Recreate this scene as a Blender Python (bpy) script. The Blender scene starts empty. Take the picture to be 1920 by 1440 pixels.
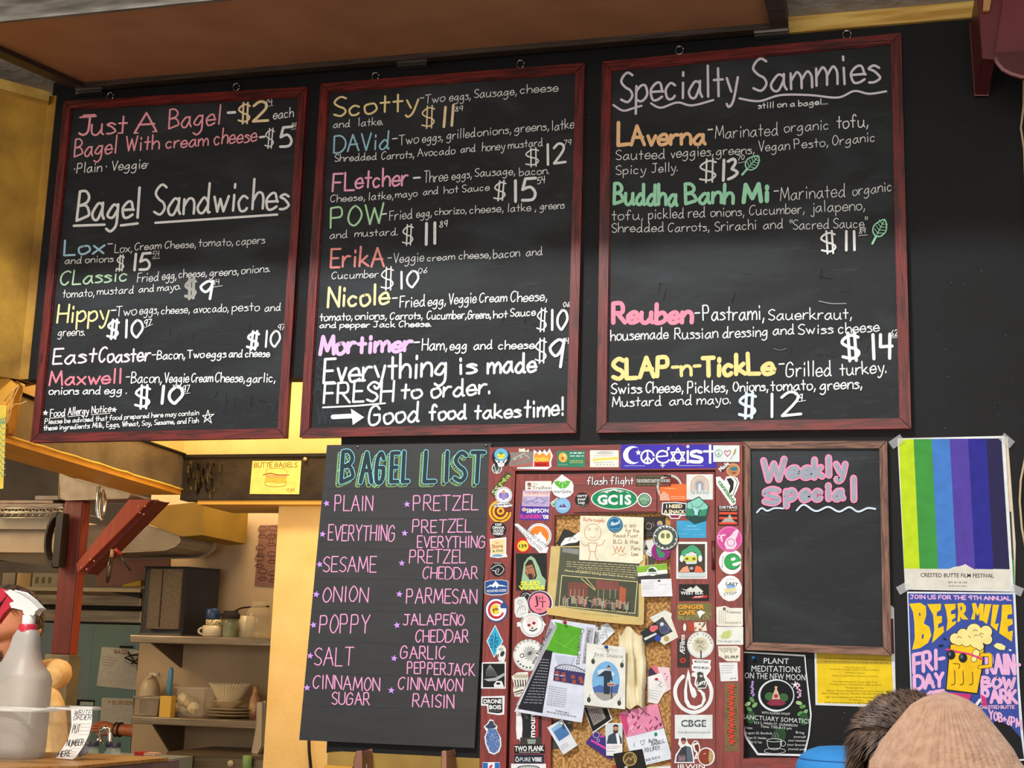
import bpy, bmesh, math, random
from mathutils import Vector, Matrix, Euler, noise
from mathutils.geometry import tessellate_polygon
rnd = random.Random(11)
SC = bpy.context.scene
COL = SC.collection
# ------------------------------------------------------------------ camera
F = 2568.0
hv = Vector((-10031.6, 231.0, F)); vv = Vector((364.6, -12724.0, F))
RX = (-hv).normalized()
UP = (vv - RX * vv.dot(RX)).normalized()
DY = UP.cross(RX).normalized()
CAM = Vector((0.0, -3.9, 1.68))
cd = bpy.data.cameras.new('camera'); cam = bpy.data.objects.new('camera', cd); COL.objects.link(cam)
def c2w(v): return Vector((RX.dot(v), DY.dot(v), UP.dot(v)))
cx_, cy_, cz_ = c2w(Vector((1, 0, 0))), c2w(Vector((0, -1, 0))), c2w(Vector((0, 0, -1)))
cam.matrix_world = Matrix(((cx_.x, cy_.x, cz_.x, CAM.x), (cx_.y, cy_.y, cz_.y, CAM.y), (cx_.z, cy_.z, cz_.z, CAM.z), (0, 0, 0, 1)))
cd.sensor_width = 36; cd.lens = F / 1920 * 36; cd.clip_start = 0.05
SC.camera = cam
# ------------------------------------------------------------------ world, lights, exposure
SC.view_settings.view_transform = 'Standard'; SC.view_settings.look = 'None'
SC.view_settings.gamma = 1; SC.view_settings.use_curve_mapping = False
SC.view_settings.exposure = 0.0
wd = bpy.data.worlds.new('world'); SC.world = wd; wd.use_nodes = True
bg = wd.node_tree.nodes['Background']; bg.inputs[0].default_value = (0.93, 0.86, 0.80, 1); bg.inputs[1].default_value = 0.62
def area(name, loc, target, sx, sy, power, col, spread=180):
    l = bpy.data.lights.new(name, 'AREA'); l.shape = 'RECTANGLE'; l.size = sx; l.size_y = sy; l.energy = power; l.color = col
    l.spread = math.radians(spread)
    o = bpy.data.objects.new(name, l); COL.objects.link(o); o.location = loc
    o.rotation_euler = (Vector(target) - Vector(loc)).to_track_quat('-Z', 'Y').to_euler(); return o
KEY = (-2.3, -4.9, 6.25)
area('key_light', KEY, (-0.9, 0, 2.0), 1.0, 0.35, 370, (1.0, 0.99, 0.97))
area('front_fill', (-0.6, -8.6, 2.2), (-0.9, 0, 2.4), 4.5, 2.0, 225, (1.0, 0.92, 0.84))  # soft fill added behind the viewer to lift the upper wall
area('alcove_lamp', (-2.3, 0.75, 3.3), (-2.1, 1.5, 2.0), 0.9, 0.25, 24, (1.0, 0.82, 0.55))
area('alcove_lamp_low', (-1.75, 0.5, 2.1), (-2.4, 1.5, 1.6), 0.3, 0.9, 5.5, (1.0, 0.82, 0.58))
area('kitchen_lamp', (-3.2, 2.3, 2.9), (-3.2, 3.0, 1.2), 1.2, 0.5, 26, (1.0, 0.74, 0.44))
area('kitchen_lamp_left', (-4.6, 1.0, 2.7), (-3.6, 2.4, 1.7), 0.6, 0.6, 22, (1.0, 0.72, 0.40))
# ------------------------------------------------------------------ pixel rays -> points in the room
def ray(px, py):
    return c2w(Vector(((px - 960) / F, (py - 720) / F, 1.0)))
def W(px, py, Y=0.0):
    d = ray(px, py); return CAM + d * ((Y - CAM.y) / d.y)
def WZ(px, py, Z):
    d = ray(px, py); return CAM + d * ((Z - CAM.z) / d.z)
def WS(px, py, s): return CAM + ray(px, py) * s
VPX, VPY = 960 + 364.6, 720 - 12724.0
# ------------------------------------------------------------------ materials
def lin(h):
    h = h.lstrip('#'); r = []
    for i in (0, 2, 4):
        c = int(h[i:i + 2], 16) / 255; r.append(c / 12.92 if c <= .04045 else ((c + .055) / 1.055) ** 2.4)
    return (*r, 1)
MATS = {}
def mat(c1, c2=None, scale=8, rough=.6, bump=0., stretch=(1, 1, 1), metal=0, spec=.5, key=None, lo=.35, hi=.65, bscale=None, trans=0, det=4, dist=0, sheen=0):
    k = (c1, c2, scale, rough, bump, stretch, metal, spec, lo, hi, bscale, trans, det, dist, sheen)
    if k in MATS: return MATS[k]
    m = bpy.data.materials.new(key or 'paint_' + c1.lstrip('#')); m.use_nodes = True
    nt = m.node_tree; b = nt.nodes['Principled BSDF']
    b.inputs['Roughness'].default_value = rough; b.inputs['Metallic'].default_value = metal
    b.inputs['Specular IOR Level'].default_value = spec
    if trans: b.inputs['Transmission Weight'].default_value = trans
    if sheen: b.inputs['Sheen Weight'].default_value = sheen
    if c2 is None:
        a = lin(c1); c1l = a; c2l = tuple(x * .86 for x in a[:3]) + (1,)
    else: c1l, c2l = lin(c1), lin(c2)
    tc = nt.nodes.new('ShaderNodeTexCoord'); mp = nt.nodes.new('ShaderNodeMapping'); mp.inputs['Scale'].default_value = stretch
    n = nt.nodes.new('ShaderNodeTexNoise'); n.inputs['Scale'].default_value = scale; n.inputs['Detail'].default_value = det; n.inputs['Distortion'].default_value = dist
    r = nt.nodes.new('ShaderNodeValToRGB'); r.color_ramp.elements[0].position = lo; r.color_ramp.elements[1].position = hi
    r.color_ramp.elements[0].color = c2l; r.color_ramp.elements[1].color = c1l
    L = nt.links; L.new(tc.outputs['Object'], mp.inputs[0]); L.new(mp.outputs[0], n.inputs['Vector']); L.new(n.outputs[0], r.inputs[0]); L.new(r.outputs[0], b.inputs['Base Color'])
    if bump:
        bn = nt.nodes.new('ShaderNodeBump'); bn.inputs['Strength'].default_value = bump; bn.inputs['Distance'].default_value = .01
        if bscale:
            n2 = nt.nodes.new('ShaderNodeTexNoise'); n2.inputs['Scale'].default_value = bscale; n2.inputs['Detail'].default_value = 5
            L.new(mp.outputs[0], n2.inputs['Vector']); L.new(n2.outputs[0], bn.inputs['Height'])
        else: L.new(n.outputs[0], bn.inputs['Height'])
        L.new(bn.outputs[0], b.inputs['Normal'])
    MATS[k] = m; return m
def ink(c): return mat(c, None, 30, .75, spec=.25) if isinstance(c, str) else c
def glassy(c='#ffffff', rough=.08, key='clear_plastic', alpha=.25):
    k = (c, rough, key, alpha)
    if k in MATS: return MATS[k]
    m = bpy.data.materials.new(key); m.use_nodes = True; nt = m.node_tree; b = nt.nodes['Principled BSDF']
    b.inputs['Base Color'].default_value = lin(c); b.inputs['Roughness'].default_value = rough; b.inputs['Alpha'].default_value = alpha
    n = nt.nodes.new('ShaderNodeTexNoise'); n.inputs['Scale'].default_value = 9
    r = nt.nodes.new('ShaderNodeMapRange'); r.inputs[3].default_value = alpha * .6; r.inputs[4].default_value = min(1, alpha * 1.5)
    tc = nt.nodes.new('ShaderNodeTexCoord'); nt.links.new(tc.outputs['Object'], n.inputs['Vector'])
    nt.links.new(n.outputs[0], r.inputs[0]); nt.links.new(r.outputs[0], b.inputs['Alpha'])
    MATS[k] = m; return m
def slate_mat():
    m = bpy.data.materials.new('chalkboard_slate'); m.use_nodes = True; nt = m.node_tree; b = nt.nodes['Principled BSDF']; L = nt.links
    b.inputs['Roughness'].default_value = .6; b.inputs['Specular IOR Level'].default_value = .25
    tc = nt.nodes.new('ShaderNodeTexCoord')
    def nz(sc, st, det, dist):
        mp = nt.nodes.new('ShaderNodeMapping'); mp.inputs['Scale'].default_value = st; mp.inputs['Rotation'].default_value = (0, .5, 0)
        n = nt.nodes.new('ShaderNodeTexNoise'); n.inputs['Scale'].default_value = sc; n.inputs['Detail'].default_value = det; n.inputs['Distortion'].default_value = dist
        L.new(tc.outputs['Object'], mp.inputs[0]); L.new(mp.outputs[0], n.inputs['Vector']); return n
    a = nz(2.2, (1, 1, 2.5), 6, .8); c = nz(14, (1, 1, 6), 8, 1.5)
    r1 = nt.nodes.new('ShaderNodeMapRange'); r1.inputs[1].default_value = .45; r1.inputs[2].default_value = .8; L.new(a.outputs[0], r1.inputs[0])
    r2 = nt.nodes.new('ShaderNodeMapRange'); r2.inputs[1].default_value = .58; r2.inputs[2].default_value = .8; L.new(c.outputs[0], r2.inputs[0])
    mx = nt.nodes.new('ShaderNodeMath'); mx.operation = 'MULTIPLY_ADD'; mx.inputs[1].default_value = .5; L.new(r1.outputs[0], mx.inputs[0])
    ml = nt.nodes.new('ShaderNodeMath'); ml.operation = 'MULTIPLY'; ml.inputs[1].default_value = .3; L.new(r2.outputs[0], ml.inputs[0]); L.new(ml.outputs[0], mx.inputs[2])
    mix = nt.nodes.new('ShaderNodeMix'); mix.data_type = 'RGBA'; mix.inputs[6].default_value = lin('#1f2224'); mix.inputs[7].default_value = lin('#474d53')
    L.new(mx.outputs[0], mix.inputs[0]); L.new(mix.outputs[2], b.inputs['Base Color']); return m
SLATE = slate_mat()
BLACKWALL = mat('#18191b', '#141516', 5, .6, .06, spec=.2, key='black_wall_paint', bscale=60)
YELLOW = mat('#c49632', '#7a5618', 5, .7, .25, key='yellow_plaster', lo=.3, hi=.7, bscale=30, det=8)
YELLOW2 = mat('#ecca84', '#e2bd72', 6, .7, .15, key='warm_yellow_plaster', bscale=70)
def wood(c1, c2, st, key, rough=.4, sc=12): return mat(c1, c2, sc, rough, .12, stretch=st, key=key, lo=.38, hi=.62, det=6, dist=.8)
MAHOG_H = wood('#74201b', '#3a0f0d', (.6, 5, 9), 'mahogany_rail_wood'); MAHOG_V = wood('#74201b', '#3a0f0d', (9, 5, .6), 'mahogany_stile_wood')
BROWN_H = wood('#8b6350', '#4f3226', (.8, 5, 9), 'walnut_rail_wood', .6); BROWN_V = wood('#8b6350', '#4f3226', (9, 5, .8), 'walnut_stile_wood', .6)
RED_H = wood('#8c2c24', '#6c201a', (.8, 5, 8), 'red_painted_rail', .45); RED_V = wood('#8c2c24', '#6c201a', (8, 5, .8), 'red_painted_stile', .45)
STEEL = mat('#a39076', '#857458', 4, .35, metal=.9, key='brushed_steel', stretch=(1, 1, 12))
CHROME = mat('#d8d4cc', None, 4, .15, metal=1, key='chrome')
# ------------------------------------------------------------------ objects
def props(o, label=None, cat=None, group=None, kind=None):
    if label: o['label'] = label
    if cat: o['category'] = cat
    if group: o['group'] = group
    if kind: o['kind'] = kind
    return o
def empty(name, loc, label=None, cat=None, group=None, kind=None):
    o = bpy.data.objects.new(name, None); COL.objects.link(o); o.location = loc; o.empty_display_size = .05
    return props(o, label, cat, group, kind)
class MB:
    """collects faces, links them as one mesh object"""
    def __init__(s): s.v = []; s.f = []; s.m = []; s.mats = []; s.sm = []
    def mi(s, m):
        m = ink(m)
        if m not in s.mats: s.mats.append(m)
        return s.mats.index(m)
    def add(s, vs, fs, m, smooth=False):
        b = len(s.v); s.v += [tuple(v) for v in vs]; i = s.mi(m)
        for f in fs: s.f.append([b + k for k in f]); s.m.append(i); s.sm.append(smooth)
    def poly(s, pts, m):
        pts = [Vector(p) for p in pts]
        if len(pts) < 5: s.add(pts, [list(range(len(pts)))], m); return
        s.add(pts, [list(t) for t in tessellate_polygon([pts])], m)
    def prism(s, pts, off, m):
        """pts: planar outline, off: vector to the other cap"""
        pts = [Vector(p) for p in pts]; off = Vector(off); n = len(pts)
        tris = [list(t) for t in tessellate_polygon([pts])] if n > 4 else [list(range(n))]
        s.add(pts + [p + off for p in pts], tris + [[n + k for k in t][::-1] for t in tris] + [[i, (i + 1) % n, n + (i + 1) % n, n + i] for i in range(n)], m)
    def box(s, a, b, m):
        x0, y0, z0 = (min(a[i], b[i]) for i in range(3)); x1, y1, z1 = (max(a[i], b[i]) for i in range(3))
        s.add([(x0, y0, z0), (x1, y0, z0), (x1, y1, z0), (x0, y1, z0), (x0, y0, z1), (x1, y0, z1), (x1, y1, z1), (x0, y1, z1)],
              [(0, 3, 2, 1), (4, 5, 6, 7), (0, 1, 5, 4), (1, 2, 6, 5), (2, 3, 7, 6), (3, 0, 4, 7)], m)
    def lathe(s, c, prof, m, n=20, axis=(0, 0, 1), smooth=True, sx=1):
        """prof: list of (radius, height) from c along axis"""
        ax = Vector(axis).normalized(); u = ax.orthogonal().normalized(); w = ax.cross(u); c = Vector(c)
        if abs(ax.z) > .99: u = Vector((1, 0, 0)); w = Vector((0, 1, 0))
        vs = []; fs = []
        for r, h in prof:
            for k in range(n):
                t = 2 * math.pi * k / n; vs.append(c + ax * h + u * (math.cos(t) * r * sx) + w * (math.sin(t) * r))
        for j in range(len(prof) - 1):
            for k in range(n):
                fs.append((j * n + k, j * n + (k + 1) % n, (j + 1) * n + (k + 1) % n, (j + 1) * n + k))
        s.add(vs, fs, m, smooth)
        for j, rev in ((0, 1), (len(prof) - 1, 0)):
            if prof[j][0] > 1e-5:
                ring = [j * n + k for k in range(n)]; s.add([vs[q] for q in ring], [list(range(n))[::-1] if rev else list(range(n))], m)
    def tube(s, pts, r, m, n=8):
        pts = [Vector(p) for p in pts]; vs = []; fs = []
        for i, p in enumerate(pts):
            t = (pts[min(i + 1, len(pts) - 1)] - pts[max(i - 1, 0)]).normalized()
            u = t.cross(Vector((.31, .95, .05))).normalized(); w = t.cross(u); rr = r[i] if isinstance(r, (list, tuple)) else r
            for k in range(n):
                a = 2 * math.pi * k / n; vs.append(p + u * (math.cos(a) * rr) + w * (math.sin(a) * rr))
        for i in range(len(pts) - 1):
            for k in range(n): fs.append((i * n + k, i * n + (k + 1) % n, (i + 1) * n + (k + 1) % n, (i + 1) * n + k))
        fs.append(list(range(n))[::-1]); fs.append([(len(pts) - 1) * n + k for k in range(n)]); s.add(vs, fs, m, True)
    def build(s, name, parent=None, label=None, cat=None, group=None, kind=None, bevel=0):
        me = bpy.data.meshes.new(name); org = Vector((0, 0, 0))
        if s.v and parent is None:
            lo = [min(v[i] for v in s.v) for i in range(3)]; hi = [max(v[i] for v in s.v) for i in range(3)]
            org = Vector(((lo[0] + hi[0]) / 2, (lo[1] + hi[1]) / 2, lo[2]))
        elif parent is not None: org = world_loc(parent)
        me.from_pydata([tuple(Vector(v) - org) for v in s.v], [], s.f)
        for m in s.mats: me.materials.append(m)
        me.polygons.foreach_set('material_index', s.m); me.polygons.foreach_set('use_smooth', s.sm); me.update()
        o = bpy.data.objects.new(name, me); COL.objects.link(o)
        if parent is None: o.location = org
        else: o.parent = parent
        if bevel:
            bm = bmesh.new(); bm.from_mesh(me); bmesh.ops.remove_doubles(bm, verts=bm.verts, dist=1e-6); bm.normal_update()
            ed = [e for e in bm.edges if len(e.link_faces) == 2 and e.calc_face_angle(0) > .6]
            bmesh.ops.bevel(bm, geom=ed, offset=bevel, segments=2, affect='EDGES', profile=.6); bm.to_mesh(me); bm.free()
        return props(o, label, cat, group, kind)
def world_loc(o):
    v = Vector((0, 0, 0))
    while o is not None: v = v + o.location; o = o.parent
    return v
def part(name, parent, fn, label=None, bevel=0, kind=None):
    b = MB(); fn(b); return b.build(name, parent, label, bevel=bevel, kind=kind)
def solo(name, label, cat, fn, group=None, bevel=0, kind=None):
    b = MB(); fn(b); return b.build(name, None, label, cat, group, kind, bevel=bevel)
def pbox(x0, y0, x1, y1, Y, dep):
    """front face seen between two pixels at depth Y, going back by dep"""
    ym = (y0 + y1) / 2; xm = (x0 + x1) / 2
    return (W(x0, ym, Y).x, Y, W(xm, y1, Y).z), (W(x1, ym, Y).x, Y + dep, W(xm, y0, Y).z)
# ------------------------------------------------------------------ hand-lettered stroke alphabet (column, row in base 36; row 4 = baseline, e = cap height)
G = {
'a': (6, '59 3a 18 06 14 34 58;5a 56 64'), 'b': (5, '0e 05;08 2a 4a 57 45 24 04'), 'c': (5, '49 2a 08 06 14 34 45'), 'd': (6, '58 3a 18 06 14 34 57;5e 55 64'),
'e': (5, '07 57 57 4a 2a 08 06 14 34 55'), 'f': (5, '5d 4e 3e 2c 24;0a 4a'), 'g': (6, '59 3a 18 06 15 35 58;5a 53 41 20 01'), 'h': (5, '0e 04;07 2a 4a 58 54'),
'i': (2, '1a 14;1d 1c'), 'j': (3, '3a 32 20 01;3d 3c'), 'k': (5, '0e 04;4a 06;17 54'), 'l': (2, '1e 14'), 'm': (8, '0a 04;07 2a 3a 48 44;47 6a 7a 88 84'),
'n': (5, '0a 04;07 2a 4a 58 54'), 'o': (5, '2a 09 06 14 34 56 58 4a 2a'), 'p': (5, '0a 00;08 2a 4a 57 45 24 05'), 'q': (6, '59 3a 18 06 15 35 58;5a 50 62'),
'r': (4, '0a 04;07 2a 4a'), 's': (4, '49 2a 09 28 46 45 24 04'), 't': (4, '2d 24;0a 4a'), 'u': (6, '0a 06 14 34 57;5a 55 64'), 'v': (4, '0a 24;24 4a'),
'w': (7, '0a 24;24 39;39 54;54 7a'), 'x': (5, '0a 54;5a 04'), 'y': (5, '0a 25;5a 32 10 01'), 'z': (5, '0a 4a 4a 04 04 54'),
'A': (7, '04 3e;3e 74;18 68'), 'B': (6, '0e 04;0e 3e 5c 4a 09;09 49 66 45 04'), 'C': (6, '6d 4e 1c 08 15 34 56'), 'D': (7, '0e 04;0e 4e 7b 77 44 04'),
'E': (5, '0e 04;0e 5e;09 49;04 54'), 'F': (5, '0e 04;0e 5e;09 49'), 'G': (7, '6c 4e 1c 07 14 44 66 69;69 39'), 'H': (6, '0e 04;6e 64;09 69'),
'I': (2, '1e 14'), 'J': (6, '4e 46 24 05;1e 6e'), 'K': (6, '0e 04;5e 08;19 64'), 'L': (5, '0e 04;04 54'), 'M': (8, '04 1e;1e 46;46 7e;7e 84'),
'N': (6, '04 0e;0e 64;64 6e'), 'O': (6, '3e 1c 08 15 34 56 69 5c 3e'), 'P': (6, '0e 04;0e 4e 5b 49 09'), 'Q': (6, '3e 1c 08 15 34 56 69 5c 3e;45 73'),
'R': (6, '0e 04;0e 4e 5b 49 09;29 64'), 'S': (5, '5d 3e 1d 0b 29 48 56 34 05'), 'T': (6, '0e 6e;3e 34'), 'U': (6, '0e 06 24 44 66 6e'), 'V': (6, '0e 34;34 6e'),
'W': (8, '0e 24;24 4c;4c 64;64 8e'), 'X': (6, '0e 64;6e 04'), 'Y': (6, '0e 39;6e 39;39 34'), 'Z': (6, '0e 6e;6e 04;04 64'),
'0': (5, '2e 0b 07 24 35 59 4d 2e'), '1': (2, '1e 14'), '2': (5, '0c 2e 4d 4a 04;04 54'), '3': (5, '0d 3e 4c 29;29 57 35 04'), '4': (5, '0e 09;09 59;4e 44'),
'5': (5, '5e 1e;1e 09;09 3a 57 44 04'), '6': (5, '4e 17 05 24 45 47 29 07'), '7': (5, '0e 5e;5e 14'), '8': (5, '3e 1c 39 56 34 06 39 4c 3e'), '9': (5, '5d 3e 0b 28 4a 5d;5e 44'),
'$': (6, '5d 3e 1d 0b 29 48 56 34 05;2f 23;4f 43'), '-': (3, '09 39'), '.': (1, '04 05'), ',': (2, '15 02'), ':': (1, '04 05;09 0a'), '!': (2, '1e 17;14 15'), "'": (1, '0e 0c'),
'"': (2, '0e 0b;2e 2b'), '*': (1, '08 09'), '?': (5, '0c 2e 4c 29 27;24 25'), '&': (6, '64 1d 3e 3b 06 24 57'), '/': (4, '04 4e'), '^': (5, '0b 1c 3b 4c'), '+': (4, '09 49;2b 27'), '|': (1, '0e 04')}
def cr(pts, k=4):
    if len(pts) < 3: return list(pts)
    o = []
    for i in range(len(pts) - 1):
        p0, p1, p2, p3 = pts[max(i - 1, 0)], pts[i], pts[i + 1], pts[min(i + 2, len(pts) - 1)]
        for j in range(k):
            t = j / k; o.append(tuple(.5 * (2 * p1[a] + (p2[a] - p0[a]) * t + (2 * p0[a] - 5 * p1[a] + 4 * p2[a] - p3[a]) * t * t + (3 * p1[a] - p0[a] - 3 * p2[a] + p3[a]) * t ** 3) for a in (0, 1)))
    o.append(pts[-1]); r = [o[0]]
    for p in o[1:]:
        if abs(p[0] - r[-1][0]) + abs(p[1] - r[-1][1]) > 1e-4: r.append(p)
    return r
_xh = lambda c, y: 4 + (y - 4) * .87 if c.islower() and 4 < y <= 10 else (9.22 + (y - 10) * 1.195 if c.islower() and y > 10 else y)
GP = {c: (w, [cr([(int(q[0], 36), _xh(c, int(q[1], 36))) for q in st.split()], 3) for st in s.split(';')]) for c, (w, s) in G.items()}
_txt = {}
_tob = None
def font_mesh(t, bold):
    """flat outlines of printed text, built-in font; verts scaled so cap height is 1, x from 0 to width"""
    global _tob
    k = (t, bold)
    if k in _txt: return _txt[k]
    cu = bpy.data.curves.new('t', 'FONT'); cu.body = t; cu.resolution_u = 2; cu.offset = bold
    ob = bpy.data.objects.new('t', cu); COL.objects.link(ob)
    dg = bpy.context.evaluated_depsgraph_get(); me = ob.evaluated_get(dg).to_mesh()
    vs = [(v.co.x, v.co.y / .73) for v in me.vertices]; fs = [list(p.vertices) for p in me.polygons]
    ob.evaluated_get(dg).to_mesh_clear(); bpy.data.objects.remove(ob); bpy.data.curves.remove(cu)
    if vs:
        a = min(v[0] for v in vs); vs = [(x - a, y) for x, y in vs]
    _txt[k] = (vs, fs, max([v[0] for v in vs] or [1])); return _txt[k]
class Art(MB):
    """flat marks laid in layers on a wall plane at depth Y; coordinates read off the photograph through tf"""
    def __init__(s, Y, tf=(0, 0, 1), eps=.00004, plane=None):
        super().__init__(); s.Y = Y; s.tf = tf; s.k = 0; s.eps = eps; s.pl = plane
    def P(s, x, y): return (s.tf[0] + x / s.tf[2], s.tf[1] + y / s.tf[2])
    def to3(s, p):
        if s.pl: return s.pl(p[0], p[1], s.k * s.eps)
        return W(p[0], p[1], s.Y - s.k * s.eps)
    def lay(s): s.k += 1
    def body(s, c, pts, th=.0007):
        pts = [s.P(*p) for p in pts]; s.k = 0 if not s.v else s.k + 1
        fr = [s.to3(p) for p in pts]
        if s.pl: bk = [s.pl(p[0], p[1], -th) for p in pts]
        else: bk = [Vector((q.x, s.Y + th, q.z)) for q in fr]
        n = len(pts); tr = [list(t) for t in tessellate_polygon([fr])]
        s.add(fr + bk, tr + [[n + k for k in t][::-1] for t in tr] + [[i, (i + 1) % n, n + (i + 1) % n, n + i] for i in range(n)], c)
    def shape(s, c, pts, raw=False):
        s.lay(); q = [s.to3(p if raw else s.P(*p)) for p in pts]; s.add(q, [list(t) for t in tessellate_polygon([q])], c)
    def ell(s, cx, cy, rx, ry=None, rot=0, n=28, a0=0, a1=360):
        ry = rx if ry is None else ry; o = []; cr_, sr = math.cos(math.radians(rot)), math.sin(math.radians(rot))
        for i in range(n + (1 if a1 - a0 < 360 else 0)):
            t = math.radians(a0 + (a1 - a0) * i / n); x, y = rx * math.cos(t), ry * math.sin(t); o.append((cx + x * cr_ - y * sr, cy + x * sr + y * cr_))
        return o
    def disc(s, c, cx, cy, rx, ry=None, rot=0, n=28): s.shape(c, s.ell(cx, cy, rx, ry, rot, n))
    def strokes(s, c, lines, w, cap=True):
        """lines in photo pixels"""
        vs = []; fs = []
        def run(pl):
            s.k += .1
            n = len(pl); L = []; Rr = []
            for i in range(n):
                a = pl[max(i - 1, 0)]; b = pl[min(i + 1, n - 1)]; dx, dy = b[0] - a[0], b[1] - a[1]; l = math.hypot(dx, dy) or 1e-6
                nx, ny = -dy / l * w / 2, dx / l * w / 2; L.append((pl[i][0] + nx, pl[i][1] + ny)); Rr.append((pl[i][0] - nx, pl[i][1] - ny))
            b0 = len(vs)
            for p, q in zip(L, Rr): vs.append(s.to3(p)); vs.append(s.to3(q))
            for i in range(n - 1): fs.append((b0 + 2 * i, b0 + 2 * i + 1, b0 + 2 * i + 3, b0 + 2 * i + 2))
            if cap:
                for e, o in ((0, 1), (n - 1, n - 2)):
                    dx, dy = pl[e][0] - pl[o][0], pl[e][1] - pl[o][1]; a0 = math.atan2(dy, dx); b1 = len(vs); m = 5
                    for i in range(m): t = a0 - math.pi / 2 + math.pi * i / (m - 1); vs.append(s.to3((pl[e][0] + math.cos(t) * w / 2, pl[e][1] + math.sin(t) * w / 2)))
                    fs.append(tuple(range(b1, b1 + m)))
        for pl in lines:
            r = [pl[0]]
            for p in pl[1:]:
                if abs(p[0] - r[-1][0]) + abs(p[1] - r[-1][1]) > 1e-3: r.append(p)
            if len(r) < 2: r = [r[0], (r[0][0] + .01, r[0][1])]
            cur = [r[0]]
            for i in range(1, len(r)):
                cur.append(r[i])
                if i < len(r) - 1:
                    ax, ay = r[i][0] - r[i - 1][0], r[i][1] - r[i - 1][1]; bx, by = r[i + 1][0] - r[i][0], r[i + 1][1] - r[i][1]
                    if ax * bx + ay * by < .45 * math.hypot(ax, ay) * math.hypot(bx, by): run(cur); cur = [r[i]]
            run(cur)
        s.add(vs, fs, c)
    def line(s, c, w, pts, smooth=False, closed=False):
        s.lay(); p = [s.P(*q) for q in pts]
        if smooth: p = cr(p, 5)
        if closed: p = p + [p[0]]
        s.strokes(c, [p], w / s.tf[2])
    def ring(s, c, cx, cy, r, w, ry=None, rot=0, a0=0, a1=360, n=28):
        e = s.ell(cx, cy, r, ry, rot, n, a0, a1); s.line(c, w, e, closed=a1 - a0 >= 360)
    def glyph_lines(s, t, x0, y0, x1, y1, h, jit=.18, slant=0):
        (x0, y0), (x1, y1) = s.P(x0, y0), s.P(x1, y1); h = h / s.tf[2]; L = math.hypot(x1 - x0, y1 - y0); ux, uy = (x1 - x0) / L, (y1 - y0) / L
        tot = 0
        for ch in t: tot += 3.4 if ch == ' ' else GP.get(ch, GP['*'])[0] + 1.7
        tot -= 1.7; sx = L / max(tot, 1); out = []; x = 0; r = rnd
        for ch in t:
            if ch == ' ': x += 3.4; continue
            w, sts = GP.get(ch, GP['*']); db = r.uniform(-jit, jit) * 1.6; ds = r.uniform(-.04, .04) + slant; hs = 1 + r.uniform(-.05, .05) * (jit > 0)
            for st in sts:
                o = []
                for gx, gy in st:
                    gy = (gy - 4) * hs + db; a = (x + gx + gy * ds) * sx; bx, by = x0 + ux * a, y0 + uy * a
                    vx, vy = VPX - bx, VPY - by; vl = math.hypot(vx, vy); q = gy * h / 10
                    if abs(ux) < .8: vx, vy, vl = uy, -ux, 1
                    o.append((bx + vx / vl * q, by + vy / vl * q))
                out.append(o)
            x += w + 1.7
        return out
    def hand(s, c, w, t, x0, y0, x1, y1, h, jit=.18, slant=0):
        s.lay(); s.strokes(c, s.glyph_lines(t, x0, y0, x1, y1, h, jit, slant), w / s.tf[2])
    def text(s, c, t, x0, y0, x1, y1, h, bold=0.0):
        """printed letters: baseline from (x0,y0) to (x1,y1), cap height h"""
        s.lay(); vs, fs, wd_ = font_mesh(t, bold); (x0, y0), (x1, y1) = s.P(x0, y0), s.P(x1, y1); h = h / s.tf[2]
        ux, uy = (x1 - x0) / wd_, (y1 - y0) / wd_; l = math.hypot(ux, uy); nx, ny = uy / l * h, -ux / l * h
        s.add([s.to3((x0 + ux * x + nx * y, y0 + uy * x + ny * y)) for x, y in vs], fs, c)
    def scrib(s, c, w, x0, y0, x1, y1, n=8, h=6):
        """a line of print too small to read"""
        s.lay(); (x0, y0), (x1, y1) = s.P(x0, y0), s.P(x1, y1); x = 0; ls = []
        while x < .97:
            e = min(1, x + rnd.uniform(.4, 1.3) / n); ls.append([(x0 + (x1 - x0) * x, y0 + (y1 - y0) * x), (x0 + (x1 - x0) * e, y0 + (y1 - y0) * e)]); x = e + .25 / n
        s.strokes(c, ls, w / s.tf[2], cap=False)
    def rect(s, c, x0, y0, x1, y1): s.shape(c, [(x0, y0), (x1, y0), (x1, y1), (x0, y1)])
    def star(s, c, cx, cy, r, rot=0, k=.45):
        s.shape(c, [(cx + (r if i % 2 == 0 else r * k) * math.sin(rot + i * math.pi / 5), cy - (r if i % 2 == 0 else r * k) * math.cos(rot + i * math.pi / 5)) for i in range(10)])
# ================================================================== SETTING
def S_(name, fn, bevel=0): return solo(name, None, None, fn, kind='structure', bevel=bevel)
YA = 1.5                      # wall of the serving hatch, behind the menu wall
TOPZ = W(1650, 50).z
def f_(b):                                                       # black menu wall
    pts = [W(109, 168), W(20, 714), W(38, 711), W(52, 714), W(70, 710), W(640, 708), W(640, 830), W(612, 1412)]
    for i, x in enumerate(range(625, 906, 14)): pts.append(W(x, 1408 + (x - 612) * .05 + (3.5 if i % 3 else -1.5)))
    pts += [Vector((W(906, 1440).x, 0, 0)), Vector((2.5, 0, 0)), Vector((2.5, 0, TOPZ))]
    pts = [Vector((p.x, 0, p.z)) for p in pts]; pts[-1].z = TOPZ; pts[0] = Vector((W(109, 168).x, 0, TOPZ))
    b.prism(pts, (0, .07, 0), BLACKWALL)
S_('wall_menu', f_)
S_('wall_menu_lower', lambda b: b.box(W(612, 1405) + Vector((0, .012, 0)), (W(906, 1440).x, .07, 0.0), YELLOW))
cl = Vector((W(93, 165).x, 0, 0)); dl = Vector((-.62, -.79, 0))
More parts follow.
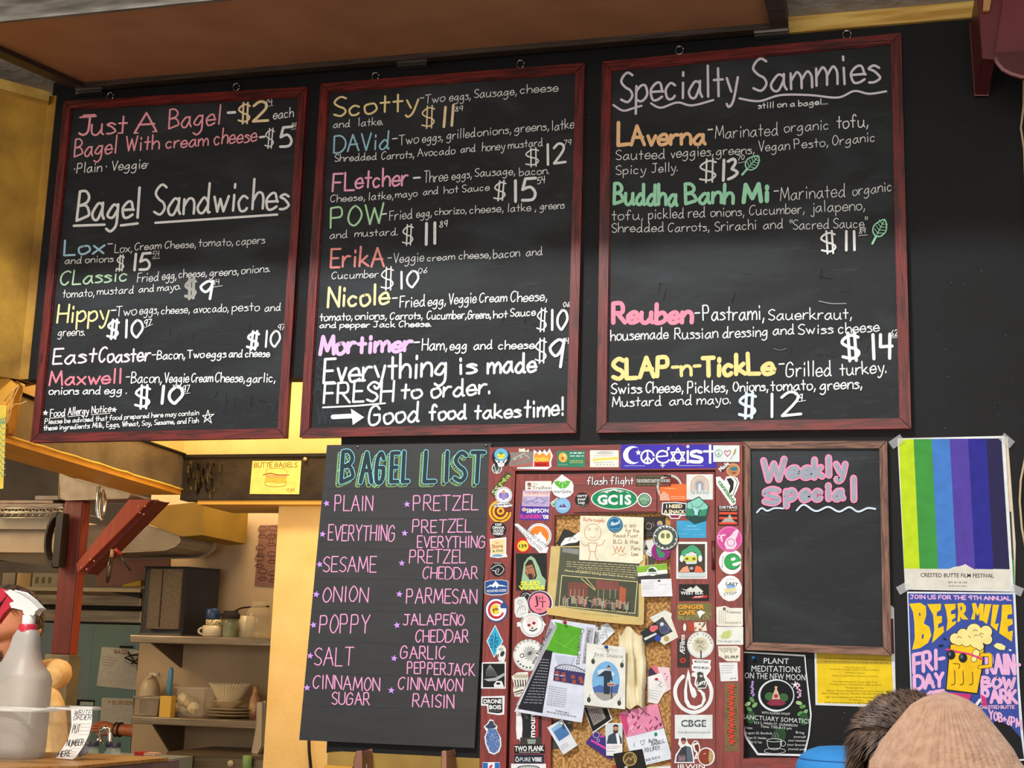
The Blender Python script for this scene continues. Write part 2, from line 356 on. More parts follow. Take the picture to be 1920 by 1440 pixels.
def f_(b):                                                       # left plaster wall, turning towards the viewer
    zb = W(25, 712).z; e = Vector((W(109, 168).x, 0, 0)); n = cl + dl * 1.5
    a = [cl + Vector((0, -.004, 0)), n, n + Vector((-.1, .1, 0)), Vector((e.x - .1, .12, 0)), Vector((e.x - .0015, .07, 0)), Vector((e.x - .0015, -.004, 0))]
    b.prism([Vector((p.x, p.y, zb)) for p in a], (0, 0, TOPZ - zb), YELLOW)
S_('wall_left', f_)
def f_(b):
    a = cl + Vector((0, 0, TOPZ)); n = cl + dl * 1.5 + Vector((0, 0, TOPZ)); o = Vector((.012, -.016, 0))
    b.prism([a, n, n + o * 2.2, a + o * 2.2], (0, 0, -.035), mat('#d9b45c', '#a87c2c', 9, .6, .1, key='pale_yellow_trim'))
S_('trim_1', f_)
S_('trim_2', lambda b: b.box((W(1479, 64).x, -.012, TOPZ - .0), (2.5, .05, TOPZ + .05), mat('#e0bd66', '#b98a34', 9, .6, .1, stretch=(.5, 1, 6), key='yellow_cornice_wood')))
S_('trim_4', lambda b: b.box((W(109, 168).x - .02, 0.0, TOPZ + .0), (W(1478, 64).x, .06, TOPZ + .049), BLACKWALL))
STUCCO = mat('#b9b6b0', '#a19d96', 12, .8, .9, key='stucco_ceiling', bscale=22, det=8)
def f_(b):
    z = TOPZ + .05; x0, x1 = -4.6, 2.5; ye = -(z - 2.87) / .69  # unseen front edge and added riser shape the shadow across the wall
    b.prism([Vector((x0, .1, z)), Vector((x0, ye, z)), Vector((x0, ye, z + 1.5)), Vector((x0, ye + .1, z + 1.5)), Vector((x0, ye + .1, z + .1)), Vector((x0, .1, z + .1))], (x1 - x0, 0, 0), STUCCO)
S_('ceiling', f_)
S_('wall_kitchen_left', lambda b: b.box((-6.5, .3, 0), (-6.4, 5.2, 3.3), mat('#8f8272', '#7c7060', 3, .8, .1, key='kitchen_rear_wall')))
S_('floor', lambda b: b.box((-6.5, -6, -.05), (2.5, 5.2, 0), mat('#6b5a48', '#54463a', 3, .5, .1, key='worn_floor')))
# hatch alcove: wall above the hatch, pillar, side walls
def f_(b):
    xl = W(330, 850, YA).x
    b.box((xl, YA, W(500, 857, YA).z), (W(960, 800, YA).x, YA + .08, 3.45), YELLOW2)
S_('wall_hatch', f_)
PX0 = W(502, 1200, YA).x
S_('wall_hatch_pillar', lambda b: b.box((PX0, YA + .03, 0), (W(960, 1200, YA).x, YA + .12, W(500, 948, YA).z), YELLOW2))
S_('wall_alcove_side', lambda b: b.box((W(640, 800).x + .002, .072, 0), (W(640, 800).x + .08, YA - .002, 3.45), YELLOW2))
S_('ceiling_alcove', lambda b: b.box((-3.6, .1, 3.36), (-1.0, YA + .1, 3.4), YELLOW2))
KY = 2.75                     # partition behind the shelves
def f_(b): b.box((W(262, 1200, KY).x, KY, 0), (-.6, KY + .1, W(400, 905, KY).z), mat('#b39a78', '#a58c6a', 3, .75, .1, key='kitchen_wall_beige', bscale=60))
S_('wall_kitchen', f_)
FY = 4.3
S_('wall_kitchen_rear', lambda b: b.box((-6.4, FY + .75, 0), (-.6, FY + .85, 3.3), mat('#8f8272', '#7c7060', 3, .8, .1, key='kitchen_rear_wall')))
S_('ceiling_kitchen', lambda b: b.box((-6.4, YA + .1, 3.3), (-.6, FY + .85, 3.36), mat('#9a8c78', None, 3, .8, key='kitchen_ceiling')))
# ------------------------------------------------------------------ header beams over the hatch
DARKBAND = mat('#3a3226', '#241e16', 7, .35, .35, key='glossy_dark_paint', bscale=26, det=7)
GREYFACE = mat('#6e6350', '#54493a', 5, .35, .25, key='reflected_grey_paint', bscale=20, det=7)  # grey puts light reflected by the dark face into its colour
def xb(b, x0, y0, x1, y1, Y, dep, m): a, c = pbox(x0, y0, x1, y1, Y, dep); b.box(a, c, m)
hb = empty('hatch_header', W(450, 900, YA), 'dark painted header board over the kitchen hatch, curling at its corner', 'beam')
part('board', hb, lambda b: b.box((W(352, 880, YA).x, YA - .05, W(480, 940, YA).z), (W(900, 880, YA).x, YA + .03, W(480, 858, YA).z), DARKBAND))
part('edge_strip', hb, lambda b: b.box((W(352, 880, YA).x, YA - .058, W(480, 859, YA).z - .004), (W(900, 880, YA).x, YA + .02, W(480, 855, YA).z), mat('#15120e', None, 5, .5)))
part('soffit', hb, lambda b: b.box((W(380, 940, YA).x, YA - .045, W(480, 948, YA).z), (W(900, 880, YA).x, YA + .3, W(480, 940.5, YA).z), mat('#d9a545', None, 5, .6)), label='yellow painted underside')
def f_(b):
    for i in range(42):                                          # torn paint along the corner
        x = 352 + rnd.uniform(0, 60); y = rnd.uniform(862, 915); w = rnd.uniform(1, 3.5); h = rnd.uniform(5, 26)
        c = rnd.choice(['#16120d', '#5c4c30', '#2c2418', '#7a6640'])
        p = [W(x + rnd.uniform(-1, 1), y, YA - .051), W(x + w, y + rnd.uniform(0, 4), YA - .056 - rnd.uniform(0, .012)), W(x + w * .7, y + h, YA - .055), W(x - 1, y + h * .8, YA - .051)]
        b.prism(p, (0, .003, 0), mat(c, None, 20, .35))
part('peeling_paint', hb, f_, kind='stuff')
part('screw', hb, lambda b: b.lathe(W(572, 861, YA - .06), [(0.0, -.006), (.009, -.004), (.009, .004), (.0, .005)], mat('#cdbb92', None, 9, .3, metal=.6), 10, axis=(0, 1, 0)))
# beam that runs from the left wall back to the hatch wall
bzb = W(350, 921, YA).z; bzt = W(350, 857, YA).z; bx = W(350, 921, YA).x
side = empty('side_header', Vector((bx, .7, bzb)), 'grey faced beam with yellow underside running into the dark hatch corner', 'beam')
bx0 = W(11, 811, .02).x
def f_(b):
    a = Vector((bx0, .02, bzb)); c = Vector((bx, YA - .05, bzb)); o = Vector((-.03, 0, 0)); h = bzt - bzb
    b.prism([a, c, c + o, a + o], (0, 0, h), GREYFACE)
part('face_board', side, f_)
def f_(b):
    a = Vector((bx0, .02, bzb - .002)); c = Vector((bx, YA - .05, bzb - .002)); wd0 = Vector((-.21, 0, 0))
    b.prism([a, c, c + wd0, a + wd0], (0, 0, -.02), mat('#e0a840', '#c88c2c', 10, .5, .1, stretch=(6, .6, 1), key='oiled_yellow_wood', det=6))
part('underside_board', side, f_)
part('top_edge', side, lambda b: b.tube([Vector((bx0 + .006, .03, bzt + .004)), Vector(((bx + bx0) / 2 + .006, .75, bzt - .006)), Vector((bx + .006, YA - .05, bzt + .004))], .006, '#1a1610'))
def f_(b):
    pts = [Vector((bx0 + (bx - bx0) * t + .005 + rnd.uniform(-.002, .002), .02 + t * (YA - .07), bzb + rnd.uniform(-.001, .002))) for t in [i / 24 for i in range(25)]]
    b.tube(pts, .0045, mat('#f0c95a', None, 9, .6), 6)
part('paint_ridge', side, f_)
# filler wall above the beam, left
S_('wall_alcove_left', lambda b: b.prism([Vector((bx0 - .03, .13, bzt + .006)), Vector((bx - .03, YA, bzt + .006)), Vector((bx - .03, YA, 3.4)), Vector((bx0 - .03, .13, 3.4))], (-.05, 0, 0), YELLOW2))
# ------------------------------------------------------------------ hinged panel above the menus
A0 = W(148, 172, -.02); B0 = W(1478, 64, -.02); zz = A0.z
n_ = ray(148, 176).cross(ray(0, 113)); dp = Vector((0, -1, n_.y / n_.z)).normalized()
nrm = dp.cross(Vector((1, 0, 0))).normalized()
if nrm.z < 0: nrm = -nrm
rr_ = ray(200, 21); tt = (A0 - CAM).dot(nrm) / rr_.dot(nrm); LP = ((CAM + rr_ * tt) - A0).dot(dp)
print('PANEL dir', dp, 'len', LP, 'z', zz, B0.z, 'TOPZ', TOPZ)
x0, x1 = A0.x, B0.x
pn = empty('hinged_panel', Vector(((x0 + x1) / 2, -.02, zz)), 'brown underside of a big framed flap held open above the menu boards', 'panel')
def slab(b, xa, xb_, ta, tb, h0, h1, m):
    ps = [Vector((xa, -.02, zz)) + dp * ta + nrm * h0, Vector((xb_, -.02, zz)) + dp * ta + nrm * h0, Vector((xb_, -.02, zz)) + dp * tb + nrm * h0, Vector((xa, -.02, zz)) + dp * tb + nrm * h0]
    b.prism(ps, nrm * (h1 - h0), m)
BRP = mat('#c68c62', '#b67e56', 5, .6, .08, key='brown_board', bscale=90)
RAIL = mat('#4b3a2c', '#2a2019', 14, .45, .15, stretch=(.6, 8, 8), key='dark_weathered_rail', det=7)
RAILF = mat('#8c877e', '#5c554a', 10, .5, .1, stretch=(.8, 5, 5), key='worn_silver_rail', det=8)
part('sheet', pn, lambda b: slab(b, x0 + .02, x1 - .02, .02, LP - .01, .018, .03, BRP))
part('rear_rail', pn, lambda b: slab(b, x0, x1, 0, .045, 0, .05, RAIL), bevel=.003)
part('side_rail', pn, lambda b: slab(b, x0, x0 + .045, .046, LP - .001, 0, .05, RAIL), bevel=.003)
part('side_rail', pn, lambda b: slab(b, x1 - .045, x1, .046, LP - .001, 0, .05, RAIL), bevel=.003)
part('front_rail', pn, lambda b: slab(b, x0, x1, LP, LP + .012, -.004, .066, RAILF), label='worn silvery front edge', bevel=.003)
for px in (176, 775, 1447):
    def f_(b, px=px):
        xx = W(px, 100, -.02).x; b.box((xx - .05, -.03, zz - .012), (xx + .05, -.006, zz - .003), CHROME); b.tube([(xx - .05, -.02, zz - .003), (xx + .05, -.02, zz - .003)], .006, CHROME)
    part('hinge', pn, f_)
# ------------------------------------------------------------------ framed chalk boards
def rail(P0, P1, P2, P3, y0, y1, m):
    """mitred rail, outline given by four wall points"""
    def f(b):
        o = [Vector((p.x, y0, p.z)) for p in (P0, P1, P2, P3)]; b.prism(o, (0, y1 - y0, 0), m)
    return f
def framed(name, label, cat, q, w, mh, mv, group, thick=.024, slate_y=-.011, y=0.0, lip=True):
    """q: TL, TR, BR, BL outer corners in photo pixels"""
    O = [W(px, py, -thick) for px, py in q]; c = sum(O, Vector()) / 4
    I = [];
    xs, zs = (1, -1, -1, 1), (-1, -1, 1, 1)
    for k in range(4): I.append(O[k] + Vector((w * xs[k], 0, w * zs[k])))
    root = empty(name, Vector((c.x, 0, min(p.z for p in O))), label, cat, group)
    part('slate', root, lambda b: b.prism([Vector((p.x, slate_y, p.z)) for p in [O[k] + Vector((w * .5 * xs[k], 0, w * .5 * zs[k])) for k in range(4)]], (0, -slate_y - .002, 0), SLATE))
    for k in range(4):
        j = (k + 1) % 4; part('frame_rail', root, rail(O[k], O[j], I[j], I[k], -thick, -.002, mh if k % 2 == 0 else mv), bevel=.0008)
        if lip:
            L0 = [I[k] + Vector((-.004 * xs[k], 0, -.004 * zs[k])), I[j] + Vector((-.004 * xs[j], 0, -.004 * zs[j])), I[j] + Vector((.003 * xs[j], 0, .003 * zs[j])), I[k] + Vector((.003 * xs[k], 0, .003 * zs[k]))]
            part('inner_lip', root, rail(L0[0], L0[1], L0[2], L0[3], -thick + .007, slate_y - .0005, mh))
    return root, O
def hang(root, px, py):
    def f(b):
        c = W(px, py, -.012); r = .012; pts = [c + Vector((r * math.cos(t), 0, r * 1.15 * math.sin(t))) for t in [i * math.tau / 14 for i in range(15)]]; b.tube(pts, .0018, CHROME, 6)
        b.tube([c + Vector((0, .002, r)), c + Vector((0, .011, r + .002))], .0035, CHROME, 6)
    part('hanging_ring', root, f)
GB = 'chalk menu boards in mahogany frames'
b1, _ = framed('menu_board', 'red framed chalk menu board beside the yellow wall, listing bagel sandwiches', 'menu board', [(120, 190), (575, 163), (535, 820), (57, 829)], .027, MAHOG_H, MAHOG_V, GB)
b2, _ = framed('menu_board', 'middle red framed chalk menu board, hanging above the black bagel list', 'menu board', [(601, 157), (1096, 118), (1080, 811), (562, 820)], .027, MAHOG_H, MAHOG_V, GB)
b3, _ = framed('menu_board', 'red framed chalk menu board headed with specialty sandwiches and a wavy underline', 'menu board', [(1129, 116), (1689, 62), (1708, 803), (1118.6, 811)], .027, MAHOG_H, MAHOG_V, GB)
b4, _ = framed('special_board', 'brown wood framed chalkboard with only a pink weekly special heading', 'menu board', [(1393, 828), (1662.6, 827), (1671, 1228.6), (1397, 1218)], .0195, BROWN_H, BROWN_V, None, thick=.02, slate_y=-.012, lip=False)
for r, x, y in ((b1, 207, 180), (b1, 443, 163), (b2, 704, 143), (b2, 976, 120), (b3, 1274, 94), (b3, 1588, 65)): hang(r, x, y)
# writing --------------------------------------------------------
SY = -.0117
WH = '#e9eceb'; CREAM = '#f2dcae'; PINKC = '#f4a6b2'; BLUEC = '#a6d0e2'; GREENC = '#bce4bf'
CH = {}
def chalk(c):
    return mat(c, None, 60, .95, .1, spec=.1, lo=.2, hi=.55, key='chalk_' + c.lstrip('#'))
def writing(root, tf, rows, label, y=SY, each=False):
    if each:
        for r in rows: writing(root, tf, [r], label, y)
        return
    a = Art(y, tf)
    for r in rows:
        c, w, t, xa, ya, xb_, yb_, h = r[:8]; a.hand(chalk(c), w, t, xa, ya, xb_, yb_, h, *(r[8:]))
    a.build('chalk_writing', root, label); return a
def mark(root, tf, fn, label, y=SY):
    a = Art(y, tf); a.k = 40; fn(a); a.build('chalk_mark', root, label)
T1 = (40, 150, 3.4286); T2 = (40, 430, 3.4286); T3 = (560, 110, 3.4286); T4 = (550, 430, 3.4286); T5 = (1110, 60, 3.254); T6 = (1110, 440, 3.254)
w = 4.8
writing(b1, T1, [(PINKC, 14, 'J', 370, 355, 455, 350, 125), (PINKC, 12, 'ust', 450, 350, 675, 340, 125), (PINKC, 13, 'A', 728, 340, 868, 330, 128), (PINKC, 11, 'Bagel', 948, 315, 1280, 283, 128),
                 (PINKC, 10, 'Bagel', 340, 495, 612, 470, 110), (PINKC, 10, 'With', 672, 455, 885, 443, 95), (PINKC, 9, 'cream', 930, 437, 1200, 420, 80), (PINKC, 9, 'cheese', 1240, 415, 1512, 393, 95)], 'pink chalk lettering')
writing(b1, T1, [(WH, 17, '-', 1325, 265, 1370, 262, 110), (CREAM, 12, '$', 1395, 268, 1480, 264, 115), (CREAM, 17, '2', 1490, 268, 1585, 262, 130), (WH, 4, '74', 1562, 165, 1612, 158, 38), (WH, 6, 'each', 1620, 250, 1748, 235, 64),
                 (WH, 14, '-', 1532, 415, 1560, 412, 100), (WH, 8, '$', 1565, 430, 1628, 426, 105), (WH, 17, '5', 1665, 425, 1735, 418, 125), (WH, 4, '48', 1740, 305, 1772, 300, 30),
                 (WH, 6, '*Plain * Veggie*', 340, 600, 818, 565, 62)], 'white chalk lettering')
writing(b1, T1, [(WH, 17, 'Bagel', 355, 908, 760, 882, 195), (WH, 16, 'Sandwiches', 852, 868, 1715, 822, 190)], 'large white chalk heading', each=True)
mark(b1, T1, lambda a: (a.line(chalk(WH), 16, [(337, 937), (535, 930)]), a.line(chalk(WH), 16, [(640, 935), (748, 922)]), a.line(chalk(WH), 15, [(862, 918), (1645, 865)]), a.line(chalk(WH), 3, [(1565, 172), (1618, 164)]), a.line(chalk(WH), 3, [(1735, 318), (1775, 312)]),
                         a.line(chalk(PINKC), 12, [(378, 240), (480, 232)]), a.line(chalk(PINKC), 9, [(622, 342), (652, 340)]), a.line(chalk(PINKC), 9, [(725, 342), (750, 340)]), a.line(chalk(PINKC), 9, [(845, 332), (872, 330)]),
                         a.line(chalk(WH), 3, [(842, 1150), (890, 1145)]), a.line(chalk(WH), 3, [(1232, 1332), (1292, 1322)])), 'white chalk underlines')
DESC1 = [(WH, 6, '-', 552, 1095, 582, 1093, 80), (WH, w, 'Lox,', 600, 1110, 715, 1105, 55), (WH, w, 'Cream', 728, 1095, 898, 1083, 48), (WH, w, 'Cheese,', 922, 1085, 1125, 1075, 48), (WH, w, 'tomato,', 1140, 1070, 1365, 1062, 52), (WH, w, 'capers', 1382, 1062, 1565, 1048, 52),
         (WH, w, 'and onions', 280, 1180, 590, 1168, 45), (WH, 9, '$', 612, 1222, 665, 1218, 88), (WH, 17, '15', 715, 1222, 822, 1214, 103), (WH, 3, '54', 845, 1140, 885, 1135, 36),
         (WH, w, 'Fried', 745, 1300, 880, 1290, 58), (WH, w, 'egg,', 905, 1285, 998, 1280, 60), (WH, w, 'cheese,', 1012, 1272, 1195, 1262, 52), (WH, w, 'greens,', 1210, 1262, 1400, 1250, 52), (WH, w, 'onions.', 1415, 1245, 1600, 1232, 50),
         (WH, w, 'tomato,', 265, 1398, 472, 1388, 52), (WH, w, 'mustard', 487, 1380, 720, 1370, 50), (WH, w, 'and mayo.', 755, 1366, 1025, 1345, 46), ('#9d9d98', 20, '$', 1055, 1400, 1130, 1388, 105), (WH, 17, '9', 1150, 1412, 1228, 1408, 115), (WH, 3, '14', 1240, 1318, 1272, 1314, 34)]
writing(b1, T1, [(BLUEC, 13, 'Lox', 275, 1125, 528, 1112, 98)], 'blue chalk lettering')
writing(b1, T1, [(GREENC, 10, 'CLassic', 250, 1318, 682, 1290, 88)], 'green chalk lettering')
writing(b1, T1, DESC1, 'white chalk lettering')
YE = '#f4e6a4'
writing(b1, T2, [(YE, 12, 'Hippy', 230, 600, 560, 588, 118)], 'yellow chalk lettering')
writing(b1, T2, [('#f3dfe8', 12, 'East', 203, 865, 478, 852, 98), ('#f3dfe8', 12, 'Coaster', 497, 855, 825, 845, 92)], 'pale pink chalk lettering')
writing(b1, T2, [('#f0899a', 12, 'Maxwell', 180, 1003, 645, 988, 90)], 'salmon chalk lettering')
writing(b1, T2, [(WH, 8, '-', 575, 560, 605, 558, 80), (WH, w, 'Two', 608, 560, 740, 550, 62), (WH, w, 'eggs,', 760, 548, 885, 540, 60), (WH, w, 'cheese,', 900, 545, 1085, 535, 52), (WH, w, 'avocado,', 1108, 536, 1335, 528, 50), (WH, w, 'pesto', 1355, 527, 1530, 523, 56), (WH, w, 'and', 1565, 527, 1665, 522, 50), (WH, w, 'greens.', 235, 685, 410, 680, 52),
                 (WH, 16, '$', 552, 698, 630, 692, 98), (WH, 15, '10', 660, 696, 778, 690, 108), (WH, 5, '97', 790, 622, 835, 618, 40), (WH, 16, '$', 1450, 765, 1530, 762, 95), (WH, 13, '10', 1560, 757, 1660, 750, 100), (WH, 4, '97', 1650, 650, 1692, 645, 36),
                 (WH, 7, '-', 838, 838, 862, 836, 60), (WH, 7, 'Bacon,', 872, 836, 1055, 830, 58), (WH, 7, 'Two', 1068, 828, 1175, 825, 50), (WH, 7, 'eggs', 1190, 825, 1315, 822, 52), (WH, 7, 'and cheese', 1335, 822, 1595, 818, 50),
                 (WH, 7, '-', 670, 985, 692, 984, 70), (WH, 7, 'Bacon,', 706, 988, 905, 985, 68), (WH, 7, 'Veggie', 920, 985, 1075, 982, 62), (WH, 7, 'Cream', 1093, 983, 1230, 980, 58), (WH, 7, 'Cheese,', 1247, 982, 1440, 980, 60), (WH, 7, 'garlic,', 1450, 985, 1635, 980, 58), (WH, 7, 'onions and egg .', 178, 1062, 680, 1055, 48),
                 (WH, 16, '$', 732, 1140, 838, 1136, 120), (WH, 20, '10', 888, 1122, 1030, 1115, 112), (WH, 5, '97', 1037, 1048, 1080, 1044, 44),
                 (WH, 6, 'Food', 185, 1205, 280, 1198, 48), (WH, 6, 'Allergy', 300, 1195, 432, 1185, 48), (WH, 6, 'Notice', 452, 1182, 575, 1172, 46),
                 (WH, 5, 'Please be advised that food prepared here may contain', 150, 1252, 1140, 1192, 32), (WH, 5, 'these ingredients: Milk, Eggs, Wheat, Soy, Sesame, and Fish', 143, 1292, 1138, 1243, 32)], 'white chalk lettering')
mark(b1, T2, lambda a: (a.star(chalk(WH), 155, 1180, 20, .1), a.star(chalk(WH), 597, 1160, 20, .2), a.line(chalk(WH), 5, [(1200, 1162), (1222, 1245), (1165, 1198), (1238, 1188), (1175, 1240), (1200, 1162)]),
                         a.line(chalk(WH), 4, [(182, 1215), (278, 1206)]), a.line(chalk(WH), 4, [(300, 1205), (400, 1194)]), a.line(chalk(WH), 4, [(450, 1192), (572, 1182)]), a.line(chalk(WH), 3, [(792, 632), (845, 610)]), a.line(chalk(WH), 3, [(1040, 1058), (1084, 1052)])), 'white chalk stars and underlines')
# board 2
writing(b2, T3, [('#f0dca0', 13, 'Scotty', 228, 370, 765, 325, 120)], 'cream chalk lettering')
writing(b2, T3, [('#9ccbe0', 11, 'DAVid', 226, 603, 580, 575, 108)], 'blue chalk lettering')
writing(b2, T3, [('#f7b0cd', 13, 'FL', 218, 850, 355, 845, 115), ('#f7b0cd', 13, 'etcher', 365, 830, 700, 812, 115)], 'pink chalk lettering')
writing(b2, T3, [('#b6e8b8', 12, 'POW', 205, 1090, 545, 1050, 125)], 'green chalk lettering')
writing(b2, T3, [(WH, 6, '-', 780, 285, 802, 283, 60), (WH, w, 'Two', 812, 290, 940, 272, 56), (WH, w, 'eggs,', 970, 272, 1108, 260, 56), (WH, w, 'Sausage,', 1130, 253, 1405, 232, 56), (WH, w, 'cheese', 1425, 222, 1668, 208, 54), (WH, w, 'and', 222, 445, 328, 438, 48), (WH, w, 'latke.', 382, 433, 545, 425, 50),
                 (CREAM, 9, '$', 792, 440, 885, 430, 115), (CREAM, 17, '11', 920, 438, 998, 425, 125), (WH, 4, '89', 1005, 340, 1055, 334, 32),
                 (WH, 7, '-', 602, 552, 632, 549, 70), (WH, w, 'Two', 645, 556, 770, 540, 64), (WH, w, 'eggs,', 795, 540, 930, 525, 58), (WH, w, 'grilled', 952, 520, 1135, 500, 60), (WH, w, 'onions,', 1150, 498, 1370, 478, 54), (WH, w, 'greens,', 1388, 475, 1612, 458, 56), (WH, w, 'latke', 1627, 462, 1770, 445, 62),
                 (WH, w, 'Shredded', 232, 662, 500, 648, 46), (WH, w, 'Carrots,', 532, 648, 745, 635, 50), (WH, w, 'Avocado', 765, 630, 1005, 612, 50), (WH, w, 'and', 1042, 602, 1135, 596, 48), (WH, w, 'honey', 1180, 593, 1325, 585, 54), (WH, w, 'mustard', 1347, 578, 1568, 560, 50),
                 (WH, 9, '$', 1462, 690, 1558, 680, 100), (WH, 16, '12', 1588, 682, 1715, 665, 125), (WH, 4, '79', 1705, 560, 1750, 554, 34),
                 (WH, 12, '-', 737, 805, 778, 802, 80), (WH, w, 'Three', 805, 798, 958, 785, 72), (WH, w, 'eggs,', 985, 778, 1115, 765, 54), (WH, w, 'Sausage,', 1133, 757, 1395, 745, 54), (WH, w, 'bacon.', 1418, 752, 1612, 740, 50),
                 (WH, w, 'Cheese,', 205, 922, 430, 908, 46), (WH, w, 'latke,', 448, 910, 612, 900, 50), (WH, w, 'mayo', 622, 893, 762, 885, 46), (WH, w, 'and', 800, 878, 895, 868, 46), (WH, w, 'hot', 935, 868, 1025, 860, 46), (WH, w, 'Sauce', 1052, 858, 1225, 846, 46),
                 (WH, 10, '$', 1255, 905, 1338, 895, 105), (WH, 19, '15', 1378, 916, 1520, 905, 135), (WH, 5, '54', 1535, 805, 1582, 798, 42),
                 (WH, 10, '-', 535, 1040, 562, 1036, 80), (WH, w, 'Fried', 585, 1040, 730, 1025, 62), (WH, w, 'egg,', 757, 1022, 858, 1012, 54), (WH, w, 'chorizo,', 875, 1005, 1082, 993, 44), (WH, w, 'cheese,', 1100, 995, 1320, 982, 52), (WH, w, 'latke ,', 1342, 985, 1530, 978, 52), (WH, w, 'greens', 1552, 972, 1708, 962, 50),
                 (WH, w, 'and', 200, 1158, 312, 1150, 50), (WH, w, 'mustard.', 360, 1145, 640, 1132, 48), (WH, 9, '$', 668, 1190, 745, 1182, 115), (WH, 19, '11', 805, 1194, 890, 1182, 130), (WH, 5, '89', 905, 1085, 955, 1078, 40)], 'white chalk lettering')
writing(b2, T4, [('#f29c98', 14, 'ErikA', 240, 245, 582, 235, 120)], 'salmon chalk lettering')
writing(b2, T4, [('#f4e4ae', 16, 'Nicole', 222, 500, 612, 478, 122)], 'cream chalk lettering')
writing(b2, T4, [('#e9bdea', 25, 'Mor', 172, 802, 395, 792, 118), ('#e9bdea', 24, 'timer', 415, 795, 760, 778, 110)], 'bold lilac chalk lettering')
writing(b2, T4, [(WH, 6, '-', 607, 215, 630, 213, 60), (WH, w, 'Veggie', 645, 215, 838, 205, 60), (WH, w, 'cream', 862, 205, 1037, 192, 44), (WH, w, 'cheese,', 1065, 192, 1272, 182, 50), (WH, w, 'bacon', 1285, 187, 1455, 172, 56), (WH, w, 'and', 1497, 172, 1600, 163, 52), (WH, w, 'Cucumber', 247, 320, 545, 308, 48),
                 (WH, 9, '$', 565, 380, 655, 370, 125), (WH, 14, '10', 682, 380, 802, 365, 108), (WH, 4, '06', 805, 286, 862, 278, 34),
                 (WH, 9, '-', 635, 488, 665, 486, 90), (WH, 7, 'Fried', 685, 502, 845, 490, 72), (WH, 7, 'egg,', 866, 492, 982, 482, 62), (WH, 7, 'Veggie', 1000, 482, 1175, 470, 68), (WH, 7, 'Cream', 1197, 470, 1372, 462, 60), (WH, 7, 'Cheese,', 1398, 468, 1635, 455, 66),
                 (WH, 7, 'tomato,', 172, 588, 382, 582, 50), (WH, 7, 'onions,', 398, 580, 603, 577, 50), (WH, 7, 'Carrots,', 622, 580, 833, 574, 46), (WH, 7, 'Cucumber,', 858, 580, 1115, 572, 52), (WH, 7, 'Greens,', 1122, 576, 1272, 570, 52), (WH, 7, 'hot', 1287, 570, 1375, 565, 46), (WH, 7, 'Sauce', 1395, 560, 1555, 552, 50),
                 (WH, 7, 'and pepper Jack Cheese.', 170, 633, 888, 625, 38), (WH, 9, '$', 1565, 650, 1635, 645, 130), (WH, 16, '10', 1652, 648, 1758, 640, 130), (WH, 5, '06', 1737, 500, 1777, 497, 30),
                 (WH, 11, '-', 778, 772, 810, 770, 90), (WH, 8, 'Ham,', 828, 778, 992, 772, 72), (WH, 8, 'egg', 1008, 776, 1115, 770, 62), (WH, 8, 'and', 1160, 772, 1278, 766, 56), (WH, 8, 'cheese.', 1320, 770, 1565, 765, 54), (WH, 10, '$', 1556, 852, 1636, 845, 130), (WH, 19, '9', 1645, 890, 1735, 888, 168), (WH, 5, '14', 1740, 738, 1770, 735, 38)], 'white chalk lettering')
writing(b2, T4, [(WH, 17, 'Everything', 195, 985, 990, 940, 155), (WH, 17, 'is', 1062, 928, 1175, 920, 110), (WH, 17, 'made', 1250, 925, 1558, 912, 120), (WH, 15, 'FRESH', 195, 1120, 640, 1102, 130), (WH, 15, 'to', 692, 1090, 825, 1082, 100), (WH, 15, 'order.', 888, 1080, 1270, 1052, 110),
                 (WH, 15, 'Good', 485, 1255, 805, 1235, 120), (WH, 15, 'food', 875, 1228, 1110, 1215, 95), (WH, 14, 'takes', 1165, 1218, 1460, 1205, 90), (WH, 14, 'time!', 1485, 1208, 1740, 1190, 112)], 'large white chalk message', each=True)
mark(b2, T4, lambda a: (a.line(chalk(WH), 11, [(190, 1145), (400, 1135), (590, 1118)]), a.line(chalk(WH), 30, [(255, 1206), (375, 1200)]), a.shape(chalk(WH), [(370, 1153), (456, 1208), (382, 1258)]),
                         a.line(chalk(WH), 4, [(1005, -575), (1030, -580)]) if 0 else None), 'white chalk arrow and underline')
GH = '#383f45'
a = Art(-.01105, T4)
for t, x_, y_, X_, Y_, h in (('Soups & Salads', 150, 950, 1000, 900, 120), ('in', 1210, 950, 1310, 940, 130), ('Avocado Sauce', 130, 1060, 820, 1040, 80), ('What you see is what you get!!', 150, 1245, 1740, 1190, 120)): a.hand(chalk(GH), 13, t, x_, y_, X_, Y_, h)
a.build('erased_writing', b2, 'half wiped grey ghost lettering', kind='stuff')
def smears(root, tf, boxes, n, y=-.01104):
    a = Art(y, tf, eps=.000001)
    for i in range(n):
        x0_, y0_, x1_, y1_ = rnd.choice(boxes); x = rnd.uniform(x0_, x1_); yy = rnd.uniform(y0_, y1_); an = rnd.choice([-1.3, -1.1, -1.5, -.1, .2]); l = rnd.uniform(15, 80)
        c = rnd.choice(['#2a2e32', '#2e3337', '#26292c', '#34393e']); a.line(chalk(c), rnd.uniform(2, 9), [(x, yy), (x + l * math.cos(an) * .5, yy + l * math.sin(an) * .5 + 3), (x + l * math.cos(an), yy + l * math.sin(an))], True)
    a.build('chalk_smears', root, 'faint grey chalk smears', kind='stuff')
smears(b1, T2, [(250, 620, 1600, 760), (200, 880, 1650, 1120), (1250, 1120, 1640, 1270)], 90)
smears(b2, T4, [(150, 800, 1750, 1250), (1300, 560, 1700, 640)], 40)
smears(b3, T6, [(150, 230, 1800, 420), (1200, 650, 1850, 780)], 30)
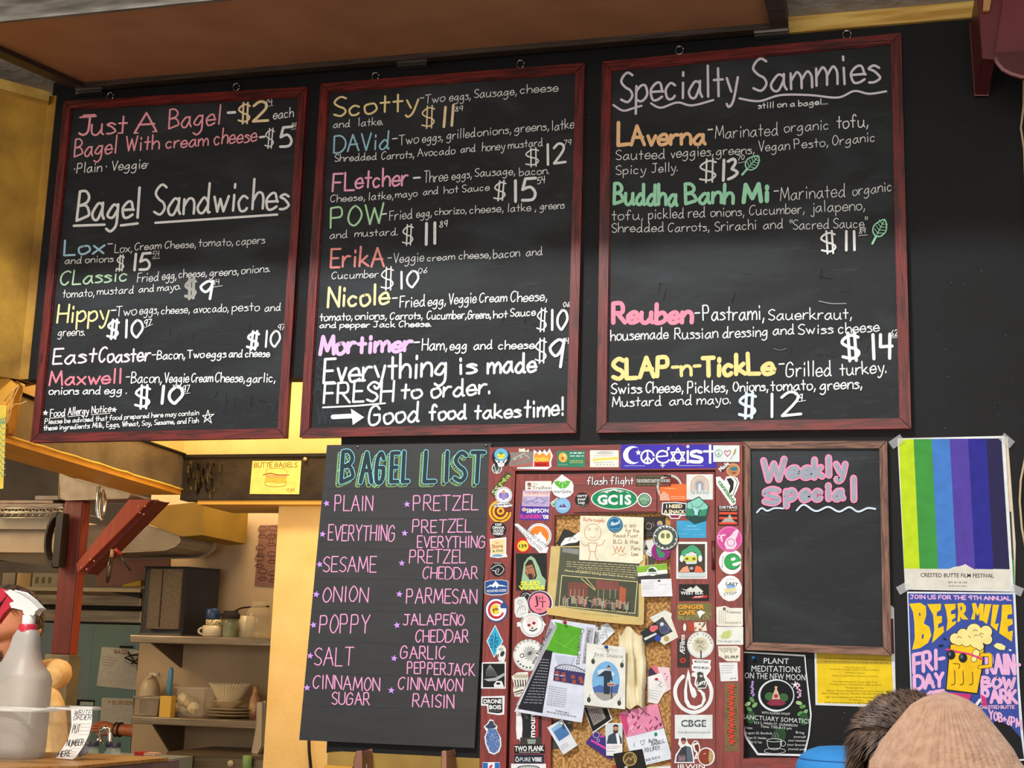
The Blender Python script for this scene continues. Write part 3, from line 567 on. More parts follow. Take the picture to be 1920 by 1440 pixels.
# board 3
writing(b3, T5, [('#dcd8e2', 15, 'Specialty', 178, 432, 890, 378, 185), ('#dcd8e2', 15, 'Sammies', 985, 365, 1755, 300, 190)], 'large white chalk heading', each=True)
mark(b3, T5, lambda a: [a.line(chalk('#dcd8e2'), 13, p, True) for p in ([(130, 445), (190, 480), (250, 465), (302, 450)], [(360, 435), (420, 462), (520, 430), (610, 448), (740, 415)], [(900, 405), (1020, 422), (1150, 385), (1330, 385), (1500, 400), (1600, 360), (1690, 377), (1795, 362)])], 'white chalk wavy underline')
OR = '#f9cc98'; GR = '#a4e6c0'
writing(b3, T5, [(OR, 23, 'L', 160, 690, 225, 682, 140), (OR, 21, 'Averna', 240, 690, 690, 685, 112)], 'bold orange chalk lettering', each=True)
writing(b3, T5, [(GR, 21, 'Buddha', 135, 1050, 518, 1055, 120), (GR, 21, 'Banh', 572, 1045, 860, 1042, 118), (GR, 27, 'Mi', 925, 1040, 1080, 1032, 100)], 'bold green chalk lettering', each=True)
writing(b3, T5, [(WH, 6, 'still on a bagel...', 1015, 467, 1438, 440, 36), (WH, 9, '-', 707, 645, 733, 643, 90), (WH, w, 'Marinated', 752, 650, 1135, 628, 76), (WH, w, 'organic', 1175, 613, 1445, 592, 62), (WH, 7, 'tofu,', 1495, 588, 1690, 575, 76),
                 (WH, w, 'Sauteed', 148, 780, 445, 772, 62), (WH, w, 'veggies,', 483, 768, 745, 752, 62), (WH, w, 'greens,', 758, 752, 995, 740, 56), (WH, w, 'Vegan', 1018, 728, 1205, 716, 62), (WH, w, 'Pesto,', 1235, 712, 1445, 695, 56), (WH, w, 'Organic', 1468, 692, 1728, 665, 58),
                 (WH, w, 'Spicy', 148, 870, 328, 862, 56), (WH, w, 'Jelly.', 365, 858, 525, 848, 56), (WH, 11, '$', 658, 908, 772, 898, 118), (WH, 18, '13', 790, 905, 888, 895, 125), (WH, 4, '70', 890, 783, 930, 778, 30),
                 (WH, 7, '-', 1112, 1010, 1138, 1008, 80), (WH, w, 'Marinated', 1150, 1027, 1545, 1003, 82), (WH, w, 'organic', 1592, 998, 1830, 968, 62),
                 (WH, w, 'tofu,', 122, 1148, 315, 1142, 62), (WH, w, 'pickled', 345, 1142, 560, 1132, 64), (WH, w, 'red', 588, 1132, 690, 1128, 62), (WH, w, 'onions,', 725, 1128, 932, 1120, 58), (WH, w, 'Cucumber,', 960, 1118, 1300, 1105, 60), (WH, w, 'jalapeno,', 1335, 1100, 1670, 1085, 66),
                 (WH, w, 'Shredded', 122, 1222, 438, 1215, 56), (WH, w, 'Carrots,', 465, 1218, 720, 1212, 54), (WH, w, 'Srirachi', 752, 1215, 1003, 1203, 60), (WH, w, 'and', 1045, 1202, 1165, 1196, 56), (WH, w, '"Sacred Sauce"', 1208, 1206, 1680, 1190, 60),
                 (WH, 12, '$', 1403, 1345, 1505, 1338, 115), (WH, 16, '11', 1538, 1332, 1615, 1326, 118), (WH, 4, '89', 1630, 1230, 1668, 1226, 32)], 'white chalk lettering')
def leaf(a, cx, cy, l, an):
    c, s_ = math.cos(an), math.sin(an); t = lambda x, y: (cx + x * c - y * s_, cy + x * s_ + y * c)
    a.line(chalk(GR), 8, [t(-.45 * l, 0), t(-.3 * l, -.25 * l), t(0, -.34 * l), t(.3 * l, -.2 * l), t(.52 * l, 0), t(.3 * l, .22 * l), t(0, .32 * l), t(-.3 * l, .22 * l), t(-.45 * l, 0)], True)
    a.line(chalk(GR), 5, [t(-.45 * l, 0), t(.5 * l, 0)]); a.line(chalk(GR), 13, [t(-.45 * l, 0), t(-.85 * l, .0 * l)])
    for q in (-.25, -.08, .09, .26): a.line(chalk(GR), 4, [t(q * l, 0), t((q + .12) * l, -.24 * l)]); a.line(chalk(GR), 4, [t(q * l, 0), t((q + .12) * l, .24 * l)])
mark(b3, T5, lambda a: (leaf(a, 978, 800, 110, -.85), leaf(a, 1757, 1200, 120, -1.1), a.line(chalk(WH), 3, [(890, 800), (940, 790)]), a.line(chalk(WH), 3, [(1625, 1243), (1680, 1238)])), 'green chalk leaves')
PK = '#f793aa'; YB = '#f7dc93'
writing(b3, T6, [(PK, 27, 'Reuben', 130, 540, 608, 532, 118)], 'bold pink chalk lettering', each=True)
writing(b3, T6, [(YB, 27, 'SLAP', 130, 878, 470, 862, 118), (YB, 20, '-n-', 490, 862, 660, 852, 100), (YB, 27, 'Tick', 678, 862, 935, 850, 112), (YB, 26, 'Le', 955, 852, 1108, 850, 118)], 'bold yellow chalk lettering', each=True)
writing(b3, T6, [(WH, 9, '-', 628, 520, 655, 518, 80), (WH, 8, 'Pastrami,', 678, 522, 1055, 518, 90), (WH, 7, 'Sauerkraut,', 1078, 520, 1590, 512, 68), (WH, 7, 'housemade', 115, 645, 465, 632, 66), (WH, 7, 'Russian', 505, 637, 768, 628, 66), (WH, 7, 'dressing', 798, 630, 1072, 618, 66), (WH, 7, 'and', 1105, 612, 1232, 604, 60), (WH, 7, 'Swiss', 1260, 608, 1470, 600, 60), (WH, 7, 'cheese', 1505, 602, 1752, 588, 66),
                 (WH, 19, '$', 1532, 760, 1652, 752, 140), (WH, 20, '14', 1706, 760, 1830, 752, 148), (WH, 5, '62', 1822, 615, 1868, 612, 32), (WH, 9, '-', 1142, 840, 1172, 838, 100), (WH, 8, 'Grilled', 1185, 868, 1460, 858, 88), (WH, 8, 'turkey.', 1515, 858, 1800, 840, 78),
                 (WH, 8, 'Swiss', 118, 972, 303, 965, 66), (WH, 8, 'Cheese,', 330, 965, 560, 960, 66), (WH, 8, 'Pickles,', 583, 968, 832, 958, 70), (WH, 8, 'Onions,', 862, 955, 1078, 950, 60), (WH, 8, 'tomato,', 1092, 950, 1368, 945, 62), (WH, 8, 'greens,', 1392, 948, 1652, 935, 68),
                 (WH, 7, 'Mustard', 125, 1050, 422, 1040, 58), (WH, 7, 'and mayo.', 473, 1038, 850, 1030, 58), ('#d8e6f2', 18, '$', 898, 1112, 1012, 1105, 135), (WH, 17, '12', 1075, 1112, 1275, 1092, 140), (WH, 6, '79', 1240, 1015, 1285, 1012, 40)], 'white chalk lettering')
mark(b3, T6, lambda a: (a.line(chalk(WH), 3, [(1822, 622), (1862, 620)]), a.line(chalk(WH), 3, [(1822, 630), (1862, 628)]), a.line(chalk(WH), 4, [(1238, 1022), (1303, 1012)]), a.line(chalk('#8b9298'), 7, [(1385, 405), (1460, 420), (1550, 420)], True), a.line(chalk('#70777d'), 5, [(1110, 695), (1150, 705), (1185, 695)], True)), 'white chalk strokes')
# weekly special
T7 = (1370, 810, 3.349)
def f_(a):
    L = [('W', 205, 305, 345, 298, 130), ('eekly', 345, 278, 725, 292, 105)]
    for c, w_ in ((chalk('#f093b6'), 46), (chalk('#9aa3b0'), 25)):
        for t, xa, ya, xb_, yb_, h in (('W', 205, 305, 335, 295, 125), ('e', 362, 285, 425, 280, 105), ('e', 450, 285, 505, 282, 105), ('k', 525, 285, 575, 278, 110), ('l', 612, 272, 622, 272, 110), ('y', 665, 262, 722, 262, 115), ('S', 215, 445, 300, 445, 85), ('p', 350, 425, 405, 422, 100), ('e', 445, 425, 492, 422, 95), ('c', 525, 422, 570, 420, 95), ('i', 608, 420, 622, 420, 95), ('a', 650, 420, 705, 415, 90), ('l', 768, 425, 780, 425, 135)): a.hand(c, w_, t, xa, ya, xb_, yb_, h, 0)
    a.line(chalk('#cfe0ec'), 11, [(165, 505), (195, 478), (230, 495), (275, 478), (330, 480)], True)
    a.line(chalk('#cfe0ec'), 12, [(415, 492), (460, 456), (535, 497), (612, 470), (680, 500), (745, 472), (800, 500), (860, 478), (908, 483)], True)
mark(b4, T7, f_, 'pink outlined chalk heading over a pale wavy line', y=-.0125)
# ------------------------------------------------------------------ bagel list board
bl = empty('bagel_list', W(740, 1390, -.01), 'unframed black board with pink capital bagel flavours under a blue heading', 'menu board')
Q = [(613.5, 835), (920.7, 831.5), (889, 1402), (561.5, 1387)]
BLM = mat('#2a2c2e', '#232527', 6, .55, .08, key='flat_black_board', stretch=(1, 1, 4))
part('panel', bl, lambda b: b.prism([W(x, y, -.016) for x, y in Q], (0, .012, 0), BLM), bevel=.001)
for x, y in ((670, 836.5), (911, 834)): part('screw', bl, lambda b: b.lathe(W(x, y, -.02), [(0, 0), (.005, .001), (.005, .003)], CHROME, 8, axis=(0, 1, 0)))
TB = (550, 810, 4.645); TC = (550, 1110, 4.363)
def title(a):
    words = [('B', 415, 448, 515, 445, 285), ('A', 585, 450, 680, 450, 275), ('G', 718, 450, 790, 450, 275), ('E', 850, 445, 908, 443, 268), ('L', 952, 445, 1000, 442, 278),
             ('L', 1140, 445, 1232, 442, 280), ('I', 1318, 438, 1345, 438, 270), ('S', 1405, 438, 1495, 438, 265), ('T', 1545, 450, 1650, 450, 280)]
    cy, gy, dk = chalk('#8fe0f0'), chalk('#a9e08a'), BLM
    ls = []
    for t, xa, ya, xb_, yb_, h in words: ls.append(a.glyph_lines(t, xa, ya - 12, xb_, yb_ - 12, h * .93, 0))
    s = a.tf[2]; sh = lambda l, dx, dy: [[(x + dx, y + dy) for x, y in p] for p in l]
    for l in ls: a.lay(); a.strokes(gy, sh(l, -25 / s, 24 / s), 44 / s)
    for l in ls: a.lay(); a.strokes(dk, sh(l, -25 / s, 24 / s), 34 / s)
    hh = []
    for l in ls:
        for p in l:
            for i in range(len(p) - 1):
                d = math.hypot(p[i + 1][0] - p[i][0], p[i + 1][1] - p[i][1]); n = max(1, int(d / 4.2))
                for j in range(n):
                    t = j / n; x = p[i][0] + (p[i + 1][0] - p[i][0]) * t; y = p[i][1] + (p[i + 1][1] - p[i][1]) * t; hh.append([(x - 8.6, y + 8.2), (x, y)])
    a.lay(); a.strokes(gy, hh, 4 / s, cap=False)
    for l in ls: a.lay(); a.strokes(cy, l, 46 / s)
    for l in ls: a.lay(); a.strokes(mat('#22343c', None, 20, .8), l, 34 / s)
    a.eps = a.eps
a = Art(-.0165, TB); title(a); a.build('chalk_writing', bl, 'cyan block heading with green hatched shadow')
PI = '#f3a6d2'
writing(bl, TB, [(PI, 9, 'PLAIN', 360, 688, 688, 685, 132), (PI, 9, 'PRETZEL', 1044, 685, 1608, 674, 130), (PI, 9, 'EVERYTHING', 303, 942, 885, 948, 130), (PI, 9, 'PRETZEL', 1037, 878, 1548, 872, 110), (PI, 9, 'EVERYTHING', 1080, 1005, 1672, 1008, 98),
                 (PI, 9, 'SESAME', 260, 1220, 720, 1218, 134), (PI, 9, 'PRETZEL', 1010, 1143, 1498, 1138, 112), (PI, 9, 'CHEDDAR', 1128, 1278, 1603, 1280, 102)], 'pink chalk capitals', y=-.0165, each=True)
writing(bl, TC, [(PI, 9, 'ONION', 240, 80, 608, 80, 122), (PI, 9, 'PARMESAN', 925, 90, 1500, 94, 118), (PI, 9, 'POPPY', 212, 336, 618, 336, 145), (PI, 9, 'JALAPENO', 900, 268, 1398, 273, 86), (PI, 9, 'CHEDDAR', 1000, 408, 1430, 412, 96),
                 (PI, 9, 'SALT', 172, 602, 485, 602, 142), (PI, 9, 'GARLIC', 876, 542, 1245, 548, 102), (PI, 9, 'PEPPERJACK', 932, 666, 1483, 684, 96), (PI, 9, 'CINNAMON', 160, 785, 705, 812, 108), (PI, 9, 'SUGAR', 317, 918, 622, 924, 100),
                 (PI, 9, 'CINNAMON', 858, 795, 1382, 812, 100), (PI, 9, 'RAISIN', 975, 937, 1312, 950, 104)], 'pink chalk capitals', y=-.0165, each=True)
def f_(a):
    for x, y in ((290, 622), (990, 630), (255, 890), (970, 882), (230, 1153), (945, 1143)): a.star(chalk('#cf9cf2'), x, y, 30, rnd.uniform(-.2, .2))
    for y0_, y1_ in ((488, 490), (748, 750), (1008, 1018), (1272, 1282)): a.line(chalk('#4a4e52'), 2.5, [(300 - (y0_ - 488) * .11, y0_), (1680, y1_)])
mark(bl, TB, f_, 'violet chalk stars', y=-.0165)
def f_(a):
    for x, y in ((188, 20), (868, 18), (165, 270), (848, 272), (138, 522), (825, 543), (113, 783), (802, 805)): a.star(chalk('#cf9cf2'), x, y, 29, rnd.uniform(-.2, .2))
    for y0_, y1_ in ((148, 158), (400, 425), (655, 690), (915, 965)): a.line(chalk('#4a4e52'), 2.5, [(150 - y0_ * .09, y0_), (1500, y1_)])
    a.line(chalk(PI), 7, [(1288, 178), (1302, 170), (1315, 178), (1328, 170)], True)
mark(bl, TC, f_, 'violet chalk stars', y=-.0165)
# ================================================================== STICKER COVERED DOOR FRAME
cab = empty('cork_notice_door', W(1150, 1440, -.02), 'dark red panelled door with a cork panel, plastered with stickers and cards', 'notice board')
def pq(pts, y, dep, m): return lambda b: b.prism([W(x, yy, y) for x, yy in pts], (0, dep, 0), m)
def pq2(pts, y, y1, m):
    def f(b):
        o = [W(x, yy, y) for x, yy in pts]; b.prism(o, (0, y1 - y, 0), m)
    return f
part('backing', cab, pq2([(925, 842), (1390, 835), (1394, 1432), (906, 1436)], -.006, -.001, mat('#2a1614', None, 8, .6)))
part('casing_stile', cab, pq2([(919, 841), (965, 882), (957, 1100), (948, 1480), (899, 1480), (908, 1100)], -.034, -.006, RED_V), bevel=.002)
part('casing_stile', cab, pq2([(1390.5, 830), (1392.5, 1480), (1344, 1480), (1343, 880)], -.034, -.006, RED_V), bevel=.002)
part('casing_rail', cab, pq2([(919, 840), (1391, 830), (1343, 879.5), (965, 881.5)], -.034, -.006, RED_H), bevel=.002)
solo('red_ledge', 'dark red ledge below the black meditation poster', 'ledge', pq2([(1393.5, 1424), (1500, 1424), (1500, 1470), (1394.5, 1470)], -.04, -.001, RED_H), bevel=.002)
part('door_stile', cab, pq2([(968, 890), (1036, 890), (1028, 1480), (955, 1480)], -.026, -.006, RED_V), bevel=.0015)
part('door_stile', cab, pq2([(1262, 886), (1339, 886), (1341, 1480), (1262, 1480)], -.026, -.006, RED_V), bevel=.0015)
part('door_rail', cab, pq2([(1036, 890), (1262, 886), (1261, 960), (1035.5, 965)], -.0255, -.006, RED_H), bevel=.0015)
part('raised_panel', cab, pq2([(1077, 914), (1229, 914), (1229, 957), (1076, 958)], -.032, -.0255, RED_H), bevel=.003)
part('cork_panel', cab, pq2([(1036, 963), (1261, 959), (1262, 1480), (1028, 1480)], -.012, -.007, mat('#c99a5c', '#8d6432', 130, .85, .3, key='cork', lo=.42, hi=.6, det=3)))
part('cork_trim', cab, pq2([(1036, 962), (1040, 962), (1032, 1480), (1028, 1480)], -.0262, -.012, RED_V))
part('cork_trim', cab, pq2([(1257, 959), (1261, 959), (1262, 1480), (1258, 1480)], -.0262, -.012, RED_V))
part('hinge', cab, lambda b: b.tube([W(1338, 1014, -.03), W(1338.5, 1068, -.03)], .0065, mat('#5c2420', None, 8, .4)))
GS = 'stickers on the red door'
YC, YD, YR, YK = -.0345, -.0265, -.0325, -.0132
Z3 = (900, 820, 7.2); Z4 = (1140, 820, 7.2); Z5 = (900, 1010, 7.2); Z6 = (1140, 1010, 7.2); Z7 = (900, 1200, 6); Z8 = (1140, 1200, 6)
def st(label, tf, Y, fn, name='sticker', cat='sticker', group=GS):
    a = Art(Y, tf); fn(a); return a.build(name, None, label, cat, group)
def R(x0, y0, x1, y1): return [(x0, y0), (x1, y0), (x1, y1), (x0, y1)]
def E(cx, cy, rx, ry=None, rot=0, n=32): return Art.ell(None, cx, cy, rx, ry, rot, n)
W_, K_ = '#eceff0', '#26262a'
# --- top casing
st('round black skull sticker with a blue dome, in the corner of the red casing', Z3, YC - .0006, lambda a: (a.body(K_, E(285, 270, 125)), a.disc('#6cb8e0', 285, 232, 92, 84), a.disc('#f0e04a', 285, 250, 52, 42), a.disc('#58a058', 285, 215, 30, 20), a.text('#406020', 'BUTTE', 240, 268, 330, 268, 20), a.shape(W_, [(200, 290), (215, 330), (235, 350), (245, 390), (285, 402), (322, 388), (332, 350), (355, 325), (370, 285), (330, 318), (245, 320)]), a.disc(K_, 255, 335, 15, 10), a.disc(K_, 318, 335, 15, 10), a.shape(K_, [(285, 345), (294, 362), (276, 362)])))
st('grey photo strip sticker with a thin red arrow beside the skull', Z3, YC, lambda a: (a.body('#8a817c', [(385, 205), (735, 190), (735, 400), (395, 395)]), a.line('#c05048', 9, [(440, 345), (655, 265)]), a.line('#d8d4cc', 7, [(440, 290), (590, 215), (670, 280)]), a.disc('#b8b0a8', 470, 290, 18), a.disc('#b0a8a0', 555, 265, 20), a.shape('#c86058', [(400, 390), (735, 340), (735, 370), (400, 398)])))
st('small white torn sticker scrap above the grey strip', Z3, YC - .0003, lambda a: a.body('#f0e8d0', [(525, 150), (560, 158), (600, 148), (620, 190), (655, 155), (662, 195), (525, 195)]))
st('flame shaped orange and red sticker with white border', Z3, YC - .001, lambda a: (a.body(W_, [(500, 405), (715, 400), (725, 165), (760, 190), (785, 210), (800, 165), (840, 205), (870, 165), (905, 205), (940, 150), (985, 250), (960, 330), (965, 395), (905, 435), (505, 425)]), a.shape('#f0983a', [(730, 240), (760, 200), (800, 240), (850, 205), (900, 250), (940, 190), (960, 260), (930, 350), (940, 395), (730, 395)]), a.shape('#c83020', [(730, 330), (935, 330), (938, 398), (730, 398)]), a.text('#f8e060', 'OVEN', 738, 330, 920, 325, 58, .02), a.text('#7a1410', 'ERIA', 760, 388, 900, 386, 36, .02)))
st('green business card with a yellow patch on the top casing', Z3, YC, lambda a: (a.body('#3a8468', R(1042, 185, 1420, 402)), a.disc('#e8b850', 1120, 272, 58, 66), a.disc('#c07838', 1115, 280, 20, 26), a.disc('#f0e0a0', 1140, 250, 18), a.scrib(W_, 14, 1215, 212, 1400, 212, 3), a.scrib(W_, 10, 1215, 252, 1400, 252, 3), a.scrib('#e8d060', 9, 1215, 318, 1390, 318, 5), a.scrib('#e8d060', 7, 1215, 342, 1400, 342, 6), a.scrib('#b8d8b0', 6, 1060, 368, 1180, 368, 6)), 'business_card', 'card')
st('white card with a yellow highlighter stripe on the top casing', Z3, YC, lambda a: (a.body('#f2efe4', R(1485, 175, 1872, 402)), a.disc('#c8c6c0', 1690, 210, 120, 24), a.shape('#f0d870', [(1525, 285), (1860, 262), (1860, 300), (1525, 320)]), a.scrib('#8c8880', 6, 1540, 250, 1800, 250, 9), [a.line('#55524e', 5, [(1570 + i * 45, 380), (1590 + i * 45, 358)]) for i in range(6)], a.scrib('#8c8880', 5, 1540, 340, 1800, 335, 9)), 'business_card', 'card')
def coex(a):
    a.body('#4338b0', [(175, 97), (1420, 95), (1470, 360), (1472, 412), (172, 430)])
    c = W_
    a.disc(c, 330, 240, 128, 122); a.disc('#4338b0', 372, 238, 100, 100); a.star(c, 410, 205, 42)
    a.ring(c, 534, 265, 86, 24); a.line(c, 22, [(534, 185), (534, 345)]); a.line(c, 22, [(534, 265), (480, 325)]); a.line(c, 22, [(534, 265), (588, 325)])
    a.line(c, 20, [(665, 262), (800, 250)]); a.line(c, 24, [(800, 250), (795, 205), (735, 182), (680, 205), (655, 262), (675, 320), (735, 345), (790, 335), (825, 305)], True); a.line(c, 16, [(785, 200), (822, 145)]); a.shape(c, [(790, 140), (832, 125), (830, 175)]); a.line(c, 16, [(738, 345), (738, 402)]); a.line(c, 14, [(712, 378), (765, 378)])
    for r in (0, math.pi):
        t = [(942 + 105 * math.sin(r + i * math.tau / 3), 258 - 112 * math.cos(r + i * math.tau / 3)) for i in range(3)]; a.line(c, 22, t, closed=True)
    a.rect(c, 1062, 175, 1092, 352); a.disc(c, 1078, 125, 22); a.ring('#4338b0', 1078, 125, 12, 4)
    a.disc('#c03048', 1022, 108, 14)
    a.line(c, 46, [(1255, 200), (1190, 188), (1130, 205), (1135, 245), (1200, 262), (1262, 285), (1255, 325), (1190, 332), (1115, 325)], True); a.disc('#4338b0', 1195, 212, 11); a.disc('#4338b0', 1195, 295, 11)
    a.rect(c, 1362, 100, 1395, 355); a.rect(c, 1285, 175, 1440, 205)
    a.scrib('#c8c6ea', 8, 222, 384, 510, 384, 12); a.scrib('#c8c6ea', 8, 960, 382, 1290, 382, 12)
st('long blue violet bumper sticker with white peace and faith symbols', Z4, YC - .0004, coex)
st('pale card with peace sign, heart and wheat over the bumper sticker end', Z4, YC - .003, lambda a: (a.body('#dfe9e8', R(1420, 108, 1776, 332)), a.ring('#78a898', 1493, 215, 48, 9), a.line('#78a898', 8, [(1493, 170), (1493, 262)]), a.line('#78a898', 8, [(1493, 215), (1462, 248)]), a.line('#78a898', 8, [(1493, 215), (1525, 248)]), a.line('#b84868', 11, [(1610, 258), (1572, 205), (1585, 178), (1610, 195), (1640, 175), (1655, 205), (1610, 258)], True), a.line('#8a8a60', 6, [(1650, 300), (1720, 180)]), a.disc('#a89860', 1712, 195, 12, 48, 20)))
# --- left casing
st('small round black and white sticker tucked under the skull', Z3, YC, lambda a: (a.body(W_, E(228, 420, 70)), a.disc('#3c4440', 228, 420, 60), a.line(W_, 7, [(228, 480), (190, 375)]), a.line(W_, 7, [(228, 480), (270, 380)]), a.line(W_, 5, [(175, 430), (228, 465), (285, 425)], True)))
st('slanted olive sticker with block letters on the casing edge', Z3, YC, lambda a: (a.body('#4a4c30', [(130, 745), (365, 458), (432, 498), (185, 812)]), a.text('#c8d0a0', 'SS', 195, 780, 275, 680, 60, .02), a.text('#a8c060', 'Ma', 290, 668, 415, 515, 62, .02)))
st('round white sticker with a violet flower figure and script below', Z3, YC - .001, lambda a: (a.body(W_, E(320, 782, 114)), a.body(W_, [(175, 905), (250, 885), (430, 890), (438, 925), (350, 945), (190, 935)]), a.ring('#50506a', 320, 782, 100, 6), a.disc('#8a78b8', 285, 785, 34, 42), a.disc('#8a78b8', 358, 785, 34, 42), a.disc('#9c88c8', 320, 800, 26, 52), a.disc('#d8a070', 320, 732, 22), a.hand('#404048', 6, 'the lady boyle', 185, 925, 430, 905, 24)))
def f_(a):
    a.body('#f2bc30', E(270, 1000, 152)); a.disc('#7c3430', 275, 1000, 128); a.ring('#f2bc30', 275, 1000, 95, 30); a.disc('#f2bc30', 278, 995, 50); a.disc('#7c3430', 278, 995, 24); a.shape('#7c3430', [(300, 900), (400, 870), (430, 1010), (340, 1010)]); a.line('#f2bc30', 26, [(405, 1055), (360, 1110), (290, 1138)], True)
st('yellow concentric spiral sticker', Z3, YC, f_)
st('black round sticker with four lines of white capitals', Z3, YC - .0005, lambda a: (a.body(K_, E(248, 1245, 106)), a.text(W_, 'KEEP', 205, 1192, 295, 1192, 32, .02), a.text(W_, 'OMAHA', 165, 1235, 332, 1235, 36, .03), a.text(W_, 'GOOD', 178, 1278, 318, 1278, 36, .03), a.text(W_, 'WEIRD', 172, 1318, 315, 1318, 34, .03)))
st('cream bag shaped store sticker with brown lettering', Z5, YC, lambda a: (a.body(W_, [(130, 5), (355, -20), (352, 195), (372, 245), (235, 262), (135, 245), (145, 170)]), a.shape('#f0d8a0', [(150, 20), (340, 5), (335, 200), (250, 215), (155, 200)]), a.disc('#6ca0c8', 235, 228, 75, 17), a.text('#a04828', 'The', 205, 70, 250, 68, 26), a.text('#b04828', 'Store', 160, 128, 310, 120, 52, .02), a.text('#5a6a48', '& Deli', 170, 182, 310, 172, 34, .02)))
st('small black round sticker with a white bison outline', Z5, YC, lambda a: (a.body(K_, E(240, 415, 100)), a.line(W_, 7, [(145, 410), (200, 370), (260, 355), (310, 390), (320, 425), (285, 470), (250, 485), (215, 470), (205, 435), (165, 430)], True), a.line(W_, 6, [(215, 470), (220, 420), (255, 410), (240, 460)], True), a.text(W_, 'BUFFALO', 195, 338, 285, 338, 17)))
st('blue oval sticker with a white snowy peak', Z5, YC, lambda a: (a.body(W_, [(62, 580), (150, 556), (300, 554), (382, 575), (380, 735), (290, 762), (150, 765), (64, 740)]), a.shape('#2a5090', [(68, 585), (150, 562), (300, 560), (375, 580), (374, 730), (290, 752), (150, 755), (70, 735)]), a.shape('#e8f0f4', [(78, 665), (140, 620), (165, 625), (210, 570), (262, 625), (300, 625), (372, 648), (250, 640), (225, 672), (205, 630), (185, 660), (150, 640)]), a.text(W_, 'MOUNTAIN GUIDES', 95, 725, 355, 712, 34, .02)))
def f_(a):
    a.body('#34508c', E(220, 962, 155, 168)); a.disc(W_, 218, 962, 138, 148); a.disc('#c02c38', 218, 962, 112, 122); a.disc(W_, 222, 962, 84, 88); a.disc('#f4d040', 208, 955, 64, 68)
    a.shape(W_, [(240, 925), (345, 890), (350, 990), (330, 1000), (262, 985)]); a.shape('#34508c', [(268, 915), (318, 845), (360, 920), (352, 940), (285, 942)]); a.text('#2a2418', 'yo.', 172, 985, 258, 955, 52, .03)
st('round blue, white and red letter c sticker with a yellow middle', Z5, YC, f_)
st('tall turquoise diamond sticker with dark block letters', (900, 1160, 7.2), YC, lambda a: (a.body(W_, [(205, 82), (312, 305), (190, 530), (88, 300)]), a.shape('#38acd4', [(205, 100), (300, 305), (190, 510), (100, 300)]), a.text('#185878', 'SEAS', 178, 400, 178, 220, 46, .02), a.text('#185878', 'DAY', 250, 390, 250, 235, 46, .02), a.line('#184868', 8, [(205, 190), (198, 440)])))
st('pale alien head shaped sticker over the diamond tip', Z7, YC - .001, lambda a: (a.body('#e4e8e4', [(215, 60), (265, 58), (292, 100), (288, 190), (270, 255), (215, 245), (185, 150), (190, 90)]), a.disc('#30383a', 252, 155, 22, 34, 25), a.disc('#a8b4ac', 235, 105, 30, 16), a.line('#6a746c', 5, [(210, 230), (240, 240)]), a.disc('#60706a', 205, 175, 9, 20)))
st('square black and white underwater photo sticker', Z7, YC, lambda a: (a.body(W_, [(22, 252), (292, 245), (288, 548), (12, 545)]), a.rect('#1c1e1e', 32, 265, 278, 532), a.shape('#a8acac', [(40, 440), (170, 425), (272, 370), (275, 400), (180, 460), (90, 465)]), [a.line('#8c9292', 5, [(115, 275 + i * 2), (105 + i * 14 - 30, 340), (75 + i * 20, 410)], True) for i in range(7)], a.shape('#e4e8e8', [(155, 500), (185, 460), (245, 462), (270, 530), (160, 530)]), a.disc('#1c1e1e', 205, 490, 24, 14)))
st('black sticker with chunky white block letters in two rows', Z7, YC, lambda a: (a.body(W_, [(15, 635), (278, 628), (272, 838), (205, 845), (85, 825), (80, 740), (12, 738)]), a.shape('#202022', [(28, 652), (252, 650), (252, 815), (205, 825), (98, 812), (95, 722), (28, 720)]), a.text(W_, 'DRONE', 40, 712, 245, 712, 48, .035), a.text(W_, 'BOIS', 105, 778, 240, 778, 48, .035), a.scrib('#a0a0a0', 5, 110, 798, 235, 798, 8)))
def f_(a):
    a.body(W_, [(110, 892), (150, 900), (165, 945), (198, 968), (188, 1010), (235, 1100), (240, 1190), (215, 1260), (160, 1290), (100, 1270), (60, 1170), (50, 1090), (75, 1030), (42, 975), (80, 940)])
    a.shape('#5a7ab0', [(92, 1000), (180, 1000), (222, 1100), (226, 1190), (200, 1250), (158, 1275), (112, 1255), (75, 1170), (64, 1090)]); a.shape('#3a4860', [(55, 975), (95, 940), (112, 908), (148, 912), (160, 950), (188, 970), (160, 995), (90, 1000)])
    for i in range(40): x, y = rnd.uniform(80, 210), rnd.uniform(1030, 1240); a.line(rnd.choice(['#c8d8ec', '#2c4068', '#9cb4dc']), 5, [(x, y), (x + rnd.uniform(-16, 16), y + rnd.uniform(8, 20))])
st('blue bearded gnome silhouette sticker wearing a hat', Z7, YC, f_)
st('small blue and white flag sticker with a red leaf', Z7, YC, lambda a: (a.body(W_, R(30, 1375, 222, 1480)), a.rect('#2c70c0', 32, 1380, 88, 1480), a.rect('#2c70c0', 165, 1380, 220, 1480), a.shape('#c83840', [(100, 1430), (120, 1405), (145, 1400), (135, 1430), (115, 1450)])))
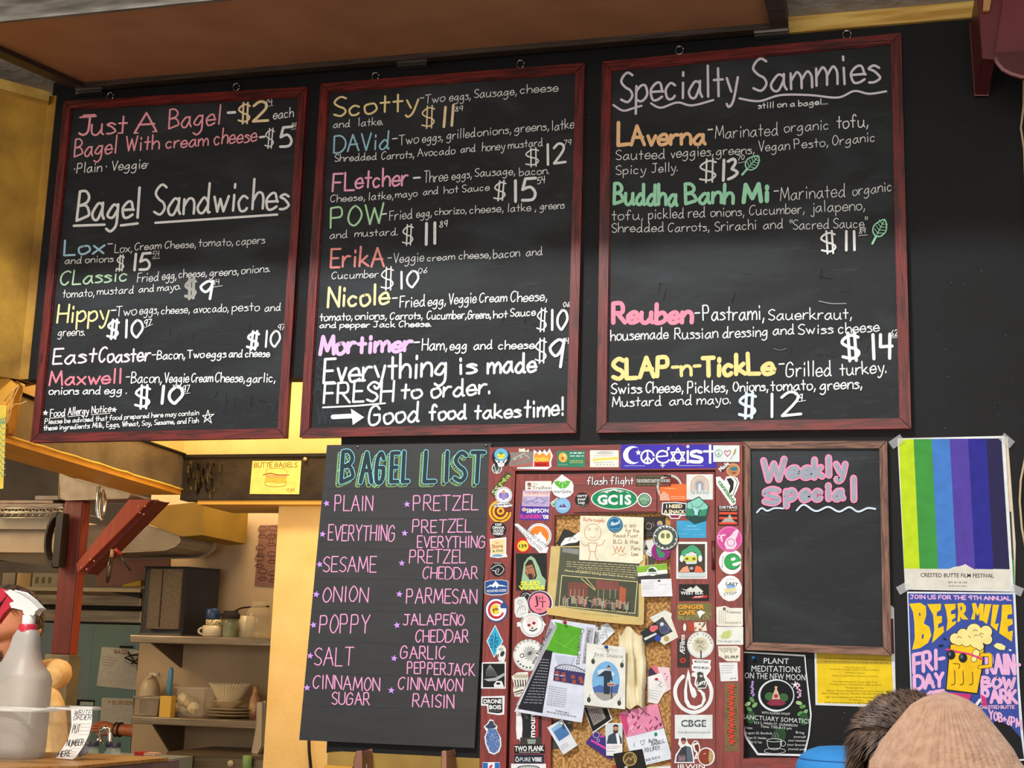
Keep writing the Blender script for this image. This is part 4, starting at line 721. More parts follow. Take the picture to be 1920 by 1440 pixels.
# --- left door stile
st('white trailhead card with black serif lettering', Z3, YD, lambda a: (a.body('#eeece4', [(612, 592), (965, 590), (965, 722), (610, 722)]), a.text('#7c9838', 'The', 710, 648, 780, 645, 36), a.text('#50504c', 'Trailhead', 708, 705, 985, 700, 50), a.disc('#8c6a58', 665, 632, 28, 22), a.rect('#8c6a58', 640, 655, 700, 665), a.disc('#a07868', 665, 690, 24, 14)), 'business_card', 'card')
st('lilac mountain landscape card below the white serif card', Z3, YD - .0006, lambda a: (a.body('#b8a8cc', [(578, 715), (950, 725), (938, 938), (565, 930)]), a.rect('#e0c8c8', 580, 735, 940, 800), a.text('#b06878', 'THE BIKE SHOP', 600, 762, 930, 762, 26, .02), [a.line(rnd.choice(['#8c98d0', '#d8c8e8', '#7c70b0']), 9, [(590 + i * 18, rnd.uniform(800, 900)), (640 + i * 18, rnd.uniform(800, 900))]) for i in range(16)]))
st('purple election style sticker with white and hot pink capitals', Z3, YD, lambda a: (a.body('#5038a0', [(545, 918), (935, 935), (930, 1122), (530, 1115)]), a.disc('#d8b090', 595, 975, 32, 26), a.text(W_, 'SIMPSON', 625, 1018, 925, 1015, 56, .03), a.text('#e84890', 'FLANDERS', 545, 1095, 830, 1095, 56, .03), a.text(W_, "'08", 842, 1100, 925, 1100, 56, .03)))
st('small green diamond sticker behind the round blue one', Z3, YD, lambda a: (a.body(W_, [(948, 885), (1045, 815), (1068, 870), (990, 945)]), a.shape('#108a58', [(960, 885), (1042, 828), (1058, 868), (992, 930)]), a.text(W_, 'IN', 985, 905, 1045, 870, 36, .02)))
st('white drop shaped sticker with a bright green leaf fan', Z3, YD - .0012, lambda a: (a.body(W_, [(1105, 500), (1180, 550), (1245, 600), (1270, 670), (1262, 740), (1220, 790), (1150, 822), (1080, 818), (1005, 780), (968, 715), (965, 650), (1000, 590), (1060, 540)]), a.shape('#5cb838', [(995, 600), (1050, 585), (1110, 600), (1170, 585), (1225, 590), (1195, 650), (1150, 690), (1085, 692), (1035, 655)]), a.ring(W_, 1115, 645, 50, 7, a0=200, a1=340), a.line(W_, 7, [(1115, 610), (1115, 690)]), a.text('#5a5e60', 'marQaha', 998, 748, 1235, 748, 40, .01)))
st('round pale blue sticker with a tiny mountain skyline', Z3, YD - .0018, lambda a: (a.body('#78a8d8', E(1118, 922, 106)), a.ring('#b8d8f0', 1118, 922, 88, 6), a.disc('#8cc0e8', 1118, 922, 76), a.shape('#6a5088', [(1062, 945), (1085, 905), (1110, 925), (1130, 892), (1175, 945)]), a.line(W_, 5, [(1065, 962), (1172, 962)])))
st('orange mountain circle sticker with a slanted white lettered banner', Z3, YD - .0004, lambda a: (a.body(W_, E(795, 1330, 170)), a.ring('#7c7c7c', 795, 1330, 152, 6), a.disc('#ec8430', 795, 1330, 135), a.shape(W_, [(690, 1370), (740, 1300), (770, 1320), (815, 1270), (850, 1330), (885, 1365), (900, 1420), (840, 1470), (720, 1470)]), a.body(W_, [(462, 1175), (505, 1160), (925, 1490), (900, 1560), (800, 1560)]), a.text('#5a6068', 'CRESTED BUTTE', 572, 1238, 890, 1500, 44), a.text('#5a6068', 'MOUNTAIN GUIDES', 480, 1230, 830, 1540, 44)))
st('red round sticker with a yellow centre numbered one three nine', Z5, YD, lambda a: (a.body('#c42a2c', E(578, 92, 108)), a.disc('#f6d44a', 580, 98, 74), a.text('#2c2410', '139', 528, 122, 632, 118, 46, .03)))
def f_(a):
    a.body('#2a2c28', R(485, 200, 902, 702)); a.shape('#9cc09c', [(560, 560), (595, 330), (640, 260), (690, 232), (740, 270), (800, 390), (835, 500), (890, 560), (870, 690), (570, 690)]); a.shape('#2c2e2a', [(612, 345), (660, 280), (705, 290), (740, 380), (770, 500), (750, 545), (670, 555), (610, 470)])
    a.shape('#b07858', [(618, 375), (700, 340), (735, 420), (750, 500), (712, 542), (665, 540), (625, 480), (608, 430)]); a.shape('#3a2c22', [(612, 340), (700, 300), (712, 345), (618, 372)]); a.shape('#4a3428', [(640, 478), (690, 468), (722, 500), (710, 542), (665, 545)]); a.line('#3a281e', 8, [(625, 402), (655, 398)]); a.line('#3a281e', 8, [(672, 395), (702, 385)]); a.line('#8c5a40', 7, [(655, 405), (645, 445), (665, 450)])
    a.text('#e8e838', 'SLED', 548, 628, 820, 622, 54, .045); a.text('#e8e838', 'WARS', 520, 690, 880, 686, 54, .045)
st('dark square sticker of a bearded hooded man above yellow letters', Z5, YD - .0003, f_)
st('dark round sticker with white curves, mostly covered', Z5, YD, lambda a: (a.body('#28282c', E(622, 790, 84)), a.line(W_, 5, [(560, 770), (620, 730), (680, 760)], True), a.line(W_, 5, [(580, 800), (640, 740), (690, 800)], True), a.ring('#909090', 622, 790, 60, 4)))
st('white rounded tag sticker with a grey sketch', Z5, YD - .0006, lambda a: (a.body('#dfe3e0', [(465, 820), (520, 785), (600, 785), (630, 830), (655, 970), (640, 1040), (560, 1072), (490, 1060), (465, 1000)]), a.ring('#7c8484', 540, 860, 28, 6), a.line('#7c8484', 7, [(500, 990), (530, 930), (600, 910), (610, 970)], True), a.line('#7c8484', 5, [(535, 900), (545, 960)]), a.line('#7c8484', 5, [(570, 895), (580, 950)]), a.scrib('#8c9494', 6, 550, 1020, 620, 1000, 4)))
st('pink round monogram sticker with a dark ring', Z5, YD - .0012, lambda a: (a.body(W_, E(812, 872, 172)), a.disc('#3c3050', 808, 870, 162), a.disc('#f08898', 805, 868, 138), a.text('#4a3040', 'J', 730, 890, 790, 880, 120), a.text('#4a3040', 'H', 795, 835, 850, 835, 70), a.text('#4a3040', 'T', 800, 930, 890, 930, 92), a.text('#4a3040', 'Hair', 760, 970, 840, 970, 36)))
st('round white sugar skull sticker with a ring of capitals', Z5, YD - .0016, lambda a: (a.body(W_, E(705, 1165, 165)), a.body(W_, [(500, 1130), (560, 1120), (560, 1185), (500, 1190)]), a.body(W_, [(850, 1120), (892, 1160), (850, 1200)]), a.ring('#9aa0a0', 705, 1165, 140, 14), a.ring(W_, 705, 1165, 140, 5), a.shape('#e8dcd8', [(640, 1060), (700, 1035), (765, 1055), (785, 1130), (765, 1200), (730, 1250), (670, 1240), (640, 1180), (618, 1120)]), a.disc('#8c3038', 662, 1168, 24, 20), a.disc('#8c3038', 728, 1140, 24, 20), a.shape(K_, [(700, 1185), (725, 1215), (695, 1220)]), a.line('#304038', 16, [(672, 1235), (720, 1245), (768, 1215)], True), a.text('#404444', 'LOUD', 560, 1140, 590, 1060, 30, .02), a.text('#404444', 'LOVE', 800, 1060, 850, 1120, 30, .02)))
def f_(a):
    a.body('#e6e9e6', E(550, 170, 178)); a.ring('#90a098', 550, 170, 168, 4)
    for i, ch in enumerate('FLOODGATE'):
        t = math.radians(200 + i * 16.5); a.text('#3c4440', ch, 550 + 146 * math.cos(t) - 10 * -math.sin(t), 170 + 146 * math.sin(t) - 10 * math.cos(t), 550 + 146 * math.cos(t) + 12 * -math.sin(t), 170 + 146 * math.sin(t) + 12 * math.cos(t), 34)
    for i, ch in enumerate('OPERA'):
        t = math.radians(150 - i * 16.5); a.text('#3c4440', ch, 550 + 156 * math.cos(t) + 10 * -math.sin(t), 170 + 156 * math.sin(t) + 10 * math.cos(t), 550 + 156 * math.cos(t) - 12 * -math.sin(t) * -1 * -1, 170 + 156 * math.sin(t) - 12 * math.cos(t), 34) if 0 else a.disc('#3c4440', 550 + 140 * math.cos(t), 170 + 140 * math.sin(t), 11, 9)
    for i in range(14): t = i * .45; a.line('#505854', 5, [(560, 150), (560 + 45 * math.cos(t), 150 + 45 * math.sin(t)), (560 + 80 * math.cos(t + .5), 150 + 80 * math.sin(t + .5))], True)
    a.ring('#505854', 470, 175, 20, 6)
st('large round white sticker with tangled drawing and outer capitals', Z7, YD, f_)
def f_(a):
    a.body('#e8e4d8', [(355, 410), (420, 365), (540, 360), (545, 420), (520, 500), (450, 640), (390, 635), (372, 560), (385, 500)])
    for i in range(5): a.line('#35332e', 12, [(392 + i * 30, 450), (405 + i * 27, 520)])
    for i in range(9): a.ring('#8c7c4c', 385 + i * 18, 400 + (i % 2) * 14, 12, 5)
    a.text('#3a3834', 'SAVE', 392, 550, 500, 520, 30); a.line('#35332e', 12, [(390, 590), (480, 560)]); a.line('#35332e', 7, [(400, 615), (470, 590)])
st('cream drum shaped sticker with black stripes', Z7, YD - .0004, f_)
st('white polar animal silhouette sticker', Z7, YD - .0003, lambda a: (a.body(W_, [(408, 800), (455, 808), (475, 900), (478, 1000), (470, 1110), (415, 1118), (405, 1000)]), a.body(W_, [(440, 1110), (470, 1090), (480, 1130), (450, 1142)])))
st('tall black sticker with white letters running upwards beside a red bar', Z7, YD, lambda a: (a.body('#26282a', R(470, 800, 692, 1102)), a.rect('#b02c38', 626, 830, 656, 1098), a.text(W_, 'mount', 618, 1098, 618, 790, 66, .03), a.line('#7c8080', 8, [(480, 830), (530, 880)]), a.line('#7c8080', 8, [(495, 815), (545, 870)])))
st('small dark strip sticker with a pale badge', Z7, YD - .0005, lambda a: (a.body('#3e3c38', R(452, 1096, 692, 1185)), a.shape('#9cac9c', [(530, 1118), (628, 1118), (622, 1165), (540, 1168)]), a.text('#3c4440', 'LASER', 540, 1150, 620, 1150, 22)))
st('black banner sticker with torn looking white capitals', Z7, YD - .0008, lambda a: (a.body('#1c1c1e', R(385, 1178, 727, 1276)), a.text(W_, 'TWO PLANK', 392, 1250, 720, 1245, 58, .03), a.text('#d8d8d8', 'PRODUCTIONS', 440, 1270, 670, 1270, 15)))
st('navy banner sticker with a white drop and capitals', Z7, YD - .0008, lambda a: (a.body('#23283c', R(383, 1290, 716, 1386)), a.line(W_, 8, [(415, 1310), (400, 1350), (418, 1368), (435, 1350), (415, 1310)], True), a.text(W_, 'PURE', 448, 1366, 570, 1366, 48), a.text(W_, 'VIBE', 582, 1366, 695, 1366, 48, .03)))
st('white card sticker with a grey dome at the frame edge', Z7, YD, lambda a: (a.body(W_, R(350, 1392, 742, 1490)), a.disc('#6c7478', 545, 1440, 130, 34), a.disc('#b8c0c0', 545, 1445, 110, 24)))
# --- top rail and raised panel
st('white brush lettered word sticker on the upper door rail', (1090, 880, 7.2), YD, lambda a: (a.hand('#241c1a', 22, 'flash flight', 75, 205, 700, 200, 100, 0), a.hand(W_, 12, 'flash flight', 75, 205, 700, 200, 100, 0)))
st('wide battered brown strip sticker with narrow pale capitals', Z4, YD, lambda a: (a.body('#4a4230', R(375, 508, 852, 662)), a.rect('#746c58', 385, 560, 842, 615), a.text('#d8dce0', "THE INTERNET CAN'T FIX YOUR BIKE", 388, 610, 838, 608, 46, .01), a.scrib('#8c8468', 8, 400, 530, 830, 530, 9), a.scrib('#8c8468', 8, 400, 640, 830, 640, 9)))
st('round black carry your cup sticker', Z3, YR, lambda a: (a.body('#2c2a28', E(1380, 842, 100)), a.text(W_, 'carry', 1312, 805, 1448, 800, 40, .02), a.text(W_, 'your', 1315, 852, 1430, 850, 42, .02), a.text(W_, 'cup', 1325, 898, 1415, 898, 42, .02), a.line('#c8c0b0', 4, [(1310, 915), (1370, 932), (1440, 910)], True)))
def f_(a):
    a.body(W_, E(1152, 935, 44, 20.5)); a.disc('#1f8a58', 1152, 935, 42, 19); a.shape(W_, [(1122, 927), (1130, 922), (1138, 925), (1150, 919), (1162, 924), (1172, 921), (1182, 927), (1176, 922), (1152, 916.6), (1130, 921)])
    a.text('#3c5848', 'Crested Butte', 1132, 923.5, 1172, 923.5, 4.5, .01); a.text(W_, 'GC1S', 1120, 945.5, 1184, 945.5, 18, .045)
st('green oval sticker with big white letters on the raised panel', (0, 0, 1), YR, f_)
st('small round green pizza sticker beside the green oval', Z4, YR, lambda a: (a.body(W_, E(492, 845, 96)), a.disc('#3c6c48', 492, 845, 82), a.disc('#8cb898', 492, 840, 66), a.text('#284838', 'PIZZA', 440, 890, 548, 888, 40, .01), a.line('#2c5038', 6, [(445, 820), (490, 790), (540, 830)], True)))
# --- right door stile
st('white arc shaped ring sticker mostly covered by an orange card', Z4, YD, lambda a: (a.body('#e4eae4', E(830, 675, 172)), a.disc('#74302a', 830, 675, 145), a.ring('#2c2c2c', 830, 675, 155, 6)))
st('orange card with a pale floral corner', Z4, YD - .0009, lambda a: (a.body('#ee7438', [(698, 668), (850, 662), (852, 632), (1056, 630), (1060, 858), (700, 855)]), a.shape('#e8b8a0', [(702, 780), (755, 730), (815, 770), (835, 850), (705, 850)]), a.ring('#c89078', 768, 800, 35, 6), a.scrib('#f8d8c0', 6, 760, 690, 920, 690, 8), a.scrib('#f8d8c0', 7, 850, 800, 1040, 800, 8), a.scrib('#f8d8c0', 7, 850, 825, 1045, 825, 8)), 'business_card', 'card')
st('white square sticker with a pastel rainbow arch', Z4, YD, lambda a: (a.body('#dfe7e4', R(1060, 500, 1416, 840)), [a.line(c, 11, [(1237 - r, 712), (1237 - r, 640)] + [(1237 + r * math.cos(t), 640 - r * 1.0 * math.sin(t)) for t in [math.pi - i * math.pi / 10 for i in range(1, 10)]] + [(1237 + r, 640), (1237 + r, 712)]) for r, c in ((118, '#c88860'), (98, '#d8a888'), (78, '#a8a8a0'), (58, '#c88860'), (40, '#5c6c8c'), (22, '#8c9cb4'))], a.text('#5c6464', 'THE DRUG IN US', 1115, 765, 1360, 765, 46)))
st('white outlined snack sticker with chunky capitals', Z4, YD - .001, lambda a: (a.body(W_, [(732, 880), (900, 872), (1062, 890), (1062, 1052), (985, 1062), (960, 1100), (850, 1100), (818, 1062), (720, 1038)]), a.shape('#2c3038', [(745, 892), (900, 886), (1050, 900), (1050, 1042), (735, 1026)]), a.shape('#8c3040', [(830, 1050), (970, 1052), (950, 1088), (858, 1088)]), a.text('#f0e4b8', 'I NEED', 785, 955, 1005, 952, 50, .04), a.text('#f0e4b8', 'A SNACK', 752, 1025, 1042, 1030, 50, .04)))
st('teal five sided deer sticker', Z4, YD - .0012, lambda a: (a.body('#2c4c48', [(1228, 795), (1365, 925), (1325, 1125), (1165, 1172), (1050, 1085), (1062, 880)]), a.shape('#8cd0c0', [(1228, 812), (1350, 928), (1330, 1010), (1240, 970), (1195, 1060), (1140, 960), (1066, 1000), (1072, 888)]), a.shape('#3c9070', [(1066, 950), (1140, 975), (1170, 1060), (1062, 1060)]), a.shape('#3c9070', [(1340, 960), (1250, 985), (1215, 1065), (1325, 1060)]), a.shape('#a8e0e0', [(1130, 900), (1200, 960), (1215, 1050), (1170, 1050), (1160, 960)]), a.line('#385850', 6, [(1115, 880), (1150, 930), (1200, 950), (1250, 930), (1290, 880)], True), a.line('#385850', 5, [(1150, 925), (1120, 945)])))
st('sky blue blank looking card on the door stile', Z4, YD, lambda a: (a.body('#42a4d0', R(928, 1125, 1326, 1358)), a.scrib('#b8e0f0', 7, 1065, 1198, 1190, 1198, 5), a.scrib('#a0d4ec', 6, 1000, 1242, 1260, 1242, 9), a.scrib('#a0d4ec', 5, 950, 1305, 1080, 1305, 6), a.scrib('#a0d4ec', 5, 1150, 1315, 1290, 1315, 6)), 'business_card', 'card')
def f_(a):
    a.body('#e6eae8', R(922, 42, 1338, 542)); a.rect('#4c4238', 948, 72, 1310, 455)
    for i in range(34): x, y = rnd.uniform(955, 1300), rnd.uniform(80, 440); a.line('#5c5244', 4, [(x, y), (x + rnd.uniform(-14, 14), y + 10)])
    a.shape('#48a878', [(975, 240), (1000, 165), (1060, 130), (1100, 95), (1150, 85), (1200, 115), (1250, 170), (1275, 250), (1220, 260), (1190, 190), (1130, 170), (1065, 200), (1030, 270), (985, 300)])
    a.shape('#d8dcd8', [(1050, 210), (1130, 175), (1195, 205), (1200, 330), (1130, 375), (1050, 335)]); a.shape('#d8dc58', [(1020, 235), (1205, 238), (1205, 300), (1120, 308), (1030, 305)]); a.disc('#6c6c2c', 1065, 272, 22, 18); a.disc('#6c6c2c', 1160, 272, 22, 18)
    a.disc(W_, 995, 270, 26, 45); a.disc(W_, 1245, 270, 26, 45); a.shape('#3c3e3e', [(1070, 345), (1180, 340), (1185, 410), (1130, 450), (1085, 420)]); a.disc('#a8acac', 1128, 400, 26, 20); a.shape('#f0a080', [(955, 455), (1010, 390), (1075, 365), (1105, 450)]); a.shape('#f07048', [(1185, 365), (1250, 380), (1290, 452), (1165, 452)]); a.rect('#cbd8da', 948, 462, 1310, 515)
st('instant photo shaped sticker of a green haired man with yellow goggles', Z6, YD, f_)
st('black mountain sticker with white and red slanted lettering', Z6, YD, lambda a: (a.body('#2a2826', R(958, 614, 1362, 842)), a.shape('#d8dcd0', [(985, 672), (1055, 690), (1115, 650), (1150, 675), (1190, 630), (1250, 680), (1290, 715), (1200, 720), (1110, 715), (1040, 700)]), a.text(W_, 'WEST ELK', 980, 755, 1290, 748, 44, .03), a.shape('#d03838', [(1130, 790), (1290, 765), (1340, 765), (1338, 795), (1140, 808)]), a.text(W_, 'PROJECT', 1170, 798, 1285, 788, 20, .02)))
def f_(a):
    a.body('#7c7448', [(935, 872), (1398, 868), (1402, 1095), (1300, 1108), (930, 1100)])
    for i in range(50): x = rnd.uniform(940, 1390); y = rnd.uniform(990, 1060); a.line(rnd.choice(['#c8b878', '#4c4c30', '#a8a068', '#8c9870']), 5, [(x, y), (x + rnd.uniform(-8, 8), y + 38)])
    a.shape('#e8ece4', [(1200, 990), (1250, 965), (1320, 995), (1270, 1030), (1240, 1080), (1220, 1030)]); a.text('#f2a83c', 'GINGER', 945, 950, 1300, 945, 56, .03); a.text('#f2a83c', 'CAFE', 948, 1028, 1180, 1022, 56, .03)
st('busy yellow green cafe sticker with orange capitals', Z6, YD, f_)
st('narrow strip sticker with a white penguin shape and red marks', Z6, YD, lambda a: (a.body('#8c4c3c', R(1000, 1122, 1345, 1252)), a.disc(W_, 1035, 1195, 20, 52), a.shape('#e8e0d0', [(1160, 1130), (1320, 1128), (1335, 1245), (1170, 1248)]), [a.line('#d84838', 10, [(1080 + i * 22, 1135), (1100 + i * 18, 1245)]) for i in range(4)], [a.disc(rnd.choice(['#a09060', '#b86848', '#586850']), rnd.uniform(1175, 1315), rnd.uniform(1140, 1240), 11) for i in range(14)]))
st('dark narrow upright film sticker with a red rose at its foot', Z8, YD, lambda a: (a.body('#3e3430', R(778, -10, 920, 310)), a.text(W_, 'ÆFilms', 862, 160, 862, -60, 56, .02), a.disc('#b83c38', 842, 230, 34, 30), a.disc('#5c2420', 842, 230, 16, 14)))
def f_(a):
    a.body('#e8ebe6', E(1040, 55, 150)); a.ring('#b8bcb4', 1040, 55, 140, 5); a.disc('#d8d4b8', 1040, 58, 92)
    for i in range(16): a.line('#8c8c78', 4, [(rnd.uniform(975, 1100), rnd.uniform(-10, 120)), (rnd.uniform(975, 1100), rnd.uniform(-10, 120))])
    for i, ch in enumerate('ANGUS CREEK'):
        t = math.radians(190 + i * 16); a.text('#5c605c', ch, 1040 + 112 * math.cos(t) + 8 * math.sin(t), 55 + 112 * math.sin(t) - 8 * math.cos(t), 1040 + 112 * math.cos(t) - 8 * math.sin(t), 55 + 112 * math.sin(t) + 8 * math.cos(t), 24) if ch != ' ' else None
    a.line('#40405c', 14, [(1045, 120), (1045, 200)])
st('round cream sticker ringed with grey capitals', Z8, YD - .0004, f_)
st('white banner sticker reading mountain made music over a small guitar', Z8, YD - .0022, lambda a: (a.body(W_, [(945, 215), (1158, 225), (1150, 285), (1160, 300), (1148, 355), (1110, 400), (1125, 480), (1100, 545), (1010, 550), (970, 500), (985, 420), (940, 405), (945, 370), (985, 360), (945, 345), (940, 285), (958, 270)]), a.shape('#4c4c44', [(990, 480), (1005, 415), (1000, 370), (1030, 355), (1070, 370), (1080, 420), (1110, 480), (1095, 535), (1010, 538)]), a.disc('#d8d8cc', 1048, 405, 18, 12), a.hand(W_, 9, 'Larry', 1005, 515, 1095, 480, 44), a.text('#3c4448', 'MOUNTAIN', 972, 255, 1130, 262, 28, .02), a.text('#3c4448', 'MADE MUSIC', 962, 318, 1138, 328, 26, .02)))
def f_(a):
    a.k = 2
    a.line(W_, 42, [(845, 410), (790, 470), (755, 560), (770, 670), (830, 760), (920, 808), (1000, 810), (1090, 765), (1150, 680), (1165, 580), (1145, 500), (1110, 440)], True)
    a.shape(W_, [(903, 325), (925, 400), (930, 480), (950, 520), (985, 560), (1000, 620), (975, 655), (945, 640), (925, 580), (905, 470), (895, 440), (888, 560), (895, 660), (930, 730), (990, 745), (1050, 720), (1068, 650), (1040, 590), (1000, 560), (1040, 555), (1090, 600), (1100, 680), (1060, 750), (980, 785), (900, 760), (860, 690), (855, 580), (875, 450)])
st('large white swirling flame and ring decal', Z8, YD, f_)
st('off white card with ornate grey western initials', Z8, YD - .0004, lambda a: (a.body('#dfe7e6', R(752, 842, 1176, 1110)), a.text('#4c5458', 'CBGE', 820, 975, 1105, 975, 78, .03), a.line('#dfe7e6', 6, [(815, 938), (1110, 938)]), a.text('#5c6468', 'CrestedButteGearExchange.com', 785, 1050, 1150, 1050, 26)), 'business_card', 'card')
st('cut out sticker of a capped figure in a shawl', Z8, YD - .0012, lambda a: (a.body(W_, [(835, 1085), (880, 1095), (900, 1160), (945, 1190), (965, 1290), (975, 1385), (745, 1385), (760, 1290), (815, 1210), (790, 1170), (800, 1110)]), a.shape('#3c3c40', [(765, 1372), (775, 1300), (825, 1215), (870, 1190), (930, 1205), (950, 1300), (958, 1372)]), a.shape('#586878', [(880, 1200), (930, 1210), (955, 1372), (890, 1372)]), a.disc('#b07c68', 850, 1145, 26, 30), a.shape('#4c3c34', [(815, 1135), (830, 1098), (870, 1100), (885, 1140)]), a.rect('#c04858', 830, 1128, 868, 1138), [a.line('#b890a0', 5, [(790 + i * 9, 1360), (800 + i * 9, 1290 + (i % 3) * 15)]) for i in range(9)]))
st('white letter s ring sticker partly behind the shawled figure', Z8, YD, lambda a: (a.body(W_, E(985, 1235, 52, 105)), a.disc('#74302a', 985, 1235, 40, 92), a.line(W_, 20, [(1005, 1165), (965, 1180), (975, 1240), (1000, 1270), (985, 1315)], True)))
st('round white rimmed sticker with a brown red centre', Z8, YD - .0008, lambda a: (a.body(W_, E(1105, 1312, 98, 104)), a.disc('#90402c', 1102, 1312, 84, 90), a.shape('#b8a070', [(1140, 1235), (1180, 1280), (1185, 1340), (1140, 1395), (1130, 1330)]), a.line('#f0e0c8', 6, [(1078, 1280), (1098, 1275)])))
st('white capital letters decal at the foot of the door', Z8, YD, lambda a: (setattr(a, 'k', 2), a.text(W_, 'IRWIN', 785, 1452, 1090, 1448, 56, .01)))
# --- right casing
st('round orange sticker with a teal fish shape', Z4, YC, lambda a: (a.body('#d8a070', E(1690, 442, 92)), a.disc('#c08458', 1690, 442, 74), a.disc('#3c7c88', 1700, 425, 55, 26), a.disc('#8c5038', 1700, 480, 30, 14)))
st('slanted white made lettering sticker', Z4, YC - .0008, lambda a: (a.body('#3c2420', [(1495, 420), (1600, 345), (1640, 375), (1545, 470)]), a.text(W_, 'Made', 1522, 462, 1640, 362, 58, .03)))
st('long slanting white and green cannabis sticker with a skunk tail', Z4, YC, lambda a: (a.body(W_, [(1455, 535), (1510, 530), (1570, 590), (1600, 530), (1670, 520), (1745, 545), (1775, 620), (1740, 720), (1700, 800), (1728, 830), (1722, 900), (1665, 928), (1600, 830), (1465, 640)]), a.shape('#2c2c26', [(1600, 560), (1660, 548), (1700, 600), (1690, 700), (1650, 760), (1630, 740), (1650, 660), (1620, 600)]), a.line('#3c3c38', 9, [(1705, 545), (1745, 610), (1715, 700), (1685, 790)], True), a.text('#3c8838', 'cannabis', 1478, 600, 1690, 895, 60, .03)))
st('black sticker with orange bars behind a grey mountain', Z4, YC, lambda a: (a.body('#2c2220', R(1485, 925, 1762, 1192)), a.text(W_, 'DIRTBAG', 1505, 962, 1745, 962, 36, .02), a.text('#e8a088', 'STATE OF MIND', 1505, 992, 1745, 992, 18, .02), a.rect('#e05038', 1500, 1010, 1745, 1040), a.rect('#e05038', 1500, 1075, 1745, 1105), a.rect('#e05038', 1500, 1145, 1745, 1175), a.shape('#b0aca8', [(1530, 1145), (1580, 1090), (1610, 1095), (1640, 1035), (1660, 1060), (1680, 1110), (1725, 1145)])))
st('round magenta sticker with a white bottle shape', Z4, YC - .0006, lambda a: (a.body('#d0589c', E(1640, 1372, 176)), a.ring('#e890c0', 1640, 1372, 160, 8), a.shape('#f0d4e4', [(1655, 1330), (1700, 1270), (1740, 1240), (1765, 1260), (1745, 1330), (1720, 1380), (1740, 1450), (1700, 1510), (1600, 1510), (1570, 1440), (1600, 1370)]), a.ring('#c86ca0', 1658, 1420, 50, 10), a.ring('#f0d4e4', 1500, 1345, 22, 9), a.line('#f0d4e4', 22, [(1540, 1400), (1530, 1330), (1580, 1320)], True)))
st('round white sticker with a fat green letter e', Z6, YC, lambda a: (a.body(W_, [(x, y) for x, y in E(1660, 312, 162, 170) if x < 1808]), a.disc('#1c4c30', 1680, 310, 112), a.disc('#38a858', 1678, 308, 104), a.disc(W_, 1690, 275, 34, 22, -20), a.shape(W_, [(1668, 330), (1795, 305), (1800, 330), (1740, 365), (1690, 370)]), a.shape('#38a858', [(1600, 330), (1795, 270), (1800, 300), (1650, 345)]), a.text('#505854', 'BUY LOCAL', 1552, 385, 1560, 230, 22)))
st('wavy edged white sticker with blue and yellow scribbled lettering', Z6, YC, lambda a: (a.body(W_, [(1550, 540), (1600, 505), (1650, 498), (1700, 505), (1760, 545), (1790, 600), (1810, 660), (1800, 740), (1755, 800), (1700, 838), (1625, 845), (1560, 815), (1510, 760), (1490, 690), (1480, 630), (1515, 590)]), a.disc('#8cb4dc', 1660, 650, 62, 40), a.text('#4c5458', 'LAST', 1590, 625, 1755, 640, 46, .02), a.shape('#e0d8a0', [(1560, 680), (1720, 660), (1740, 700), (1580, 730)]), a.text('#7c7c68', 'STEEP', 1565, 770, 1740, 750, 40, .01), a.scrib('#8c9090', 5, 1600, 548, 1710, 548, 6)))
st('white book shaped sticker with grey century lettering', Z6, YC, lambda a: (a.body('#e9e7da', [(1462, 925), (1580, 908), (1650, 935), (1820, 935), (1822, 1170), (1800, 1185), (1480, 1178), (1465, 1150)]), a.disc('#5c6c50', 1570, 948, 20, 22), a.text('#5c5c50', 'Treasury', 1590, 1005, 1800, 1008, 36, .01), [a.line('#a8a488', 5, [(1500 + i * 28, 960), (1500 + i * 28, 1150)]) for i in range(4)], a.text('#8c8868', 'toppers', 1580, 1145, 1800, 1145, 32)))
st('white sticker with a yellow lime wedge', Z6, YC, lambda a: (a.body('#e6eae2', R(1465, 1190, 1826, 1432)), a.shape('#d0d890', [(1510, 1325), (1560, 1260), (1630, 1230), (1675, 1245), (1670, 1310), (1620, 1350), (1550, 1355)]), [a.line('#98a850', 5, [(1540 + i * 25, 1350), (1570 + i * 22, 1255)]) for i in range(4)], a.text('#5c625c', 'The Ginger Lime', 1480, 1395, 1790, 1395, 24)))
st('cream bus shaped sticker with a crowd of marks', Z8, YC, lambda a: (a.body('#ece8d8', [(1238, 70), (1450, 68), (1488, 90), (1486, 240), (1340, 238), (1285, 200), (1245, 180)]), [a.line(rnd.choice(['#6c6c48', '#a89850', '#50544c']), 6, [(1255 + i * 17, 85), (1258 + i * 17, rnd.uniform(110, 150))]) for i in range(12)], a.text('#505850', 'SURF', 1310, 205, 1470, 205, 32, .02)))
st('small white handwritten note stuck on the casing', Z8, YC, lambda a: (a.body('#e6eaea', [(1250, 255), (1455, 250), (1465, 460), (1268, 465)]), [a.scrib('#7c8488', 5, 1270, 292 + i * 26, 1430 - i * 12, 290 + i * 26, 7) for i in range(4)], a.scrib('#505860', 7, 1375, 435, 1440, 430, 2)), 'note', 'note')
def f_(a):
    a.body('#7c6848', R(1312, 480, 1472, 1252))
    for i in range(60): x, y = rnd.uniform(1320, 1465), rnd.uniform(485, 1200); a.line(rnd.choice(['#5c4c34', '#948058', '#6c5c40']), 4, [(x, y), (x + rnd.uniform(-3, 3), y + rnd.uniform(25, 60))])
    [a.line('#d84a38', 15, [(1350 + rnd.uniform(-8, 8), 505 + i * 62), (1420 + rnd.uniform(-8, 8), 520 + i * 62), (1365 + rnd.uniform(-10, 10), 535 + i * 62), (1412, 552 + i * 62)], True) for i in range(11)]
st('long upright wood grain sticker with red painted lettering', Z8, YC, f_)
